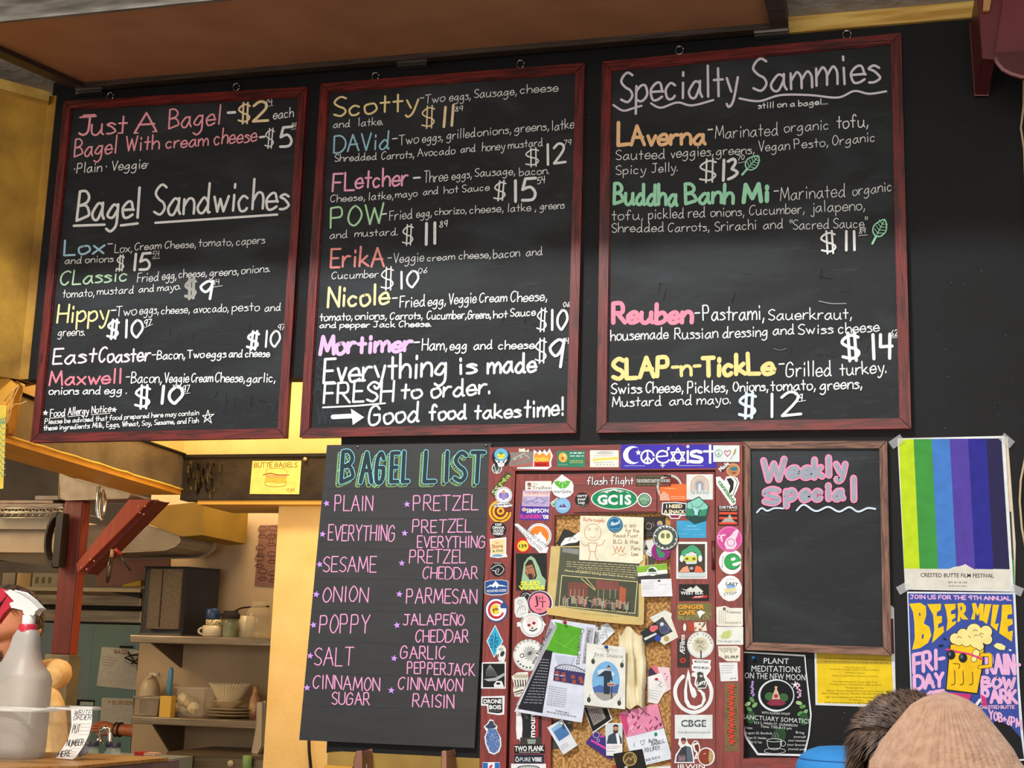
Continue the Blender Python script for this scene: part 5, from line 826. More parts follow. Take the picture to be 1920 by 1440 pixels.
# ================================================================== PAPERS ON THE CORK
GC = 'papers pinned to the cork'
def pp(label, tf, lift, fn, name='card', cat='card'): return st(label, tf, YK - lift, fn, name, cat, GC)
pp('dark card with a white bird at the top of the cork', (900, 820, 7.2), .001, lambda a: (a.body('#34342e', [(1135, 1230), (1360, 1330), (1400, 1450), (1080, 1480), (1030, 1430)]), a.shape(W_, [(1090, 1440), (1150, 1360), (1250, 1340), (1360, 1260), (1400, 1350), (1300, 1420), (1200, 1430), (1090, 1470)]), a.line('#34342e', 7, [(1200, 1400), (1240, 1340), (1290, 1380)], True)))
pp('black card with rings and swirls beside the folded drawing', Z4, .001, lambda a: (a.body('#3a3634', [(480, 1075), (775, 1070), (780, 1320), (485, 1372)]), a.ring('#b8b0a8', 548, 1198, 42, 7), a.disc('#c8a888', 700, 1165, 38, 40), a.disc('#6878b0', 690, 1190, 30, 14), a.line('#b8a898', 6, [(600, 1150), (625, 1200)]), a.scrib('#8c8478', 5, 500, 1300, 620, 1290, 6), a.scrib('#8c8478', 5, 500, 1330, 640, 1318, 6)))
pp('small tan paper tag with orange scribbles', Z4, .0008, lambda a: (a.body('#c8a060', [(768, 1085), (868, 1088), (860, 1240), (775, 1230)]), a.ring('#d88838', 815, 1140, 18, 6), a.scrib('#a87038', 5, 780, 1120, 850, 1120, 4)))
pp('round grey badge ringed with capitals over the cork top', Z4, .0195, lambda a: (a.body('#4c5850', E(775, 1352, 172)), a.ring(W_, 775, 1352, 158, 8), a.disc('#e8e8b8', 775, 1350, 92), a.ring(W_, 775, 1350, 96, 6), a.disc('#7c8458', 740, 1330, 30, 36), a.disc('#7c8458', 810, 1330, 30, 36), a.disc('#e8e8b8', 775, 1340, 12, 40), [a.text(W_, ch, 775 + 138 * math.cos(t) * .97 + 13 * math.sin(t), 1352 + 138 * math.sin(t) * .97 - 13 * math.cos(t), 775 + 138 * .97 * math.cos(t) - 13 * math.sin(t), 1352 + 138 * .97 * math.sin(t) + 13 * math.cos(t), 30, .02) for ch, t in zip('JOBRIANSTUDIOS', [math.radians(a_) for a_ in (188, 222, 242, 262, 278, 294, 314, 10, 34, 58, 82, 106, 126, 146)])]), 'badge', 'badge')
pp('white card with small fir trees', Z6, .002, lambda a: (a.body('#e4e6e4', [(478, 30), (620, 10), (650, 180), (575, 245), (480, 190)]), a.shape('#3c4840', [(515, 70), (545, 150), (490, 150)]), a.rect('#3c4840', 512, 150, 520, 180), a.line('#5c646c', 6, [(540, 190), (600, 230)])))
pp('tan strip of board with a grey photo leaning under the badges', Z6, .0015, lambda a: (a.body('#c8a468', [(478, 180), (560, 180), (640, 300), (560, 380), (478, 370)]), a.shape('#504c4c', [(535, 190), (640, 270), (630, 330), (545, 360)])))
pp('magenta badge with a green state outline', Z6, .018, lambda a: (a.body('#9c3888', E(712, 170, 128)), a.disc('#8c2c78', 712, 170, 112), a.shape('#3c9068', [(650, 110), (700, 95), (720, 170), (770, 200), (760, 250), (690, 262), (660, 190)])), 'badge', 'badge')
def f_(a):
    a.body('#e8e6cc', [(1088, 967), (1152, 968), (1207, 970), (1206, 1050), (1198, 1057), (1086, 1050)]); o = '#c8785c'
    a.hand(o, 1, 'Butte bagels', 1094, 977, 1133, 979, 7); a.ring(o, 1111.5, 998, 15.5, .9, ry=16); [a.ring(o, x, y, 2.2, .8) for x, y in ((1105, 992), (1119, 992))]; a.line(o, .8, [(1107, 1006), (1112, 1009), (1117, 1005)], True)
    a.line(o, .9, [(1103, 1018), (1119, 1018), (1117, 1034), (1105, 1034), (1103, 1018)]); a.line(o, .9, [(1103, 1022), (1094, 1022), (1089, 1014)], True); a.line(o, .9, [(1119, 1022), (1128, 1022), (1134, 1012)], True); a.line(o, .9, [(1107, 1034), (1105, 1048), (1102, 1050)]); a.line(o, .9, [(1115, 1034), (1118, 1048), (1122, 1050)])
    for t, x0_, y_, x1_ in (('is so', 1166, 988, 1192), ('for the', 1172, 998, 1198), ('Read Fust', 1150, 1007, 1196), ('B.D. & the', 1150, 1019, 1196), ('Paru', 1184, 1031, 1200), ('Love', 1184, 1042, 1196)): a.hand('#a88868', .9, t, x0_, y_, x1_, y_, 7)
    a.line(o, .9, [(1150, 1024), (1153, 1035), (1157, 1024), (1160, 1035), (1164, 1024), (1167, 1036), (1171, 1025)]); a.line('#e0b860', .9, [(1148, 1040), (1156, 1036), (1164, 1041), (1174, 1037)], True)
st('cream folded note with a red pen drawing of a bagel figure', (0, 0, 1), YK - .017, f_, 'note', 'note', GC)
pp('blue metal badge pinning the folded drawing', Z3, .020, lambda a: (a.body('#1f6c98', E(1820, 1175, 104)), a.ring('#88bcd8', 1820, 1175, 86, 7), a.hand(W_, 10, 'flour!', 1765, 1195, 1880, 1165, 44), a.scrib('#88bcd8', 8, 1775, 1235, 1870, 1230, 4)), 'badge', 'badge')
def news(a):
    a.body('#cdb878', [(1033, 1024), (1090, 1024), (1210, 1040), (1207, 1171), (1172, 1168), (1100, 1157), (1024, 1142)]); a.shape('#5a5c4c', [(1051, 1026), (1086, 1026), (1199, 1044), (1197, 1157), (1040, 1136)])
    a.shape('#8c8c8c', [(1055, 1027), (1085, 1030), (1085, 1040), (1054, 1035)])
    for i in range(5): a.scrib('#d8cc98', .9, 1062 + (i > 2) * 20, 1053 + i * 4.2, 1195, 1061 + i * 4.4, 16)
    a.text('#e0d49c', 'Please be patient during this busy time of year.', 1059, 1071, 1192, 1084.5, 3.4, .02)
    a.line('#e0d49c', 1.3, [(1053.5, 1079), (1195, 1091), (1190, 1150), (1048, 1136), (1053.5, 1079)]); a.shape('#4c5040', [(1054.5, 1080), (1194, 1092), (1189, 1149), (1049, 1135)])
    a.shape('#7c4c44', [(1066, 1091), (1103, 1094), (1102, 1120), (1064, 1116)]); a.shape('#84504a', [(1118, 1087), (1160, 1091), (1160, 1108), (1117, 1104)]); a.shape('#b05c44', [(1162, 1098), (1174, 1104), (1172, 1140), (1160, 1140)]); a.line('#c8bc88', 1.6, [(1090, 1085), (1116, 1107)]); a.line('#c8bc88', 1.4, [(1098, 1083), (1116, 1104)])
    for x in (1070, 1078, 1086, 1094, 1122, 1132, 1144, 1154): a.line('#c0b48c', .8, [(x, 1105), (x - .5, 1122)])
    for i in range(46):
        x = 1056 + i * 2.7; y = 1122 + (x - 1056) * .1 + rnd.uniform(-4, 3); c = rnd.choice(['#a8987c', '#887c6c', '#6c6460', '#c08070', '#9ca08c', '#3c4044']); a.line(c, 2.6, [(x, y), (x + rnd.uniform(-1, 1), y + 10)]); a.disc('#c0a088', x, y - 2.4, 1.3)
    a.scrib('#c8bc88', .9, 1090, 1147, 1160, 1153, 9)
st('aged newspaper page with a photo of a crowd before a shop', (0, 0, 1), YK - .0143, news, 'newspaper', 'newspaper', GC)
def f_(b):
    P = [W(1024, 1137, YK - .0138), W(1100, 1153, YK - .0138), W(1172, 1164, YK - .0138), W(1205, 1166, YK - .0138)]; Q_ = [W(1026, 1152, YK - .024), W(1098, 1163, YK - .020), W(1170, 1170, YK - .017), W(1204, 1172, YK - .0145)]
    for i in range(3): b.prism([P[i], P[i + 1], Q_[i + 1], Q_[i]], (0, .0006, 0), mat('#cdae6a', None, 9, .8))
solo('newspaper_fold', 'curled lower edge of an aged paper bundle pinned under the newspaper', 'newspaper', f_, GC)
pp('business card with a green band and a truck', Z6, .0155, lambda a: (a.body('#e8eae6', [(385, 375), (792, 333), (812, 545), (640, 560), (420, 610), (405, 510)]), a.shape('#86b838', [(388, 378), (790, 337), (800, 415), (395, 462)]), a.shape('#404044', [(402, 510), (805, 470), (812, 545), (640, 558), (418, 608)]), a.disc(W_, 600, 440, 70, 62), a.shape('#3c5834', [(545, 410), (600, 392), (655, 432), (650, 450), (545, 452)]), a.scrib('#486038', 8, 530, 474, 670, 468, 6)), 'business_card')
pp('white business card with faint lines below the green one', Z6, .0162, lambda a: (a.body('#e6e8ec', [(445, 552), (855, 540), (872, 778), (455, 785)]), a.disc('#484c48', 690, 570, 20, 14), [a.scrib('#9ca0a8', 5, 470, 585 + i * 22, 620, 583 + i * 22, 7) for i in range(5)], a.scrib('#9ca0a8', 5, 690, 620, 800, 616, 5)), 'business_card')
pp('white cards fanned out below the newspaper corner', Z6, .0138, lambda a: (a.body('#dfe1d8', [(560, 1065), (768, 962), (860, 1010), (850, 1090), (620, 1130)]), a.body('#e2e0d0', [(740, 1050), (850, 1060), (948, 1330), (760, 1435), (690, 1380)]), a.disc('#b8a468', 790, 1350, 36, 40), a.scrib('#8c9088', 5, 590, 1090, 690, 1050, 4)))
pp('black card with red, white and blue dots', Z6, .0148, lambda a: (a.body('#2e3036', [(432, 1268), (740, 1055), (872, 1250), (520, 1430), (470, 1370)]), a.shape('#4c4c54', [(640, 1130), (745, 1068), (860, 1240), (760, 1290)]), a.disc('#e07070', 605, 1215, 44), a.disc('#e07070', 645, 1200, 32), a.disc('#d8e0e8', 728, 1155, 26), a.disc('#3448a8', 672, 1345, 42), a.shape('#d8dcd8', [(482, 1345), (645, 1270), (660, 1290), (500, 1375)]), a.ring('#8c94b8', 760, 1220, 60, 6), a.ring('#4c58c0', 765, 1225, 30, 9)))
# big foundation leaflet
def f_(a):
    a.body('#d4daea', [(1033, 1162), (1040, 1161), (1117, 1172), (1108, 1245), (1091, 1355), (964, 1334), (975, 1322), (1002, 1258)])
    a.shape('#a8aab4', [(1033, 1163), (1044, 1176), (1022, 1222), (975, 1322), (968, 1322), (1000, 1256)]); a.line(W_, 1.6, [(1044, 1177), (966, 1333)])
    a.text('#3c3c44', 'Finish', 1023, 1202, 1036, 1180, 7, .02); a.text('#3c3c44', 'the Field', 1001, 1246, 1020, 1208, 6, .02)
    a.shape('#58a82c', [(1040, 1166), (1090, 1178), (1084, 1230), (1022, 1221), (1044, 1176)]); a.line('#78c048', 1, [(1040, 1202), (1084, 1224)]); a.line('#78c048', 1, [(1056, 1214), (1082, 1192)])
    a.shape('#b0b2bc', [(1100, 1176), (1113, 1178), (1106, 1246), (1091, 1244)]); a.text('#4c4c54', 'Finish the Field', 1102, 1182, 1094, 1243, 6, .02); a.text('#4c5458', 'Campaign 2025', 1090, 1178, 1080, 1246, 6.5, .01)
    a.shape('#23242c', [(1023, 1218), (1036, 1221), (1017, 1337), (971, 1329), (996, 1272)])
    for i in range(16):
        y = 1236 + i * 5.4; a.scrib('#c8ccd8', .8, 1018 - i * 2.4 if i > 3 else 1012, y, 1030 - i * .8, y + 1.5, 5)
    a.shape('#c0c8dc', [(1040, 1228), (1078, 1232), (1070, 1250), (1045, 1246)])
    a.shape('#3c3668', [(1040, 1253), (1097, 1262), (1094, 1285), (1037, 1276)]); a.line('#5c606c', 1.4, [(1040, 1252), (1055, 1246), (1078, 1249), (1098, 1259)], True); [a.line('#6c707c', .8, [(1042 + i * 5, 1254 + i * .8), (1046 + i * 5, 1249 + i * .5)]) for i in range(11)]
    [a.rect('#a05040', 1041 + x, 1265 + y + x * .15, 1048 + x, 1272 + y + x * .15) for x, y in ((0, -7), (12, -6), (30, -4), (44, -3), (0, 4), (13, 4), (32, 5), (46, 3))]
    a.scrib(W_, 1.3, 1040, 1265, 1060, 1268, 3)
    for i in range(9): a.scrib('#6c7488', .8, 1029 - i * .6, 1286 + i * 4.2, 1064 - i * .6, 1292 + i * 4.2, 8)
    a.scrib('#3c4454', 1.1, 1025, 1334, 1082, 1344, 9); a.scrib('#3c4454', 1.3, 1042, 1332, 1066, 1337, 4)
st('pale blue folded campaign leaflet with a green pitch and a navy strip', (0, 0, 1), YK - .0255, f_, 'leaflet', 'leaflet', GC)
pp('white triangular card corner with looping script', Z5, .004, lambda a: (a.body('#dfe6ea', [(1560, 1190), (1730, 1140), (1820, 1255), (1640, 1430), (1540, 1450)]), a.shape('#c0ccd4', [(1730, 1140), (1820, 1255), (1640, 1280)]), a.shape('#7c6c58', [(1585, 1185), (1630, 1165), (1635, 1225), (1590, 1240)]), a.hand('#6c7888', 7, 'Joy', 1590, 1395, 1720, 1290, 80)))
def f_(a):
    a.body('#e2e4dc', [(1100, 1206), (1150, 1211), (1173, 1214), (1172, 1330), (1095, 1322)]); a.text('#a8a8a0', 'In Loving Memory', 1121, 1217, 1160, 1221, 4); a.text('#78786c', 'Eric Stuace', 1115, 1230, 1168, 1234, 7)
    a.disc('#78b0dc', 1136, 1277, 26, 37, 3); a.disc('#c8dcec', 1136, 1262, 16, 7, 8); a.shape('#4c6cac', [(1111, 1289), (1125, 1284), (1140, 1290), (1161, 1282), (1158, 1300), (1115, 1302)]); a.shape('#a09c98', [(1114, 1298), (1158, 1300), (1146, 1311), (1132, 1314), (1120, 1307)])
    a.shape('#2c3848', [(1134, 1257), (1146, 1258), (1149, 1278), (1144, 1275), (1143, 1302), (1132, 1301), (1132, 1268), (1120, 1268)]); a.disc('#c09880', 1141, 1253, 2.8, 3.4); a.shape('#20242c', [(1137.6, 1251), (1141, 1247), (1145, 1251)]); a.rect('#484440', 1145.5, 1280, 1148, 1310); a.rect('#c8b8a8', 1139, 1280, 1153, 1286); a.rect('#b04040', 1140, 1282, 1152, 1284.6)
    for x, y in ((1112, 1240), (1104, 1312), (1166, 1247), (1161, 1318)): a.disc('#3c4038', x, y, 3.4, 5); a.line('#6c7064', .9, [(x, y), (x + 2, y - 10)])
st('cream memorial card with an oval photo of a hiker on a summit', (0, 0, 1), YK - .028, f_, 'memorial_card', 'card', GC)
def f_(b):
    n = 14; top = []; bot = []
    for i in range(n + 1):
        t = i / n; x = 1160 + 44 * t; yl = (.012 + .016 * math.sin(t * 9) ** 2 + .01 * math.sin(t * 23)) * min(1, .25 + t * 1.6); top.append((x - 6 * math.sin(t * 4), 1183 + 9 * math.sin(t * 9), yl * .5)); bot.append((x + 5 * t, 1326 - 4 * math.sin(t * 11), yl))
    rows = []
    for j in range(9):
        s_ = j / 8; rows.append([W(top[i][0] + (bot[i][0] - top[i][0]) * s_ + (3 if 2 < j < 6 else 0) * math.sin(i), top[i][1] + (bot[i][1] - top[i][1]) * s_, YK - .003 - (top[i][2] + (bot[i][2] - top[i][2]) * s_) * (1 - .3 * math.sin(s_ * 7 + i))) for i in range(n + 1)])
    vs = [p for r in rows for p in r]; m = n + 1
    b.add(vs + [v + Vector((0, .002, 0)) for v in vs], [(j * m + i, j * m + i + 1, (j + 1) * m + i + 1, (j + 1) * m + i) for j in range(8) for i in range(n)] + [(9 * m + j * m + i, 9 * m + (j + 1) * m + i, 9 * m + (j + 1) * m + i + 1, 9 * m + j * m + i + 1) for j in range(8) for i in range(n)], mat('#e6dcbc', '#d4c69c', 20, .8, .4), True)
solo('gathered_cloth', 'crumpled cream cloth bag hanging folded on the cork', 'cloth', f_)
pp('pair of white and pink wedding style cards with a small rose', Z8, .003, lambda a: (a.body('#e8ccd4', [(560, 300), (690, 310), (725, 545), (610, 610), (540, 500)]), a.body('#e6e6e6', [(445, 415), (600, 370), (660, 540), (560, 720), (445, 700)]), a.shape('#3a3050', [(455, 330), (500, 300), (560, 375), (455, 405)]), a.shape('#d87080', [(480, 300), (540, 280), (580, 370), (540, 375)]), a.disc('#b03038', 545, 442, 20, 16), a.line('#50545c', 5, [(560, 455), (600, 480), (570, 510), (610, 530)], True), [a.scrib('#8c9098', 5, 465, 560 + i * 28, 600 - i * 14, 585 + i * 28, 4) for i in range(4)], [a.star('#c87888', x, y, 16) for x, y in ((640, 380), (655, 445), (665, 415))]))
pp('black edged grey printed card tilted under the memorial card', Z7, .006, lambda a: (a.body('#e8e6e0', [(1160, 750), (1440, 755), (1490, 895), (1270, 1050)]), a.shape('#1c1c1a', [(1170, 760), (1430, 765), (1475, 890), (1268, 1035)]), a.shape('#8c8480', [(1200, 755), (1370, 758), (1415, 880), (1278, 965)]), [a.scrib('#3c3834', 8, 1225 + i * 22, 775, 1290 + i * 22, 930 - i * 10, 5) for i in range(5)]))
pp('purple ticket card with a pink stripe', Z7, .004, lambda a: (a.body('#42307c', [(1185, 1155), (1290, 1030), (1420, 1090), (1510, 1290), (1480, 1345), (1400, 1310)]), a.line('#d848a0', 22, [(1255, 1130), (1420, 1222)]), a.ring('#a898c8', 1308, 1068, 34, 10), a.ring('#d8d0e8', 1330, 1130, 16, 5), a.disc('#c05090', 1375, 1085, 26, 14)))
def f_(a):
    a.body('#e6eaee', [(1410, 935), (1602, 935), (1602, 1305), (1420, 1300)]); a.rect('#c8d4da', 1418, 945, 1600, 1168); a.shape('#3c4a58', [(1425, 1168), (1445, 1075), (1510, 1040), (1560, 1050), (1595, 1110), (1598, 1168)]); a.shape('#e8eaec', [(1525, 1050), (1560, 1050), (1578, 1168), (1545, 1168)]); a.disc('#c49878', 1527, 1000, 30, 42); a.shape('#4c3424', [(1497, 1005), (1527, 1020), (1557, 1005), (1552, 1040), (1527, 1055), (1500, 1040)]); a.shape('#3c2a20', [(1497, 985), (1500, 958), (1527, 948), (1555, 960), (1557, 985), (1527, 972)]); a.line('#2c2c30', 4, [(1500, 998), (1554, 998)])
    a.scrib('#c88080', 6, 1430, 1195, 1590, 1195, 8); a.scrib('#8c9098', 5, 1430, 1215, 1560, 1215, 8); a.scrib('#8c9098', 5, 1430, 1250, 1520, 1250, 6)
pp('white business card with a portrait of a bearded man in a suit', Z7, .0075, f_, 'business_card')
def f_(a):
    a.body('#e08cac', [(120, 822), (555, 712), (628, 985), (200, 1100)])
    for i in range(30): x, y = rnd.uniform(160, 580), rnd.uniform(780, 1020); a.line(rnd.choice(['#5c2848', '#b84878', '#f0b8cc', '#7c3058', '#e8a0bc']), rnd.uniform(5, 14), [(x, y), (x + rnd.uniform(-50, 50), y + rnd.uniform(-40, 40)), (x + rnd.uniform(-60, 60), y + rnd.uniform(-30, 50))] if 0 else [(min(600, max(140, x + dx)), y + dy) for dx, dy in ((0, 0), (rnd.uniform(-20, 20), 22), (rnd.uniform(-34, 34), -16))], True)
    a.shape('#c84878', [(130, 830), (200, 850), (230, 960), (210, 1090), (165, 960)])
pp('pink and purple scribbled picture card', Z8, .007, f_)
pp('white thank you card with a green pin and handwriting', Z8, .0085, lambda a: (a.body('#dfe6f0', [(200, 1100), (628, 990), (725, 1335), (290, 1440)]), a.disc('#2c8464', 538, 1062, 19, 24), a.hand('#3c4450', 6, 'I', 280, 1205, 310, 1195, 44), a.line('#3c4450', 5, [(388, 1185), (362, 1150), (375, 1130), (390, 1142), (408, 1120), (412, 1145), (388, 1185)], True), a.hand('#3c4450', 6, 'Butte', 460, 1155, 550, 1135, 40), a.hand('#3c4450', 6, 'BAGELS...', 492, 1190, 645, 1150, 36), a.hand('#3c4450', 6, 'FO LIFE!!', 415, 1262, 578, 1230, 42), a.text('#4c5460', 'BAGEL TRUCK CO', 430, 1365, 588, 1328, 28, .02), a.scrib('#8c94a0', 4, 445, 1385, 565, 1356, 6)))
pp('black card with a round gold mountain seal', Z8, .0105, lambda a: (a.body('#201e1c', [(60, 1280), (385, 1225), (432, 1430), (440, 1500), (110, 1500)]), a.disc('#a88c4c', 246, 1338, 80), a.disc('#5c4c2c', 246, 1338, 66), a.line('#c8ac6c', 8, [(195, 1375), (235, 1320), (255, 1350), (285, 1300), (300, 1370)], True), a.ring('#c8ac6c', 246, 1338, 72, 5)))
pp('dark grey card peeking out from behind the blue scenery card', Z7, .001, lambda a: (a.body('#4a4a46', [(810, 900), (1030, 905), (1042, 1000), (880, 1225), (815, 1220)]), a.text('#b8b8b0', 'GO', 985, 945, 1028, 945, 30)))
pp('blue scenery business card tilted on the cork', Z7, .0145, lambda a: (a.body('#dbe0e8', [(755, 985), (925, 890), (1098, 1185), (938, 1292)]), a.shape('#4c78b0', [(800, 1000), (920, 910), (1010, 1060), (890, 1140)]), a.shape('#88b0d8', [(800, 1000), (920, 910), (945, 955), (825, 1035)]), [a.scrib('#6c7480', 5, 905 + i * 16, 1195 - i * 12, 935 + i * 16, 1245 - i * 12, 3) for i in range(5)]), 'business_card')
pp('red edged paper scrap at the foot of the cork', Z7, .0006, lambda a: a.body('#a83c38', [(1490, 1415), (1550, 1395), (1575, 1470), (1480, 1470)]))
pp('white paper edge with a yellow marker line at the foot of the cork', Z8, .003, lambda a: (a.body('#e0e4e8', [(425, 1428), (770, 1415), (775, 1490), (430, 1490)]), a.rect('#d8e060', 430, 1432, 560, 1452)))
def pin(px, py, Y, c, label):
    def f(b): p = W(px, py, Y); b.lathe(p, [(.0, -.012), (.0045, -.0115), (.0042, -.008), (.0022, -.006), (.0028, -.001), (.005, 0), (0, .0005)], c, 10, axis=(0, 1, 0))
    solo('push_pin', label, 'push pin', f, 'push pins')
pin(1059.5, 1167, YK - .0265, '#b83848', 'red push pin holding the campaign leaflet'); pin(1137, 1213, YK - .029, '#2c5c98', 'blue push pin holding the memorial card')
pin(1413, 1233.5, -.006, '#2a6cb0', 'blue push pin at the top of the black poster'); pin(1054.6, 1356.5, YK - .0155, '#d8d8d0', 'white push pin on the blue scenery card')
pin(1175, 1439, YK - .012, '#c8c4bc', 'pale push pin on the black gold sealed card')
# ================================================================== POSTERS ON THE BLACK WALL
GP_ = 'posters on the black wall'
def wallp(label, tf, Y, fn, name='poster', cat='poster'): return st(label, tf, Y, fn, name, cat, GP_)
T8 = (1370, 1100, 3.4909)
def f_(a):
    a.body('#dfe6ea', [(1390, 1221), (1400, 1222), (1510, 1228), (1512, 1254), (1522, 1340), (1518, 1380), (1509, 1418), (1420, 1416), (1398, 1385), (1388, 1355)]); a.shape('#14181a', [(1393, 1224), (1508, 1231), (1510, 1256), (1519, 1341), (1515, 1380), (1506, 1414), (1422, 1412), (1401, 1382), (1392, 1353)])
    for t, x0_, y0_, x1_, y1_, h in (('PLANT', 1432, 1244, 1479, 1245, 11), ('MEDITATIONS', 1409, 1259, 1501, 1261, 12), ('ON THE NEW MOON', 1396, 1272, 1510, 1276, 12)): a.text('#d8dcdc', t, x0_, y0_, x1_, y1_, h)
    a.disc('#dce4ea', 1455.5, 1304, 34, 30.5); a.disc('#101416', 1456.5, 1303.5, 31, 27.5); a.disc('#3c6840', 1443, 1306, 9, 8); a.disc('#3c6840', 1469, 1308, 9, 8); a.shape('#d8b89c', [(1450, 1300), (1455, 1288), (1460, 1300), (1463, 1312), (1447, 1312)]); a.disc('#d8b89c', 1455, 1289, 2.6); a.shape('#8c3048', [(1437, 1319), (1447, 1311), (1463, 1311), (1474, 1319), (1466, 1323), (1445, 1323)]); a.disc('#a83848', 1455, 1305, 4)
    for x, y in ((1411, 1292), (1498, 1295)):
        for i in range(12): a.disc('#a88cc8' if x < 1450 else '#d8a8cc', x + rnd.uniform(-3, 3) + (i - 6) * .3, y - 14 + i * 2.4, 2.2, 1.8)
    for x, y in ((1402, 1320), (1410, 1312), (1405, 1330), (1415, 1322), (1505, 1325), (1498, 1318), (1510, 1335), (1500, 1338)): a.disc(rnd.choice(['#7cac6c', '#a8cc8c', '#5c9454']), x, y, 6, 3.6, rnd.uniform(-60, 60))
    a.disc('#2c5430', 1408, 1345, 9, 12); a.disc('#2c5430', 1507, 1348, 9, 12); a.disc('#28482c', 1462, 1378, 12, 14); a.star(W_, 1491, 1284, 9, 0, .22)
    a.text('#d8dcdc', 'SANCTUARY SOMATICS', 1392, 1348, 1519, 1357, 9); a.text('#d8dcdc', 'WITH ALLEGRA WOLFF', 1428, 1338, 1481, 1341, 4.5); a.text('#d8dcdc', '513 S. MAIN ST. GUNNISON', 1414, 1357, 1495, 1363, 5); a.text('#d8dcdc', 'Time: 7:00-8:15 pm', 1426, 1364, 1484, 1368, 5)
    for t, x0_, y_, x1_ in (('Dates:', 1396, 1366, 1411), ('August 22: Burdock', 1397, 1376, 1448), ('Sept 21: Nettles', 1402, 1385, 1437), ('Oct 12: Tulsi', 1406, 1393, 1428), ('Bring', 1492, 1375, 1508), ('yourself', 1488, 1383, 1511), ('your intentions', 1478, 1390, 1514), ('your favorite', 1476, 1398, 1511), ('journal and', 1478, 1406, 1508)): a.text('#d8dcdc', t, x0_, y_, x1_, y_ + 1, 4.4)
    a.line('#d8dcdc', 1, [(1438, 1388), (1440, 1400), (1447, 1405), (1458, 1405), (1464, 1399), (1466, 1389)], True); a.ring('#d8dcdc', 1452, 1388, 14, 1, ry=3); a.ring('#d8dcdc', 1468, 1394, 5, .9); a.ring('#d8dcdc', 1453, 1408, 20, .9, ry=5); [a.line('#a8acac', .7, [(1447 + i * 5, 1386), (1449 + i * 5, 1380), (1446 + i * 5, 1374)], True) for i in range(3)]
wallp('black plant meditations poster with white lettering and a meditating figure', (0, 0, 1), -.006, f_)
def f_(a):
    a.body('#d9dde0', [(1527, 1222), (1672, 1135), (1676, 1140), (1680, 1327), (1529, 1322)]); a.shape('#e8c81e', [(1531, 1224), (1671, 1230), (1676, 1322), (1533, 1318)]); a.shape('#b89c28', [(1531, 1225), (1671, 1229), (1672, 1246), (1531, 1244)]); a.shape('#5c3040', [(1670, 1160), (1675, 1160), (1677, 1226), (1671, 1226)])
    for t, x0_, y_, x1_ in (('Camp (5-6) ages K-10', 1582, 1252, 1622), ('Perfect for younger campers ready to explore', 1556, 1256, 1648), ('Activities include:', 1584, 1262, 1622), ('Hikes | Crested Rides | Adventure Park Fun', 1560, 1268, 1646), ('Mountain Adventures Camp (Ages 7-14)', 1562, 1279, 1645), ('Guiding outdoor adventures for older campers!', 1556, 1284, 1652), ('Choose your day:', 1584, 1290, 1620), ('Rafting | Mountain Biking | Fly Fishing | Rock Climbing', 1550, 1296, 1656), ('Open Challenge Course | Mountain Play Day | Paddleboard', 1540, 1301, 1664), ('Sign up at cbcamp.com (Kids Summer Programs)', 1548, 1308, 1662), ('For Questions:', 1592, 1313, 1618), ('email mountainadventures@school.com', 1546, 1318, 1640)): a.text('#6c5c14', t, x0_, y_, x1_, y_ + 1.5, 3)
    a.scrib('#7c6c20', 1, 1545, 1234, 1660, 1237, 16); a.scrib('#7c6c20', 1, 1545, 1240, 1665, 1243, 16)
wallp('bright yellow camp flyer with small brown print', (0, 0, 1), -.003, f_, 'flyer', 'flyer')
def f_(a):
    a.body('#dfe3e2', [(1047, 40), (1722, 24), (1778, 1003), (1095, 990)])
    tp = [1055, 1148, 1262, 1375, 1490, 1605, 1700]; bt = [1090, 1187, 1303, 1418, 1535, 1650, 1752]; C = ['#bcd820', '#3f9440', '#447cc8', '#5240a0', '#2a2a8c', '#28244c']
    for i in range(6): a.shape(C[i], [(tp[i], 46 - i), (tp[i + 1], 45 - i), (bt[i + 1], 862), (bt[i], 860)])
    a.shape('#dcd8cc', [(1090, 858), (1370, 860), (1400, 848), (1440, 842), (1475, 830), (1490, 840), (1530, 862), (1752, 864), (1758, 990), (1096, 982)])
    a.text('#34302c', 'CRESTED BUTTE FILM FESTIVAL', 1192, 910, 1652, 915, 26, .015); a.text('#34302c', 'SEPT 24 - 28, 2025', 1365, 950, 1485, 950, 12, .01); a.scrib('#5c5850', 4, 1370, 966, 1480, 968, 7)
wallp('film festival poster of vertical green, blue and violet stripes', T7, -.005, f_)
st('narrow poster edge of orange and green showing behind the striped poster', T7, -.002, lambda a: (a.body('#d8c8b0', [(1700, 30), (1740, 32), (1790, 700), (1785, 1000), (1740, 1000)]), a.shape('#3c4440', [(1745, 500), (1762, 500), (1778, 800), (1760, 800)]), a.shape('#4c9c50', [(1765, 800), (1780, 800), (1784, 980), (1770, 980)])), 'poster', 'poster', GP_)
TBM = (1700, 1100, 6.2591)
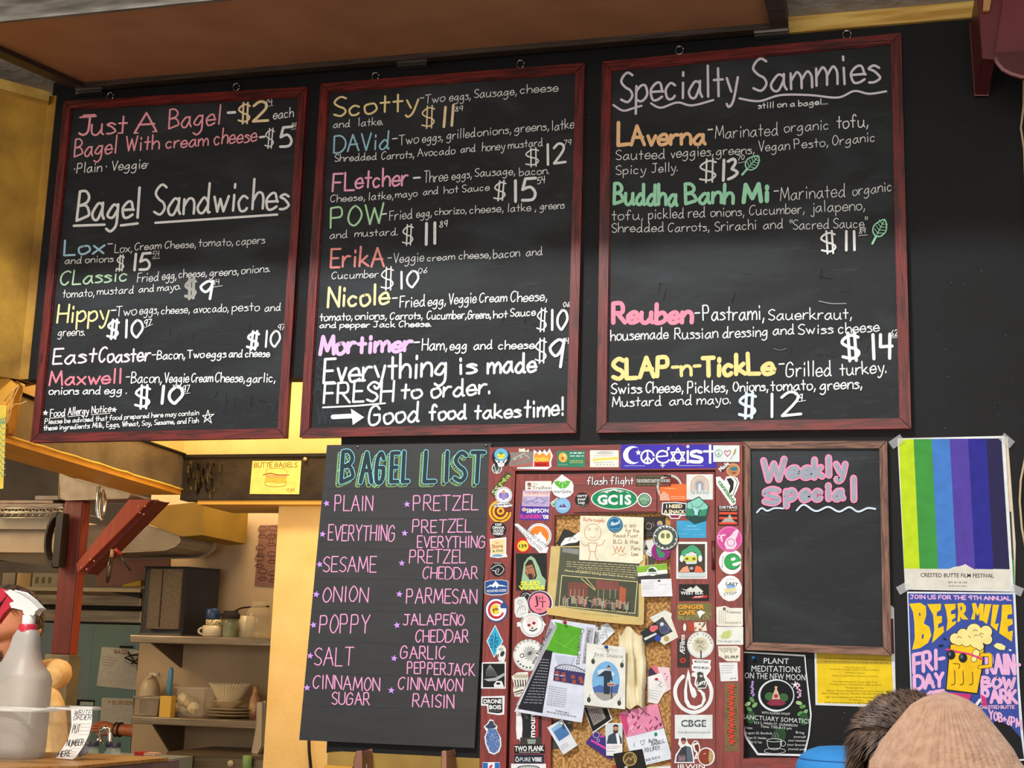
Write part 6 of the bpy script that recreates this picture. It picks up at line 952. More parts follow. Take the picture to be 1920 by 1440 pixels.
def f_(a):
    a.body('#dfe3ea', [(5, 58), (1275, 68), (1325, 1150), (1392, 2040), (900, 2080), (70, 1950), (45, 1200)])
    a.shape('#3a4fa0', [(18, 78), (1248, 88), (1300, 1150), (1330, 1700), (1100, 1620), (900, 1750), (90, 1900), (60, 1200)]); a.shape('#1c1c20', [(1060, 1560), (1200, 1600), (1345, 1780), (1378, 2020), (900, 2060), (700, 1900)])
    a.shape('#3a4fa0', [(1060, 1440), (1310, 1440), (1345, 1780), (1220, 1640), (1060, 1560)])
    P_ = '#eab4dc'; Y_ = '#f0c81c'
    a.hand(P_, 12, 'JOIN US FOR THE 9TH ANNUAL', 42, 140, 1225, 160, 44, .1)
    a.shape(Y_, [(30, 200), (160, 190), (225, 230), (232, 330), (200, 430), (265, 470), (290, 570), (250, 660), (160, 720), (65, 740), (95, 600), (90, 430), (75, 300)]); a.disc('#3a4fa0', 153, 325, 9, 20, -10); a.disc('#3a4fa0', 188, 585, 12, 30, 10)
    a.shape(Y_, [(240, 205), (405, 200), (398, 275), (355, 300), (352, 345), (415, 345), (412, 420), (370, 440), (368, 490), (430, 460), (440, 530), (298, 662), (325, 500), (310, 330)])
    a.shape(Y_, [(442, 205), (575, 200), (572, 260), (520, 285), (520, 325), (570, 318), (572, 365), (535, 385), (530, 420), (578, 400), (575, 435), (465, 525), (480, 400), (465, 290)])
    a.shape(Y_, [(594, 195), (660, 190), (695, 230), (695, 280), (668, 320), (725, 385), (655, 385), (625, 350), (630, 400), (594, 420), (605, 300)]); a.disc('#3a4fa0', 640, 255, 10, 26)
    a.shape(Y_, [(765, 195), (812, 192), (835, 265), (858, 195), (905, 205), (895, 400), (850, 395), (858, 295), (842, 335), (824, 335), (808, 295), (800, 385), (755, 385), (780, 290)])
    a.shape(Y_, [(920, 205), (995, 205), (940, 440), (890, 400)]); a.shape(Y_, [(1010, 210), (1085, 212), (1035, 440), (1080, 430), (1060, 520), (985, 455)])
    a.shape(Y_, [(1120, 212), (1230, 210), (1240, 320), (1185, 330), (1180, 380), (1240, 380), (1245, 440), (1185, 470), (1190, 530), (1248, 515), (1235, 645), (1085, 545), (1110, 380)])
    a.hand(P_, 42, 'FRI-', 85, 1015, 440, 945, 215, 0); a.hand(P_, 42, 'DAY', 92, 1205, 425, 1165, 150, 0); a.hand(P_, 42, 'OCT', 105, 1420, 440, 1380, 160, 0)
    a.hand(P_, 42, 'RAIN-', 945, 1010, 1325, 1025, 215, 0); a.hand(P_, 40, 'BOW', 885, 1180, 1265, 1190, 115, 0); a.hand(P_, 40, 'PARK', 890, 1355, 1290, 1365, 145, 0); a.hand(P_, 10, 'CRESTED BUTTE', 860, 1430, 1265, 1430, 34, .1); a.hand(P_, 20, 'YOB+6PM', 970, 1545, 1345, 1665, 100, 0)
    a.shape('#2a2410', [(505, 670), (920, 680), (885, 1000), (835, 1262), (455, 1215), (485, 860)]); a.shape('#f2c41c', [(518, 680), (908, 690), (872, 1000), (824, 1248), (468, 1204), (498, 860)])
    a.line('#2a2410', 50, [(880, 800), (980, 800), (985, 930), (855, 945)]); a.line('#f2c41c', 38, [(880, 800), (980, 800), (985, 930), (855, 945)])
    for x, y, r in ((570, 610, 62), (660, 560, 66), (790, 520, 85), (930, 530, 72), (945, 620, 58), (700, 640, 60), (820, 640, 80), (610, 640, 50), (860, 700, 44), (815, 780, 40), (790, 850, 32)): a.disc('#3a3018', x, y, r + 6)
    for x, y, r in ((570, 610, 62), (660, 560, 66), (790, 520, 85), (930, 530, 72), (945, 620, 58), (700, 640, 60), (820, 640, 80), (610, 640, 50), (860, 700, 44), (815, 780, 40), (790, 850, 32)): a.disc('#f4e694', x, y, r)
    for x, y in ((810, 520), (820, 580), (620, 600), (880, 560)): a.line('#5c4c20', 6, [(x - 28, y), (x - 5, y - 16), (x + 22, y)], True)
    for x in (560, 660, 770): a.line('#5c4410', 8, [(x, 980 + (x - 560) * .1), (x + 4, 1130), (x - 35, 1150)], True)
    a.line('#5c4410', 7, [(545, 900), (620, 910), (610, 960)], True)
    a.line('#e0407c', 22, [(465, 735), (600, 765), (740, 790), (890, 850)]); a.disc('#20242c', 520, 800, 50, 55); a.disc('#20242c', 660, 835, 50, 55); a.disc('#5c6c84', 505, 790, 16, 24); a.disc('#5c6c84', 645, 822, 16, 24)
    a.shape('#f4e694', [(1020, 690), (1060, 660), (1110, 670), (1160, 700), (1150, 745), (1090, 740), (1040, 715)]); a.disc('#f0e8ec', 1215, 745, 18, 11, 25); a.disc('#1c1c24', 445, 610, 20, 9, 20); a.disc('#1c1c24', 400, 690, 34, 10, -8)
    a.shape('#c83878', [(500, 1240), (760, 1262), (740, 1330), (520, 1330)])
    a.shape('#c83878', [(870, 1262), (930, 1300), (950, 1390), (890, 1400)]); a.line(W_, 34, [(815, 1390), (860, 1330)])
wallp('blue beer mile poster with fat yellow letters and a foaming mug', TBM, -.007, f_)
def f_(a):
    a.body('#f4dc7c', [(1168, 212), (1608, 210), (1588, 512), (1142, 510)])
    o = '#a87838'
    a.hand('#8c6c34', 7, 'BUTTE BAGELS', 1182, 270, 1570, 268, 42); a.line('#c88c48', 5, [(1290, 322), (1300, 290), (1370, 280), (1450, 285), (1485, 318)], True); a.shape('#f0a860', [(1285, 340), (1480, 335), (1475, 372), (1290, 372)]); a.line('#9c4c34', 9, [(1265, 338), (1330, 325), (1400, 338), (1495, 338)], True); a.shape('#f2bc48', [(1275, 375), (1470, 370), (1470, 402), (1285, 405)]); a.line(o, 5, [(1280, 400), (1290, 432), (1370, 445), (1455, 435), (1475, 400)], True); a.line('#c89050', 4, [(1285, 405), (1340, 398), (1400, 410), (1470, 402)], True); a.hand('#b08848', 5, 'YUM', 1470, 490, 1545, 488, 30)
st('yellow paper drawing of a layered bagel sandwich with pencil title', (230, 820, 4.8), YA - .053, f_, 'drawing', 'drawing', None)
TAPE = glassy('#d8dce0', .2, 'clear_tape', .22)
for i, (x, y, an) in enumerate(((1681, 828, -.6), (1888, 826, .7), (1695, 1102, -.5), (1905, 1106, .4))):
    def f(b, x=x, y=y, an=an):
        c, s_ = math.cos(an), math.sin(an); b.prism([W(x + u * c - v * s_, y + u * s_ + v * c, -.0095) for u, v in ((-13, -8), (13, -8), (13, 8), (-13, 8))], (0, .0004, 0), TAPE)
    solo('tape_strip', ['clear tape on the striped poster, beside the weekly board', 'clear tape on the striped poster, outer top corner', 'clear tape where the striped and beer posters meet, inner side', 'clear tape where the striped and beer posters meet, outer side'][i], 'tape', f, 'tape strips')
def f_(b):
    for i in range(60):
        x, y = rnd.choice([(rnd.uniform(1520, 1600), rnd.uniform(1330, 1400)), (rnd.uniform(1100, 1118), rnd.uniform(120, 800)), (rnd.uniform(1720, 1900), rnd.uniform(500, 815)), (rnd.uniform(1895, 1918), rnd.uniform(1350, 1430)), (rnd.uniform(1120, 1700), rnd.uniform(812, 826))])
        p = W(x, y, -.0013); r = rnd.uniform(.0006, .0016); b.prism([p + Vector((r, 0, 0)), p + Vector((0, 0, r)), p + Vector((-r, 0, 0)), p + Vector((0, 0, -r))], (0, .0008, 0), mat('#7c7c7c', None, 9, .8))
o_ = solo('paint_speck', 'pale paint specks dotted over the black wall', 'paint specks', f_, kind='stuff')
# ================================================================== KITCHEN BEYOND THE HATCH
def BX(b, x0, y0, x1, y1, Y, dep, m): a, c = pbox(x0, y0, x1, y1, Y, dep); b.box(a, c, m)
REDP = mat('#74281a', '#602014', 8, .5, .1, key='dark_red_post_paint', stretch=(6, 6, .6)); ORP = mat('#a84420', '#983a1a', 8, .5, .1, key='lit_post_orange', stretch=(6, 6, .6))
# post with brace
PY = YA + .12
post = empty('timber_post', W(135, 1330, PY), 'red painted timber post with a diagonal brace and a worn grey foot', 'post')
def f_(b):
    a, c = pbox(116, 938, 156, 1228, PY, .13); tl, br = W(118, 938, PY), W(138, 1228, PY); w0 = W(156, 938, PY).x - W(120, 938, PY).x
    xl = (W(123, 945, PY).x + W(93, 1228, PY).x) / 2; xr = (W(157, 945, PY).x + W(127, 1228, PY).x) / 2
    b.box((xl, PY, br.z), (xr, PY + .064, tl.z), REDP); global POST; POST = (xl, xr, br.z, tl.z)
part('post', post, f_, bevel=.006)
part('lit_side', post, lambda b: b.box((POST[1] + .001, PY + .005, POST[2]), (POST[1] + .004, PY + .06, POST[3] - .01), ORP), label='side face coloured brighter orange as if lit', bevel=.004)  # orange slab stands in for light on this side of the post
def f_(b): b.prism([W(158, 1062, PY - .002), W(247, 938, PY - .002), W(296, 938, PY - .002), W(160, 1076, PY - .002)], (0, .1, 0), REDP); b.prism([W(144, 1058, PY - .03), W(242, 938, PY - .03), W(280, 938, PY - .03), W(146, 1072, PY - .03)], (0, .026, 0), ORP)
brace_ = part('brace', post, f_, bevel=.003)
for x, y in ((177, 1049), (184, 1052), (160, 1064), (170, 1067), (268, 950), (280, 949), (270, 961), (277, 964)): part('bolt', brace_, lambda b: b.lathe(W(x - 8, y, PY - .034), [(0, -.001), (.004, 0), (.004, .004)], '#e0a080', 8, axis=(0, 1, 0)))
part('foot', post, lambda b: b.box((POST[0] - .02, PY - .015, 0), (POST[1] + .012, PY + .08, POST[2]), mat('#8a7c58', '#6c6044', 6, .5, .1, key='worn_grey_green_paint')), label='worn grey green foot casing', bevel=.004)
solo('cloth_bundle', 'pale cloth wrapped block squeezed between post and beam', 'cloth', lambda b: b.prism([W(113, 890, PY - .02), W(160, 905, PY - .02), W(246, 928, PY - .02), W(240, 935, PY - .02), W(125, 936, PY - .02), W(110, 934, PY - .02)], (0, .15, 0), mat('#b8aa94', '#a4957e', 14, .9, .3, key='pale_cloth')), bevel=.006)
# wire rack top left
RK = mat('#b8ae9c', None, 5, .35, metal=.7, key='wire_rack_metal')
rack = empty('wire_rack', W(60, 965, 1.9), 'chrome wire shelf hanging along the beam, holding wooden boards', 'rack')
def f_(b):
    for y in (953, 960): b.tube([W(-60, y, 1.9), W(118, y, 1.9)], .004, RK, 6)
    for y in (962, 971): b.tube([W(-60, y, 1.9), W(118, y, 1.9)], .003, RK, 6)
    for i in range(14):
        x = -60 + i * 13; b.tube([W(x, 953, 1.9), W(x + 6.5, 960, 1.9), W(x + 13, 953, 1.9)], .002, RK, 5); b.tube([W(x, 971, 1.9), W(x + 8, 962, 1.9)], .002, RK, 5)
part('front_truss', rack, f_)
part('shelf_wires', rack, lambda b: [b.tube([W(-60 + i * 18, 953, 1.9), W(-60 + i * 18, 953, 1.9) + Vector((0, .4, 0))], .002, RK, 5) for i in range(10)], kind='stuff')
for i, (x0_, y0_, x1_, y1_, c) in enumerate(((-40, 944, 118, 952, '#5c3c2c'), (-10, 938, 100, 944, '#6c4630'), (65, 929, 118, 938, '#3c2a20'))):
    solo('cutting_board', ['long brown board lying lowest on the wire rack', 'brown board in the middle of the stack on the wire rack', 'short dark board on top of the rack stack'][i], 'cutting board', lambda b: BX(b, x0_, y0_, x1_, y1_, 1.92, .25, wood(c, '#33211a', (1, 6, 6), 'board_wood_' + str(i))), 'boards on the wire rack', bevel=.003)
S_('trim_3', lambda b: BX(b, -80, 972, 122, 992, 2.05, .5, mat('#a89c88', None, 5, .6)))
hood = empty('range_hood', W(40, 1060, 2.1), 'beige extractor hood with a sloping lower lip under the wire rack', 'hood')
part('canopy', hood, lambda b: BX(b, -80, 993, 112, 1036, 2.1, .6, mat('#a4927a', '#94826a', 5, .5, key='hood_enamel')), bevel=.004)
part('lip', hood, lambda b: b.prism([W(-80, 1037, 2.08), W(112, 1036, 2.08), W(112, 1062, 2.3), W(60, 1058, 2.3), W(-80, 1040, 2.3)], (0, .02, 0), mat('#d8c49c', None, 5, .4)))
part('shelf_bar', hood, lambda b: BX(b, -80, 1046, 112, 1052, 2.4, .02, '#3a3026'))
# hoop hanging beside the post
def f_(b):
    c = W(103, 1012, 1.55); pts = [c + Vector((.055 * math.cos(t), 0, .125 * math.sin(t))) for t in [math.pi * .5 + i * math.pi / 12 for i in range(13)]]
    for i in range(12):
        p, q = pts[i], pts[i + 1]; b.prism([p, q, q + (c - q) * .16, p + (c - p) * .16], (0, .05, 0), mat('#2c261e', None, 9, .6, key='black_hoop'))
    b.box(c + Vector((-.004, 0, -.12)), c + Vector((.03, .05, .12)), mat('#2c261e', None, 9, .6, key='black_hoop'))
solo('sieve_hoop', 'black half round hoop hanging beside the red post', 'sieve', f_)
# hanging utensils
def uten(label, pts, w0, w1, c, handle=None, Y=YA - .15):
    root = empty('hanging_utensil', W(*pts[-1], Y), label, 'utensil', 'utensils hanging by the post')
    def f(b):
        p = [W(x, y, Y) for x, y in pts]; n = len(p); b.tube(p, [w0 + (w1 - w0) * math.sin(math.pi * min(1, .15 + .8 * i / (n - 1))) for i in range(n)], c, 8)
    part('blade', root, f)
    if handle: part('handle', root, lambda b: b.tube([W(x, y, Y) for x, y in handle[0]], .008, handle[1], 8))
    return root
UY = WZ(188, 912, bzb - .022).y
uten('steel ladle hanging under the yellow beam', [(186, 912), (186, 935), (184, 955), (186, 970), (190, 977)], .006, .014, CHROME, Y=UY)
uten('shiny tongs hanging under the yellow beam behind the ladle', [(194, 918), (197, 940), (195, 958), (192, 972)], .003, .008, CHROME, Y=UY)
uten('serrated knife hanging point down below the brace', [(208, 1045), (206, 1062), (203, 1080), (201, 1093)], .003, .013, mat('#54483a', None, 9, .3, metal=.7), ([(211, 1030), (209, 1045)], mat('#c8a070', None, 9, .5)), Y=PY - .04)
uten('thin black peeler with a red grip below the brace', [(228, 1042), (236, 1056), (245, 1070)], .004, .007, mat('#1e1a18', None, 9, .4), ([(217, 1029), (227, 1040)], mat('#b02820', None, 9, .4)), Y=PY - .04)
# ceiling beam, duct, panel
solo('ceiling_beam', 'mustard painted beam running back over the kitchen', 'beam', lambda b: b.prism([W(288, 950, 2.2), W(383, 940, 2.2), W(379, 1003, 2.2), W(342, 1006, 2.2), W(270, 980, 2.2)], (0, .5, 0), mat('#a07c1c', '#8c6c18', 6, .7, key='mustard_paint')))
solo('duct', 'off white boxed duct with a rounded end under the mustard beam', 'duct', lambda b: b.prism([W(160, 985, 2.25), W(262, 984, 2.25), W(318, 996, 2.25), W(338, 1004, 2.25), W(341, 1016, 2.25), W(330, 1026, 2.25), W(310, 1033, 2.25), W(160, 1036, 2.25)], (0, .35, 0), mat('#9c8e78', '#8c7e68', 7, .7, .2, key='duct_paint', bscale=50)), bevel=.01)
solo('cardboard_panel', 'flat pinkish brown cardboard panel leaning on the shelf under the duct', 'cardboard', lambda b: b.prism([W(180, 1036, 2.62), W(317, 1034, 2.62), W(317, 1096, 2.62), W(180, 1100, 2.62)], (0, .02, 0), mat('#a8745c', '#986850', 5, .7, key='pinkish_cardboard')))
solo('yellow_strip', 'yellow strip lying along the foot of the cardboard panel', 'strip', lambda b: b.prism([W(232, 1096, 2.58), W(264, 1088, 2.58), W(264, 1099, 2.58), W(228, 1100, 2.58)], (0, .03, 0), mat('#d8a820', None, 5, .6)))
SH = empty('high_shelf', W(150, 1110, 2.6), 'beige shelf crossing behind the red post with cartons on it', 'shelf')
part('board', SH, lambda b: BX(b, -40, 1101, 264, 1108, 2.55, .5, mat('#c0a878', None, 5, .6)))
part('bracket', SH, lambda b: b.prism([W(200, 1109, 2.58), W(263, 1109, 2.58), W(263, 1122, 2.58)], (0, .02, 0), '#2c2620'))
for i, (x0_, x1_, c) in enumerate(((4, 28, '#8c7c60'), (31, 57, '#c8a058'), (60, 108, '#c4ac80'))):
    r = empty('carton', W((x0_ + x1_) / 2, 1101, 2.6), ['greyish carton at the open end of the high shelf', 'golden tin on the high shelf between two cartons', 'wide beige carton with small print on the high shelf'][i], 'carton', 'cartons on the high shelf')
    part('box', r, lambda b: BX(b, x0_, 1074, x1_, 1101, 2.62, .2, mat(c, None, 6, .6)), bevel=.003)
    if i == 2: part('print', r, lambda b: [BX(b, 66 + q * 12, 1082, 72 + q * 12, 1094, 2.618, .001, '#8c7448') for q in range(3)])
# fridge
fr = empty('steel_fridge', W(190, 1420, FY), 'big stainless fridge tinged with green, with papers stuck on it', 'fridge')
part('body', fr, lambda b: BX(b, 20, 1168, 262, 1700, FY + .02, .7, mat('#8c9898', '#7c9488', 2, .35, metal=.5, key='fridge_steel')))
frd = part('door', fr, lambda b: b.box(W(130, 1700, FY) , W(262, 1170, FY) + Vector((0, .018, 0)), mat('#7c8c88', '#74947c', 1.2, .38, metal=.45, key='fridge_door_steel', lo=.3, hi=.7)), bevel=.003)  # grey and green mixed in the door colour
part('handle_recess', frd, lambda b: (BX(b, 144, 1312, 177, 1323, FY - .004, .004, '#1c1a16'), BX(b, 150, 1316, 175, 1323, FY - .006, .003, '#b0b8a0')))
hdb = empty('steel_hood', W(200, 1165, 3.0), 'stainless hood with two horizontal bands above the fridge', 'hood')
for y0_, y1_ in ((1110, 1135), (1144, 1166)): part('band', hdb, lambda b: BX(b, 60, y0_, 264, y1_, 3.2, .3, STEEL), bevel=.004)
part('gap', hdb, lambda b: BX(b, 60, 1108, 264, 1168, 3.24, .3, '#241e18'))
def paper(name, label, pts, Y, fn, tf=(0, 0, 1), cat='paper', group=None):
    a = Art(Y, tf); a.body('#c9bfa8', pts); fn(a); return a.build(name, None, label, cat, group)
def f_(a):
    a.text('#84503c', 'BAGEL', 214, 1225, 243, 1228, 8, .02)
    for i in range(4): a.scrib('#7c7064', .9, 192, 1231 + i * 5, 222 - i * 3, 1234 + i * 5, 6)
paper('fridge_list', 'large taped paper list headed bagel on the fridge', [(191, 1213), (243, 1216), (270, 1222), (268, 1295), (181, 1286)], FY - .01, f_, group='lists on the fridge')
paper('fridge_list', 'lower paper list headed burger in outlined letters on the fridge', [(193, 1308), (250, 1310), (250, 1365), (187, 1362), (191, 1310)], FY - .01, lambda a: (a.star('#a8844c', 205, 1316, 3), a.text('#a8844c', 'BURGER', 210, 1321, 250, 1322, 8, .03)), group='lists on the fridge')
solo('bull_clip', 'black clip with wire arms holding the upper fridge list', 'clip', lambda b: (BX(b, 224, 1211, 246, 1215, FY - .03, .02, '#201c18'), b.tube([W(x, y, FY - .04) for x, y in ((270, 1226), (244, 1229), (234, 1233), (262, 1247), (274, 1252))], .006, '#2c261e', 6), b.tube([W(x, y, FY - .04) for x, y in ((260, 1224), (258, 1257))], .006, '#6c2c20', 6), b.tube([W(x, y, FY - .04) for x, y in ((240, 1222), (252, 1240), (268, 1228), (246, 1245))], .005, '#2c261e', 6)))
def f_(a):
    a.body('#7a5648', [(487, 985), (522, 984), (514, 1100), (477, 1098)])
    for cx, cy in ((492, 993), (512, 992), (508, 1008), (488, 1028), (510, 1040), (486, 1048), (492, 1072), (512, 1076)):
        if True: a.line('#3c2420', 1, [(cx - 8, cy + 2), (cx - 6, cy - 4), (cx, cy - 6), (cx + 7, cy - 3), (cx + 8, cy + 2), (cx - 8, cy + 2)], True); a.line('#3c2420', 1, [(cx - 2, cy + 3), (cx - 3, cy + 12)]); a.line('#3c2420', 1, [(cx + 3, cy + 3), (cx + 3, cy + 12)]); a.ring('#3c2420', cx, cy + 13, 8, 1, ry=2.6)
st('brown kitchen poster with rows of drawn mushrooms', (0, 0, 1), KY - .004, f_, 'poster', 'poster', None)
# shelves
def shelf(label, x0_, y0_, x1_, y1_, brk):
    r = empty('steel_shelf', W((x0_ + x1_) / 2, y1_, KY - .35), label, 'shelf', 'steel wall shelves')
    a, c = pbox(x0_, y0_, x1_, y1_, KY - .36, .36)
    part('top_plate', r, lambda b: b.box((a[0], a[1], c[2] - .004), (c[0] + .5, KY - .001, c[2]), STEEL)); part('front_lip', r, lambda b: b.box((a[0], a[1], a[2]), (c[0] + .5, a[1] + .012, c[2] - .003), STEEL), bevel=.003); part('end_lip', r, lambda b: b.box((a[0], a[1] + .013, a[2]), (a[0] + .01, KY - .001, c[2] - .005), STEEL))
    x = a[0] + .1
    part('bracket', r, lambda b: b.prism([Vector((x, KY - .33, a[2] - .001)), Vector((x, KY - .001, a[2] - .001)), Vector((x, KY - .001, a[2] - brk))], (.012, 0, 0), mat('#5c4a38', None, 5, .5)))
    return c[2]
zt = shelf('upper stainless wall shelf with mugs and a big black speaker', 243, 1193, 502, 1208, .12)
zl = shelf('lower stainless wall shelf with plates, filters and tubs', 245, 1347, 490, 1362, .24)
SYF = KY - .30
def at(px, z, Y): d = ray(px, 1200); p = CAM + d * ((Y - CAM.y) / d.y); return Vector((p.x, Y, z))
def zof(py, Y, px=400): return W(px, py, Y).z
# speaker
sp = empty('black_speaker', at(320, zt, SYF), 'big black boxed speaker standing turned on the upper shelf', 'speaker')
def f_(b):
    Y = KY - .30; p = [W(266, 1190, Y), W(352, 1192, Y), W(349, 1062, Y), W(268, 1064, Y)]
    z0, z1 = zt, W(300, 1062, Y).z; xa, xb2, xc = W(264, 1120, Y).x, W(345, 1120, Y).x, W(380, 1120, Y).x
    b.prism([Vector((xa, Y + .02, z0)), Vector((xb2, Y, z0)), Vector((xc, Y + .18, z0)), Vector((xa + .08, Y + .28, z0))], (0, 0, z1 - z0), mat('#1c1916', '#141210', 9, .5, key='speaker_cabinet'))
part('cabinet', sp, f_, bevel=.01)
part('grille', sp, lambda b: b.box((W(281, 1100, KY - .31).x, KY - .316, zof(1182, KY - .31)), (W(341, 1100, KY - .31).x, KY - .288, zof(1068, KY - .31)), mat('#6c5c44', '#5c4e3a', 60, .8, key='speaker_grille')), bevel=.003)
part('divider', sp, lambda b: b.box((W(302, 1100, KY - .32).x, KY - .319, zof(1178, KY - .31)), (W(304, 1100, KY - .32).x, KY - .314, zof(1070, KY - .31)), '#3c3226'))
def pot(name, label, cat, px, py0, py1, rpx, prof, m, Y=SYF, z=None, group=None, extra=None):
    """lathed vessel: prof in fractions of (radius, height)"""
    base = at(px, zt if z is None else z, Y); H = zof(py0, Y, px) - base.z; Rr = W(px + rpx, 1200, Y).x - base.x
    root = empty(name, base, label, cat, group); part('body', root, lambda b: b.lathe(base, [(r * Rr, h * H) for r, h in prof], m, 20))
    if extra: extra(root, base, Rr, H)
    return root
def mughandle(side, m, k=1.0):
    def e(root, base, r, h):
        def f(b): c = base + Vector((side * r * .95, 0, h * .5)); b.tube([c + Vector((side * r * .55 * math.cos(t) * k, 0, h * .3 * math.sin(t))) for t in [-math.pi / 2 + i * math.pi / 10 for i in range(11)]], r * .11, m, 8)
        part('handle', root, f)
    return e
MUGW = mat('#d8c8a4', None, 6, .35, key='cream_glaze')
def e_(root, base, r, h): mughandle(-1, MUGW)(root, base, r, h); part('print', root, lambda b: b.lathe(base + Vector((0, 0, h * .45)), [(r * 1.01, 0), (r * 1.01, h * .2)], MUGW, 20)); 
pot('white_mug', 'cream mug with a small red mark, left handle, under the patterned cup', 'mug', 398, 1173, 1193, 18, [(.8, 0), (1, .08), (1, 1), (.9, 1), (.88, .2), (0, .18)], MUGW, extra=e_, group='cups on the upper shelf')
zc = zof(1173, SYF, 398) + .001
pot('patterned_cup', 'dotted cream cup stacked inside the cream mug', 'cup', 401, 1162, 1173, 16, [(.9, 0), (1, .1), (1, 1), (0, 1)], mat('#dcc898', '#8c7450', 90, .4, key='dotted_glaze', lo=.42, hi=.5, det=1), z=zc, group='cups on the upper shelf')
pot('thermos_cap', 'dark blue thermos lid standing on the dotted cup', 'lid', 396, 1141, 1161, 12.5, [(.95, 0), (1, .1), (1, .85), (.85, 1), (0, 1)], mat('#1e3a64', None, 5, .4), z=zof(1161, SYF, 398) + .001)
pot('green_jar', 'pale green jar with a dark lid beside the cream mug', 'jar', 430, 1160, 1193, 14, [(.8, 0), (.9, .1), (.95, .7), (1, 1), (0, 1)], mat('#8c9870', '#746c4c', 9, .3, key='green_jar_glass'), extra=lambda root, base, r, h: (part('lid', root, lambda b: b.lathe(base + Vector((0, 0, h)), [(r * 1.15, 0), (r * 1.15, h * .25), (r * .9, h * .3), (r * .9, h * .42), (0, h * .42)], '#221c16', 16)),))
pot('cream_mug', 'plain cream mug half behind the glass jar', 'mug', 458, 1155, 1192, 14, [(.8, 0), (1, .06), (1, 1), (.9, 1), (.88, .2), (0, .18)], MUGW, Y=SYF + .09, extra=mughandle(-1, MUGW, 1.2), group='cups on the upper shelf')
pot('glass_jar', 'large empty glass mason jar at the wall end of the upper shelf', 'jar', 481, 1127, 1193, 21, [(.85, 0), (1, .06), (1, .62), (.85, .78), (.62, .84), (.62, .98), (.68, 1), (.6, 1), (.58, .84), (.8, .77), (.95, .6), (.95, .08), (0, .05)], glassy('#c8b890', .05, 'jar_glass', .2), Y=SYF - .02)
solo('cable', 'thin black cable arching behind the jar on the upper shelf', 'cable', lambda b: b.tube([W(x, y, KY - .03) for x, y in ((374, 1165), (395, 1160), (420, 1150), (440, 1146), (452, 1140), (470, 1138), (505, 1137))], .004, '#1c1814', 6))
solo('scrubber', 'blue long handled scrubber standing on the lower shelf', 'brush', lambda b: b.tube([W(x, y, SYF) for x, y in ((318, 1304), (317, 1290), (320, 1270), (321, 1256), (322, 1251))], [.012, .014, .014, .012, .006], mat('#4c88a8', None, 5, .4), 10))
def f_(b):
    base = at(288, zl, SYF + .2); H = zof(1262, SYF + .2, 288) - base.z; r = .055
    b.lathe(base, [(r, 0), (r, H * .55), (r * .9, H * .7), (r * .5, H * .9), (r * .36, H * .92)], mat('#c8b48c', None, 6, .4, key='milky_plastic'), 16)
jg = empty('plastic_jug', at(288, zl, SYF + .2), 'milky plastic jug with white cap and side handle on the lower shelf', 'jug'); part('body', jg, f_)
part('cap', jg, lambda b: b.lathe(Vector((at(295, 0, SYF + .2).x, SYF + .2, zof(1268, SYF + .2, 295))), [(.026, 0), (.026, .016), (0, .017)], '#e0d4b4', 14))
part('handle', jg, lambda b: b.tube([W(x, y, SYF + .17) for x, y in ((286, 1266), (277, 1272), (271, 1288), (270, 1300), (275, 1303))], .009, mat('#c8b48c', None, 6, .4, key='milky_plastic'), 8))
CLR = glassy('#e8dcc4', .12, 'clear_tub_plastic', .16); DRK = glassy('#b8a890', .15, 'smoky_tub_plastic', .45)
def tubbox(name, label, cat, x0_, y0_, x1_, y1_, Y, dep, z, m, group=None, rim=True, taper=.012):
    a, c = pbox(x0_, y0_, x1_, y1_, Y, dep); z1 = c[2]; root = empty(name, ((a[0] + c[0]) / 2, Y + dep / 2, z), label, cat, group)
    def f(b):
        t = taper; th = .002
        lo = [(a[0] + t, Y + t), (c[0] - t, Y + t), (c[0] - t, Y + dep - t), (a[0] + t, Y + dep - t)]; hi = [(a[0], Y), (c[0], Y), (c[0], Y + dep), (a[0], Y + dep)]
        b.add([(x, y, z) for x, y in lo] + [(x, y, z1) for x, y in hi], [(3, 2, 1, 0), (0, 1, 5, 4), (1, 2, 6, 5), (2, 3, 7, 6), (3, 0, 4, 7)], m)
    part('body', root, f, bevel=.006)
    if rim: part('rim', root, lambda b: [b.tube([Vector((p[0], p[1], z1)), Vector((q[0], q[1], z1))], .005, m, 6) for p, q in (((a[0] - .006, Y - .006), (c[0] + .006, Y - .006)), ((c[0] + .006, Y - .006), (c[0] + .006, Y + dep + .006)), ((c[0] + .006, Y + dep + .006), (a[0] - .006, Y + dep + .006)), ((a[0] - .006, Y + dep + .006), (a[0] - .006, Y - .006)))])
    return root
r = tubbox('smoky_tub', 'smoky clear tub at the open end of the lower shelf', 'tub', 252, 1308, 297, 1346, KY - .34, .16, zl, DRK)
part('contents', r, lambda b: b.box((W(262, 1300, KY - .3).x, KY - .3, zl + .01), (W(290, 1300, KY - .3).x, KY - .22, zof(1312, KY - .3, 275)), mat('#4c3830', None, 30, .8, .3)))
solo('yellow_carton', 'upright yellow carton at the edge of the lower shelf', 'carton', lambda b: BX(b, 299, 1305, 320, 1347, KY - .355, .05, mat('#e0b040', None, 5, .5)), bevel=.002)
r = tubbox('clear_tub', 'clear tub stuffed with crumpled wrappers on the lower shelf', 'tub', 329, 1290, 383, 1346, KY - .305, .12, zl, CLR)
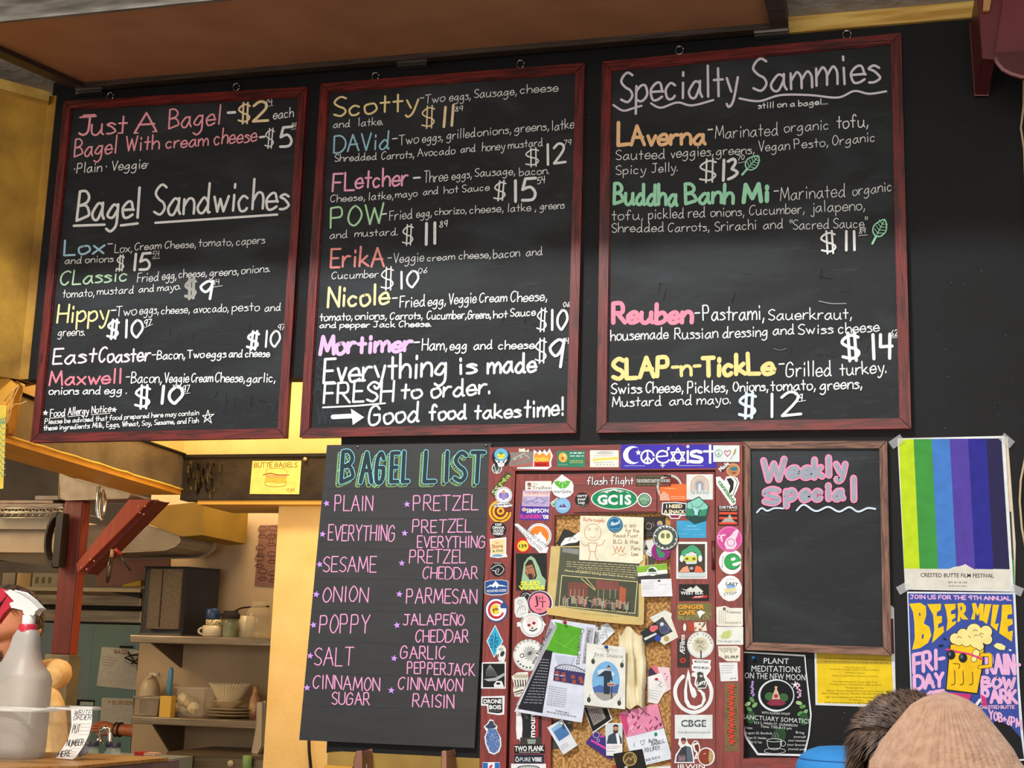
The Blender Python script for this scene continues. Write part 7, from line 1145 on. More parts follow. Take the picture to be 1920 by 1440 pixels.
def f_(b):
    for i in range(16):
        c = at(rnd.uniform(340, 378), zl + rnd.uniform(.035, .085), KY - .25 + rnd.uniform(-.03, .03)); b.lathe(c, [(0, -.03), (.03, -.018), (.035, .005), (.02, .03), (0, .034)], mat(rnd.choice(['#e0d0a8', '#c8b080', '#d8c498', '#b8a078']), None, 20, .6, .3), 7, axis=(rnd.uniform(-1, 1), rnd.uniform(-1, 1), .5), smooth=False)
part('wrappers', r, f_, kind='stuff')
PL = mat('#cbb58c', None, 6, .35, key='stoneware')
for i, (h, rp, px) in enumerate(((0.006, 50, 442), (.022, 48, 444), (.036, 46, 443))):
    solo('dinner_plate', ['lowest cream plate in the stack on the lower shelf', 'middle cream plate in the stack on the lower shelf', 'topmost cream plate, right under the bowl'][i], 'plate', lambda b: b.lathe(at(px, zl + h - .004, KY - .17), [(.05, 0), (.06, .002), (.125, .013), (.127, .016), (.12, .0155), (.06, .005), (0, .005)], PL, 28), 'plates on the lower shelf')
zb_ = zl + .052
solo('shallow_bowl', 'cream bowl standing on the plates under the paper filters', 'bowl', lambda b: b.lathe(at(436, zb_ - .006, KY - .17), [(.04, 0), (.045, .004), (.085, .035), (.088, .04), (.083, .038), (.04, .01), (0, .01)], PL, 24))
def f_(b):
    c = at(437, zb_ + .022, KY - .17); n = 72; vs = []; fs = []
    pr = [(.05, 0), (.068, .03), (.085, .062), (.1, .085)]
    for j, (r, h) in enumerate(pr):
        for k in range(n):
            t = math.tau * k / n; rr = r * (1 + (.07 if k % 2 else -.07) * (j / 3) ** .5); vs.append(c + Vector((rr * math.cos(t), rr * math.sin(t), h + (.004 if k % 2 else 0) * j)))
    for j in range(3):
        for k in range(n): fs.append((j * n + k, j * n + (k + 1) % n, (j + 1) * n + (k + 1) % n, (j + 1) * n + k))
    fs.append(tuple(range(n))); b.add(vs, fs, mat('#e0cfa4', None, 6, .8, key='filter_paper'))
solo('coffee_filters', 'nest of fluted white paper coffee filters in the bowl', 'coffee filters', f_)
pot('sauce_bottle', 'brown sauce bottle in shadow at the wall end of the lower shelf', 'bottle', 486, 1286, 1346, 10, [(.9, 0), (1, .1), (1, .6), (.5, .8), (.45, 1), (0, 1)], mat('#8c4c30', '#c8a068', 20, .4, key='bottle_label'), z=zl, Y=SYF + .12)
def f_(b): b.prism([W(483, 1318, KY - .4), W(492, 1316, KY - .4), W(490, 1400, KY - .4), W(482, 1412, KY - .4), W(473, 1410, KY - .4), W(480, 1360, KY - .4)], (0, .03, 0), mat('#cfc0a0', None, 8, .8, .2))
solo('hanging_towel', 'white towel hanging beside the pillar', 'towel', f_, bevel=.004)
ck = empty('steel_counter', at(400, 0, KY - .5), 'stainless prep counter with a small oval plate under the shelves', 'counter')
part('top', ck, lambda b: BX(b, 312, 1414, 500, 1420, KY - .55, .5, mat('#6c5a44', None, 5, .35, metal=.5)))
part('front', ck, lambda b: b.box((W(312, 1420, KY - .54).x, KY - .54, 0), (W(500, 1420, KY - .54).x, KY - .05, zof(1420, KY - .54)), STEEL))
part('oval_plate', ck, lambda b: b.lathe(W(432, 1432, KY - .545), [(0, -.002), (.016, -.001), (.016, .003)], MUGW, 18, axis=(0, 1, 0)))
pot('green_can', 'small green can beside the towel on the steel counter', 'can', 478, 1417, 1440, 8, [(1, 0), (1, 1), (0, 1)], mat('#7c9c54', None, 9, .4), z=zof(1440, KY - .56, 478), Y=KY - .56)
# sink things behind the hatch counter
SKY = 1.9
solo('kitchen_bench', 'grey bench with a red and white packet behind the wooden counter', 'bench', lambda b: b.box((W(150, 1416, SKY).x, SKY - .1, 0), (W(304, 1416, SKY).x, SKY + .3, zof(1421, SKY, 220)), mat('#8c9088', None, 5, .5)))
zs = zof(1421, SKY, 220)
fa = empty('sink_faucet', at(203, zs, SKY), 'chrome gooseneck faucet arching in front of the reaching hand', 'faucet')
part('spout', fa, lambda b: b.tube([W(x, y, SKY) for x, y in ((206, 1421), (206, 1392), (206, 1376), (204, 1369), (198, 1366), (191, 1369), (188, 1378), (187, 1386))], .0125, CHROME, 12))
part('nozzle', fa, lambda b: b.tube([W(187, 1384, SKY), W(187, 1396, SKY)], .018, CHROME, 12))
for i, px in enumerate((188, 229)):
    r = empty('water_bottle', at(px, zs, SKY - .04), ['clear bottle with a navy cap directly under the faucet', 'clear bottle with a navy cap standing apart from the faucet'][i], 'bottle', 'blue capped bottles by the sink')
    part('body', r, lambda b: b.lathe(at(px, zs, SKY - .04), [(.045, 0), (.045, .01), (.028, .045), (.024, .05)], glassy('#c8dce0', .08, 'bottle_plastic', .35), 16)); part('cap', r, lambda b: b.lathe(at(px, zs + .05, SKY - .04), [(.034, 0), (.034, .022), (0, .024)], mat('#24304c', None, 5, .4), 16))
solo('red_packet', 'red and white packet lying at the end of the bench', 'packet', lambda b: (BX(b, 252, 1410, 268, 1417, SKY - .08, .06, '#b83028'), BX(b, 268.2, 1412, 292, 1417, SKY - .08, .06, '#c8b8a0')), bevel=.002)
# ================================================================== PICK-UP COUNTER IN FRONT
CZ = CAM.z - .20
ct = empty('butcher_block_counter', WZ(150, 1430, CZ), 'wooden butcher block counter corner holding the spray bottle and tubs', 'counter')
def f_(b):
    p = [WZ(-120, 1443, CZ), WZ(146, 1436, CZ), WZ(316, 1420.5, CZ), WZ(165, 1412, CZ), WZ(-120, 1404, CZ)]
    b.prism([Vector((q.x, q.y, CZ)) for q in p], (0, 0, -.006), mat('#b07c3c', '#8c5c28', 9, .4, .1, stretch=(1, 8, 1), key='butcher_block_top', det=6)); global CTP; CTP = p
part('top', ct, f_)
for i in range(9):
    def f(b, i=i):
        A, B, C = CTP[0], CTP[1], CTP[2]
        def at_(t): return A + (B - A) * (t / .45) if t < .45 else B + (C - B) * ((t - .45) / .55)
        t0, t1 = i / 9 + .002, (i + 1) / 9 - .002; p, q = at_(t0), at_(t1); o = Vector((.0, .045, 0)); z = CZ - .0065
        b.prism([Vector((p.x, p.y + .002, z)), Vector((q.x, q.y + .002, z)), Vector((q.x, q.y + .047, z)), Vector((p.x, p.y + .047, z))], (0, 0, -.085), mat(rnd.choice(['#7c5c58', '#6c5050', '#846860']), '#54403c', 9, .5, .1, stretch=(6, 1, 1)))
    part('edge_block', ct, f, bevel=.0015)
part('cabinet', ct, lambda b: b.prism([Vector((q.x, q.y + .06 if i < 3 else q.y, 0)) for i, q in enumerate(CTP)], (0, 0, CZ - .0905), mat('#4c3a30', None, 5, .6)))
# spray bottle
sb = WZ(28, 1430, CZ); sb = Vector((W(30, 1430, sb.y).x, sb.y + .1, CZ + .001)); sbY = sb.y
def zb2(py): return W(30, py, sbY).z
HZ = zb2(1106) - sb.z
spx = (W(84, 1300, sbY).x - W(-18, 1300, sbY).x) / 2; sb.x = (W(84, 1300, sbY).x + W(-18, 1300, sbY).x) / 2
neck = W(52, 1180, sbY); MILK = glassy('#b4aea4', .4, 'milky_bottle_plastic', .66)
bt = empty('spray_bottle', sb, 'translucent white spray bottle with a red trigger head, standing on the counter', 'spray bottle')
def f_(b):
    n = 24; vs = []; fs = []; prof = [(1, 1, 0), (1.03, 1, .02), (1.03, 1, zb2(1275) - sb.z), (.96, 1, zb2(1262) - sb.z), (.62, .6, zb2(1240) - sb.z), (.48, .3, zb2(1215) - sb.z), (.42, .1, zb2(1192) - sb.z), (.34, 0, zb2(1183) - sb.z), (.30, 0, zb2(1180) - sb.z)]
    for r, k, h in prof:
        cx = neck.x + (sb.x - neck.x) * k
        for q in range(n):
            t = math.tau * q / n; e = .75; cc, ss = math.cos(t), math.sin(t); vs.append((cx + spx * r * math.copysign(abs(cc) ** e, cc), sbY + spx * r * .8 * math.copysign(abs(ss) ** e, ss), sb.z + h))
    for j in range(len(prof) - 1):
        for q in range(n): fs.append((j * n + q, j * n + (q + 1) % n, (j + 1) * n + (q + 1) % n, (j + 1) * n + q))
    fs.append(tuple(range(n))[::-1]); b.add(vs, fs, MILK, True)
part('bottle', bt, f_)
REDPL = mat('#c02038', None, 5, .35, key='crimson_plastic'); WPL = mat('#e4e2dc', None, 5, .35, key='white_plastic')
part('collar', bt, lambda b: b.lathe(Vector((neck.x, sbY, zb2(1184))), [(.0165, 0), (.0165, .012), (.0145, .014)], REDPL, 24), label='crimson collar')
part('neck', bt, lambda b: b.lathe(Vector((neck.x, sbY, zb2(1170))), [(.0115, 0), (.0115, .016), (.008, .018)], WPL, 20))
shd = part('spray_head', bt, lambda b: b.prism([W(x, y, sbY - .009) for x, y in ((63, 1152), (46, 1150), (42, 1144), (22, 1139), (20, 1132), (30, 1128), (10, 1109), (18, 1107), (40, 1112), (60, 1126), (74, 1141), (68, 1146))], (0, .018, 0), WPL), bevel=.002)
part('trigger', shd, lambda b: b.prism([W(x, y, sbY - .006) for x, y in ((14, 1116), (28, 1116), (31, 1123), (22, 1136), (8, 1150), (-6, 1168), (-12, 1160), (0, 1140))], (0, .012, 0), REDPL), label='crimson trigger', bevel=.002)
part('nozzle', shd, lambda b: b.prism([W(x, y, sbY - .007) for x, y in ((10, 1108), (-4, 1104), (-16, 1112), (-14, 1128), (2, 1126), (12, 1114))], (0, .014, 0), REDPL), bevel=.002)
# tubs
TUB = glassy('#8c857a', .12, 'tub_clear_plastic', .15)
def tub(label, x0_, x1_, ytop, yb, dep, taper):
    p = WZ((x0_ + x1_) / 2, yb, CZ); Y = p.y; a = W(x0_, (ytop + yb) / 2, Y).x; c = W(x1_, (ytop + yb) / 2, Y).x; z1 = W((x0_ + x1_) / 2, ytop, Y).z
    root = empty('clear_food_tub', (a, Y, CZ), label, 'tub', 'clear tubs on the counter')
    def lv(t, z): t2 = taper * (1 - t); return [(a + t2, Y + t2 * .5, z), (c - t2, Y + t2 * .5, z), (c - t2, Y + dep - t2 * .5, z), (a + t2, Y + dep - t2 * .5, z)]
    def f(b):
        zs = CZ + .001; zz_ = z1 - zs; rows = lv(0, zs) + lv(.75, zs + zz_ * .7) + [(x + (.004 if i in (1, 2) else -.004), y + (.004 if i > 1 else -.004), z) for i, (x, y, z) in enumerate(lv(.75, zs + zz_ * .7))] + lv(1.05, z1)
        fs = [(3, 2, 1, 0)]
        for j in range(3): fs += [(j * 4 + k, j * 4 + (k + 1) % 4, j * 4 + 4 + (k + 1) % 4, j * 4 + 4 + k) for k in range(4)]
        b.add(rows, fs, TUB)
    part('body', root, f, bevel=.005)
    def g(b):
        q = [Vector(v) for v in lv(1.15, z1)]
        for k in range(4): b.tube([q[k], q[(k + 1) % 4]], .003, glassy('#e4dfd4', .06, 'tub_rim_plastic', .5), 6)
    part('rim', root, g)
    return root, a, c, Y, z1
tub('front clear food tub with a creased side, cut by the picture edge', -60, 55, 1331, 1431, .07, .018)
_, ta, tc_, tY, tz = tub('clear food tub with a paper strip hanging over its end', 84, 140, 1329, 1424, .075, .014)
pl = lambda px, py, k: (lambda v: Vector((v.x, v.y, v.z)))(W(px, py, tY - .004 - k))
def f_(a):
    a.body('#e2ddd4', [(133, 1326), (173, 1326), (172, 1357), (167, 1377), (157, 1398), (142, 1420), (136, 1424), (105, 1421), (116, 1405), (128, 1385), (134, 1362)])
    for t, x0_, y_, x1_, h, w_ in (('WRITE', 138, 1341, 170, 9, 1), ('ORDER', 137, 1350, 170, 9, 1), ('PUT', 135, 1374, 148, 14, 1.1), ('NUMBER', 124, 1399, 155, 12, 1.1), ('HERE', 108, 1419, 131, 11, 1.1)): a.hand('#23283c' if h == 9 else '#2c2c2c', w_, t, x0_, y_, x1_, y_ - 1, h, .3, .25)
    for y_, xa, xb_ in ((1327.5, 134, 172), (1357, 137, 170), (1363, 150, 169), (1370, 148, 168), (1377, 146, 166), (1390, 130, 160), (1403, 130, 150), (1409, 134, 145)): a.line('#8c8c94', .5, [(xa, y_), (xb_, y_)])
a_ = Art(tY - .004, (0, 0, 1)); f_(a_); a_.build('paper_strip', None, 'paper strip with handwritten capitals hanging over the tub end', 'paper')
def f_(b):
    c = WZ(152, 1422, CZ); c = Vector((W(150, 1410, tY + .03).x, tY + .03, CZ + .012))
    for i in range(7): b.lathe(c + Vector((rnd.uniform(-.008, .01), rnd.uniform(-.006, .006), rnd.uniform(-.002, .008))), [(0, -.009), (.007, -.005), (.009, .002), (.005, .008), (0, .009)], mat('#a8acc0', None, 30, .8, .3), 7, axis=(rnd.uniform(-1, 1), rnd.uniform(-1, 1), .6), smooth=False)
solo('crumpled_paper', 'small crumpled bluish paper behind the tub', 'paper', f_)
# ================================================================== LEFT PAPER, TWINE, RIGHT CABINET, LOWER RACK
def f_(a):
    a.body('#d8bc48', [(-60, 758), (12, 760), (6, 916), (-60, 924)]); [a.line('#6c9474', 1.6, [(-8, 790 + i * 11), (0, 786 + i * 11), (5, 794 + i * 11), (10, 790 + i * 11)], True) for i in range(10)]; a.hand('#5c8c78', 1.6, 'ill', 0, 795, 10, 795, 12)
st('yellow card with green doodles hanging at the picture edge', (0, 0, 1), -.1, f_, 'hanging_card', 'card', None)
def f_(b): b.prism([W(x, y, -.02) for x, y in ((-40, 690), (5, 706), (34, 720), (26, 745), (18, 800), (14, 812), (-40, 812))], (0, .03, 0), mat('#d89c30', '#b47c20', 6, .8, .3))
solo('cloth_scrap', 'orange yellow cloth draped at the end of the beam', 'cloth', f_, bevel=.006)
def f_(b):
    for pts in (((34, 721), (24, 735), (18, 760), (14, 790), (12, 800)), ((36, 724), (26, 745), (20, 775), (13, 805)), ((50, 752), (40, 757), (28, 758), (15, 775)), ((8, 752), (20, 735), (36, 722))): b.tube([W(x, y, -.035) for x, y in pts], .002, mat('#d8a858', None, 9, .8), 5)
solo('twine', 'loose loops of twine knotted where beam and wall meet', 'twine', f_)
CR = mat('#6c2c2c', '#5c2424', 5, .4, .06, key='dark_cherry_paint')
cc = empty('cherry_wall_cabinet', W(1890, 110, -.3), 'dark cherry painted wall cabinet with a rounded bottom shelf in the upper corner', 'cabinet')
part('side_panel', cc, lambda b: b.prism([W(x, y, -.26) for x, y in ((1831, -30), (1834, 15), (1841, 111), (1866, 111), (1888, -30))], (0, .24, 0), CR), bevel=.003)
part('door', cc, lambda b: b.prism([W(x, y, -.275) for x, y in ((1888, -30), (1868, 98), (1960, 92), (1960, -30))], (0, .012, 0), mat('#74343a', '#642a2c', 5, .35, .06, key='cherry_door_paint')), bevel=.003)
part('trim_strip', cc, lambda b: b.prism([W(x, y, -.28) for x, y in ((1846, -30), (1843, 20), (1855, 20), (1864, -30))], (0, .012, 0), mat('#b88850', None, 5, .5)), label='tan strip')
def f_(b):
    pts = [W(1866, 108, -.3)] + [W(x, y, -.3) for x, y in ((1870, 118), (1880, 130), (1895, 138), (1915, 144), (1960, 150))]; b.prism([p for p in pts] + [W(1960, 92, -.3), W(1868, 98, -.3)], (0, .02, 0), mat('#4c1614', None, 5, .4)); b.tube(pts, .0055, mat('#8c5c5c', None, 5, .4), 8)
part('rounded_shelf', cc, f_)
solo('cord', 'thin tan cord hanging down the wall below the cherry cabinet', 'cord', lambda b: b.tube([W(x, y, -.012) for x, y in ((1919, 140), (1919, 200), (1914, 240), (1920, 280), (1925, 420), (1928, 700), (1922, 860), (1914, 900), (1912, 940), (1916, 990), (1925, 1040))], .003, mat('#c8b088', None, 9, .8), 6))
solo('power_cable', 'black cable hanging down the yellow pillar below the bagel list', 'cable', lambda b: b.tube([W(x, y, YA - .02) for x, y in ((579, 1380), (580, 1410), (583, 1440), (590, 1500))], .0065, '#1c1c1c', 8))
lr = empty('letter_rack', W(750, 1440, -.05), 'yellowed wooden rack with curved dividers below the bagel list', 'rack')
LRW = mat('#a88838', '#8c6c28', 6, .6, .1, key='yellowed_wood')
part('back_board', lr, lambda b: b.prism([W(x, y, -.004) for x, y in ((614, 1411), (640, 1409), (900, 1422), (903, 1480), (612, 1480))], (0, .012, 0), LRW))
for x, wd2 in ((671, 9), (832, 6)): part('divider', lr, lambda b: b.prism([W(px_, py_, -.09) for px_, py_ in ((x - wd2, 1480), (x - wd2 + 2, 1425), (x - 2, 1410), (x + wd2 - 3, 1409), (x + wd2, 1418), (x + wd2 - 1, 1480))], (0, .085, 0), mat('#9c6c50', '#7c5440', 9, .5, .1, stretch=(1, 1, .3), key='divider_wood')), bevel=.003)
part('front_lip', lr, lambda b: b.prism([W(x, y, -.1) for x, y in ((608, 1434), (660, 1438), (660, 1500), (608, 1500))], (0, .01, 0), mat('#d8a030', None, 5, .6)))
solo('rack_note', 'small pale blue note standing in the wooden rack', 'note', lambda b: b.prism([W(x, y, -.06) for x, y in ((673, 1434), (688, 1433), (689, 1480), (673, 1480))], (0, .001, 0), '#d8e4e8'))
# ================================================================== PEOPLE
def sh_mid(a, b): return a + (b - a) * .4
def person(label, pos, yaw, H, cols, arms=None, nod=0, group=None, bulk=1):
    """one skinned body; cols: skin, top, trousers, shoes; arms: side -> world points elbow, wrist, finger direction"""
    Rm = Matrix.Rotation(yaw, 3, 'Z'); k = H / 1.75; pos = Vector(pos)
    def P(x, y, z):
        v = Vector((x, y, z))
        if z > 1.5: v = Vector((0, 0, 1.5)) + Matrix.Rotation(nod, 3, 'X') @ (v - Vector((0, 0, 1.5)))
        return pos + Rm @ v * k
    V = []; Ed = []; Rd = []; T = []
    def add(p, r, t, par=None):
        V.append(p); Rd.append(r * k); T.append(t)
        if par is not None: Ed.append((par, len(V) - 1))
        return len(V) - 1
    pel = add(P(0, 0, .95), .145, 2); sp_ = add(P(0, 0, 1.14), .135, 1, pel); ch = add(P(0, -.01, 1.33), .15, 1, sp_); nb = add(P(0, -.015, 1.45), .085, 1, ch)
    nk = add(P(0, .0, 1.515), .056, 0, nb); jw = add(P(0, .02, 1.58), .068, 0, nk); sk = add(P(0, 0, 1.66), .086, 0, jw); cw = add(P(0, -.005, 1.715), .058, 0, sk)
    add(P(0, .075, 1.565), .026, 0, jw); add(P(0, .108, 1.625), .011, 0, sk)
    for s in (-1, 1): add(P(s * .088, -.005, 1.635), .014, 0, sk)
    for s in (-1, 1):
        hp = add(P(s * .09, 0, .88), .1, 2, pel); kn = add(P(s * .1, .015, .49), .062, 2, hp); an = add(P(s * .1, -.01, .1), .045, 2, kn); add(P(s * .105, .06, .05), .042, 3, an); add(P(s * .11, .14, .038), .034, 3, len(V) - 1)
        tp = add(P(s * .08, -.01, 1.415), .075, 1, ch); sh = add(P(s * .155, -.01, 1.39), .062, 1, tp)
        if arms and s in arms: el, wr, fd, up = arms[s]
        else: el, wr, fd, up = P(s * .24, -.03, 1.13), P(s * .25, .06, .9), Rm @ Vector((0, .15, -1)), Rm @ Vector((s, 0, 0))
        ua = add(sh_mid(V[sh], el), .053, 1, sh); e1 = add(el, .046, 1 if not (arms and s in arms) else 0, ua); wv = add(wr, .03, 0, e1); fd = fd.normalized(); up = (up - fd * up.dot(fd)).normalized(); sd = fd.cross(up)
        pm = add(wr + fd * .05 * k, .032, 0, wv); kn_ = add(wr + fd * .085 * k, .034, 0, pm)
        for q, (o, l) in enumerate(((-.03, .07), (-.01, .082), (.01, .078), (.029, .06))):
            a = add(wr + (fd * (.1 + .012 * (1 - abs(q - 1.4) / 2)) + sd * o) * k, .0095, 0, kn_); b_ = add(V[a] + (fd * l * .55 - up * .008) * k, .0085, 0, a); add(V[b_] + (fd * l * .4 - up * .02) * k, .007, 0, b_)
        t1 = add(wr + (fd * .045 - sd * .04) * k, .012, 0, pm); t2 = add(wr + (fd * .075 - sd * .06 + up * .01) * k, .0105, 0, t1); add(wr + (fd * .1 - sd * .066 + up * .012) * k, .008, 0, t2)
    me = bpy.data.meshes.new('body'); me.from_pydata([tuple(v - pos) for v in V], Ed, []); ob = bpy.data.objects.new('body', me); COL.objects.link(ob)
    md = ob.modifiers.new('s', 'SKIN'); md.use_smooth_shade = True
    for i, sv in enumerate(me.skin_vertices[0].data):
        r = Rd[i]; sv.radius = (r * (1.22 if i < 4 else 1) * (bulk if T[i] == 1 else 1), r * (.8 if i < 4 else 1) * (bulk if T[i] == 1 else 1)); sv.use_root = i == 0
    ob.modifiers.new('u', 'SUBSURF').levels = 2
    dg = bpy.context.evaluated_depsgraph_get(); nm = bpy.data.meshes.new_from_object(ob.evaluated_get(dg)); bpy.data.objects.remove(ob)
    skin, top, tr, shoe = cols
    for m in (mat(skin, None, 6, .5, .05, key='skin'), mat(top[0], top[1], 30, .9, .3, key='cloth_top'), mat(tr, None, 20, .9), mat(shoe, None, 9, .6)): nm.materials.append(m)
    segs = [(V[a] - pos, V[b] - pos, T[b]) for a, b in Ed]
    for p in nm.polygons:
        c = p.center; best = 9; t_ = 1
        for a, b, t in segs:
            d = b - a; u = max(0, min(1, (c - a).dot(d) / max(d.length_squared, 1e-9))); dd = (c - a - d * u).length
            if dd < best: best = dd; t_ = t
        p.material_index = t_; p.use_smooth = True
    root = empty('person', pos, label, 'person', group)
    body = bpy.data.objects.new('body', nm); COL.objects.link(body); body.parent = root
    # face
    def ft(b):
        for s in (-1, 1): c = P(s * .032, .083, 1.648); b.lathe(c, [(0, -.006), (.011 * k, -.002), (.011 * k, .002), (0, .007)], '#e8e0d8', 12, axis=Rm @ Vector((0, 1, 0))); b.lathe(P(s * .032, .089, 1.648), [(.005 * k, 0), (0, .002)], '#2c1c14', 10, axis=Rm @ Vector((0, 1, 0)))
    part('eyes', root, ft)
    part('mouth', root, lambda b: b.tube([P(-.024, .092, 1.578), P(0, .102, 1.576), P(.024, .092, 1.578)], .004 * k, '#a05c50', 8))
    for s in (-1, 1): part('eyebrow', root, lambda b: b.tube([P(s * .015, .096, 1.668), P(s * .032, .095, 1.672), P(s * .05, .084, 1.667)], .0035 * k, '#2c2018', 6))
    return root, P, Rm, k
def hair(root, P, Rm, k, c1, c2, n, ln, hairline, name='hair', wid=.0035, spiky=.35):
    m = mat(c1, c2, 40, .55, key='hair_' + c1.lstrip('#')); ce = P(0, -.008, 1.66)
    def f(b):
        rx, ry, rz = .089 * k, .099 * k, .106 * k; vs = []; fs = []; N, M = 28, 16; ok = {}
        for j in range(M + 1):
            for i in range(N):
                th = math.pi * j / M; ph = math.tau * i / N; d = Vector((math.sin(th) * math.cos(ph), math.sin(th) * math.sin(ph), math.cos(th))); ok[(i, j)] = hairline(d); vs.append(ce + Rm @ Vector((d.x * rx, d.y * ry, d.z * rz)))
        for j in range(M):
            for i in range(N):
                if ok[(i, j)] and ok[((i + 1) % N, j + 1)] and ok[(i, j + 1)]: fs.append((j * N + i, j * N + (i + 1) % N, (j + 1) * N + (i + 1) % N, (j + 1) * N + i))
        b.add(vs, fs, m, True)
        for i in range(n):
            z = rnd.uniform(-.75, 1); ph = rnd.uniform(0, math.tau); r = math.sqrt(1 - z * z); d = Vector((r * math.cos(ph), r * math.sin(ph), z))
            if not hairline(d): continue
            p = ce + Rm @ Vector((d.x * rx, d.y * ry, d.z * rz)); nn = (Rm @ Vector((d.x / rx, d.y / ry, d.z / rz))).normalized()
            fl = Rm @ Vector((rnd.uniform(-.4, .4), -.5 if d.z > .3 else -.2, -.9 if d.z < .5 else .1)); fl = (fl - nn * fl.dot(nn)).normalized()
            l = ln * rnd.uniform(.5, 1.3) * k; t1 = p + (nn * spiky + fl * .8) * l * .5; t2 = p + (nn * spiky * 1.6 + fl * 1.5 + Vector((0, 0, -.2))) * l * .62; sd = nn.cross(fl).normalized() * wid * k
            q = p - nn * .003; b.add([q - sd, q + sd, t1 + sd * .8, t1 - sd * .8, t2], [(0, 1, 2, 3), (3, 2, 4)], m)
    part(name, root, f, kind=None)
def beanie(root, apex, m):
    pr = [(0, .004), (.006, .001), (.014, -.001), (.027, -.006), (.041, -.016), (.056, -.036), (.07, -.053), (.081, -.066), (.088, -.08), (.0955, -.09), (.0985, -.11), (.1, -.14), (.101, -.17), (.1, -.2)]
    pr2 = []
    for i in range(len(pr) - 1):
        for t in (0, .33, .67): pr2.append((pr[i][0] + (pr[i + 1][0] - pr[i][0]) * t, pr[i][1] + (pr[i + 1][1] - pr[i][1]) * t))
    pr2.append(pr[-1]); n = 360
    def f(b):
        vs = []; fs = []
        for r, h in pr2:
            for q in range(n):
                t = math.tau * q / n; g = math.exp(-((r - .05) / .03) ** 2); fold = 1 + .16 * g * (abs(math.cos(2.5 * t + .6)) ** .6 - .5) + .02 * math.sin(3 * t + h * 30); tw = t + .12 * math.sin(4 * t) * (1 - r / .1)
                rib = .0011 * math.cos(60 * tw) * min(1, r / .03); vs.append(apex + Vector(((r * fold + rib) * math.cos(t), (r * fold + rib) * math.sin(t), h + .003 * math.sin(2 * t) * (r / .05 if r < .05 else 1))))
        for j in range(len(pr2) - 1):
            for q in range(n): fs.append((j * n + q, (j + 1) * n + q, (j + 1) * n + (q + 1) % n, j * n + (q + 1) % n))
        b.add(vs, fs, m, True)
    part('beanie', root, f, label='peach ribbed knit beanie')
# customer in the beanie
ap = WS(1771, 1301, 1.8)
r, P_, Rm_, k_ = person('person in a peach ribbed knit beanie seen from behind', (ap.x, ap.y, 0), .15, ap.z - .035 + .02, ('#b88468', ('#5c5450', '#4c4440'), '#34384c', '#2c2824'))
beanie(r, Vector((ap.x, ap.y, ap.z)), mat('#b08c72', '#9c7860', 90, .95, .35, stretch=(1, 1, 1), key='peach_knit', bscale=240, sheen=.3))
# dark haired customer
hp_ = WS(1708, 1314, 2.22)
r, P_, Rm_, k_ = person('dark haired person half hidden behind the beanie', (hp_.x, hp_.y, 0), math.atan2(-.66, .75) - math.pi / 2, hp_.z - .01, ('#8c5238', ('#2c3038', '#24282e'), '#2c2c34', '#241c18'))
hair(r, P_, Rm_, k_, '#6c5444', '#2c201a', 9000, .03, lambda d: (d.z > .25 and (d.y < .75 or d.z > .62)) or (d.y < -.30 and d.z > -.75), wid=.002, spiky=.5)
# customer in the blue cap
cp = WS(1585, 1399, 2.8)
r, P_, Rm_, k_ = person('person mostly below view in a bright blue soft cap', (cp.x, cp.y, 0), 1.2, cp.z - .005, ('#b88468', ('#3c4450', '#2c3440'), '#2c2c34', '#241c18'))
BLU = mat('#2c86cc', '#2478bc', 12, .8, .15, key='blue_cap_cloth', bscale=200)
cap_ = part('cap', r, lambda b: b.lathe(Vector((cp.x, cp.y, cp.z)), [(0, 0), (.03, -.0005), (.055, -.003), (.075, -.010), (.088, -.019), (.0935, -.0255), (.0925, -.027), (.096, -.03), (.1, -.042), (.102, -.07), (.1, -.11)], BLU, 40), label='bright blue soft cap with a seam')
part('seam', cap_, lambda b: b.lathe(Vector((cp.x, cp.y, cp.z)), [(.0932, -.0256), (.0946, -.0265), (.0936, -.0275)], '#1c5c94', 40))
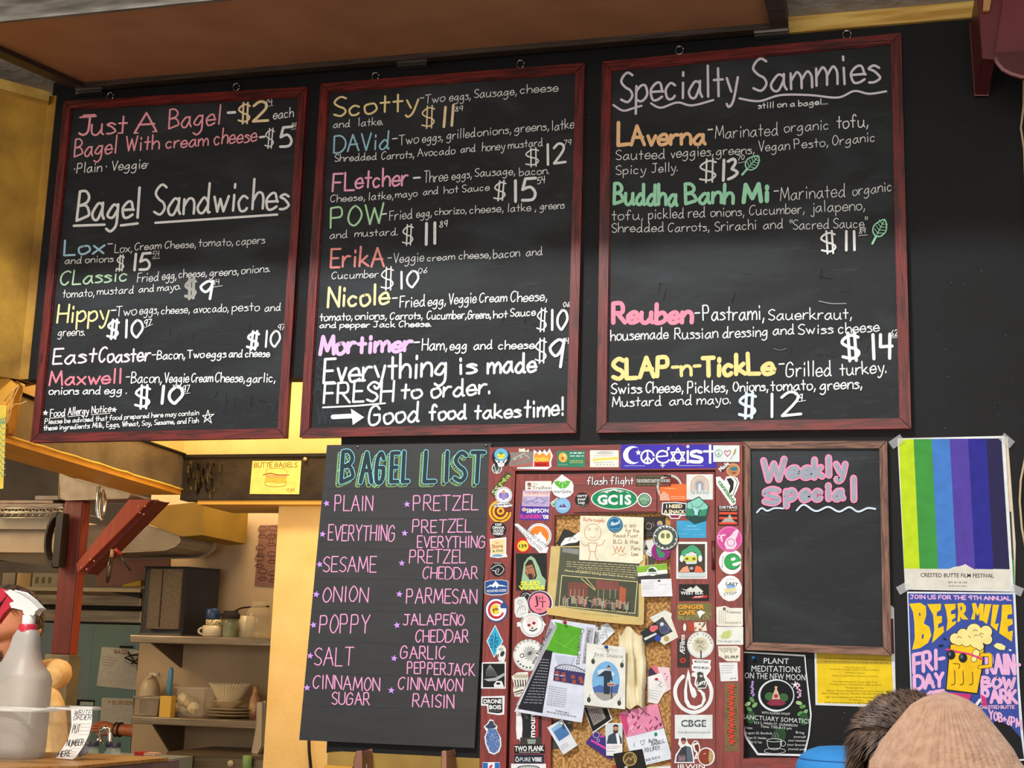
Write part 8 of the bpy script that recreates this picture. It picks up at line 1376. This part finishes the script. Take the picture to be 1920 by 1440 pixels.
# kitchen worker in the beige hoodie, bent over
wp = WS(6, 1118, 4.45)
r, P_, Rm_, k_ = person('kitchen worker in a beige hoodie looking down behind the spray bottle', (wp.x + .02, wp.y + .12, 0), math.atan2(-.80, -.55) - math.pi / 2, wp.z + .03, ('#c87c54', ('#d0aa6c', '#bd965a'), '#3c3c44', '#241c18'), nod=-.45, bulk=1.2)
hair(r, P_, Rm_, k_, '#4a3020', '#2c1a10', 2500, .03, lambda d: d.z > .45 or (d.y < -.1 and d.z > -.5))
def f_(b):
    ce = P_(0, .02, 1.578)
    for i in range(900):
        a_ = rnd.uniform(-1.2, 1.2); d = Rm_ @ Vector((math.sin(a_), math.cos(a_), rnd.uniform(-.9, .05))).normalized(); p = ce + Vector((d.x * .072, d.y * .072, d.z * .06)) * k_ + (Rm_ @ Vector((0, .02, 0))); t = d.cross(Vector((0, 0, 1))).normalized() * .002; b.add([p - t, p + t, p + d * .007 + Vector((0, 0, -.01))], [(0, 1, 2)], mat('#5c3420', '#3c2014', 40, .6))
part('beard', r, f_, kind='stuff')
part('hood', r, lambda b: b.tube([P_(.10 * math.sin(t), -.03 - .075 * math.cos(t) * (1 if math.cos(t) > 0 else .9), 1.47 + .03 * math.cos(t)) for t in [i * math.tau / 18 for i in range(19)]], [.04 * k_] * 19, mat('#d0aa6c', '#bd965a', 30, .9, .3, key='cloth_top'), 12))
# second worker reaching past the shelves
AY = KY + .32
sh_ = W(345, 1340, AY); el_, wr_ = W(292, 1374, AY), W(222, 1368, AY - .03)
r, P_, Rm_, k_ = person('second kitchen worker hidden behind the shelves with one arm reaching out', (sh_.x, AY + .12, 0), math.radians(60), 1.76, ('#b8693c', ('#a89850', '#988840'), '#3c3c44', '#241c18'), arms={1: (el_, wr_, Vector((-1, -.1, .12)), Vector((.1, -.7, .7)))}, group=None)
hair(r, P_, Rm_, k_, '#4a3020', '#2c1a10', 600, .03, lambda d: d.z > .4 or (d.y < -.1 and d.z > -.5))
part('bracelet', r, lambda b: b.tube([wr_ + Vector((.012 + .004 * math.cos(t), .036 * math.cos(t), .036 * math.sin(t))) for t in [i * math.tau / 16 for i in range(17)]], .005, mat('#3c342c', None, 9, .5), 8))
part('bracelet', r, lambda b: b.tube([wr_ + Vector((-.012 + .004 * math.cos(t), .036 * math.cos(t), .036 * math.sin(t))) for t in [i * math.tau / 16 for i in range(17)]], .004, mat('#5c5040', None, 9, .4, metal=.6), 8))
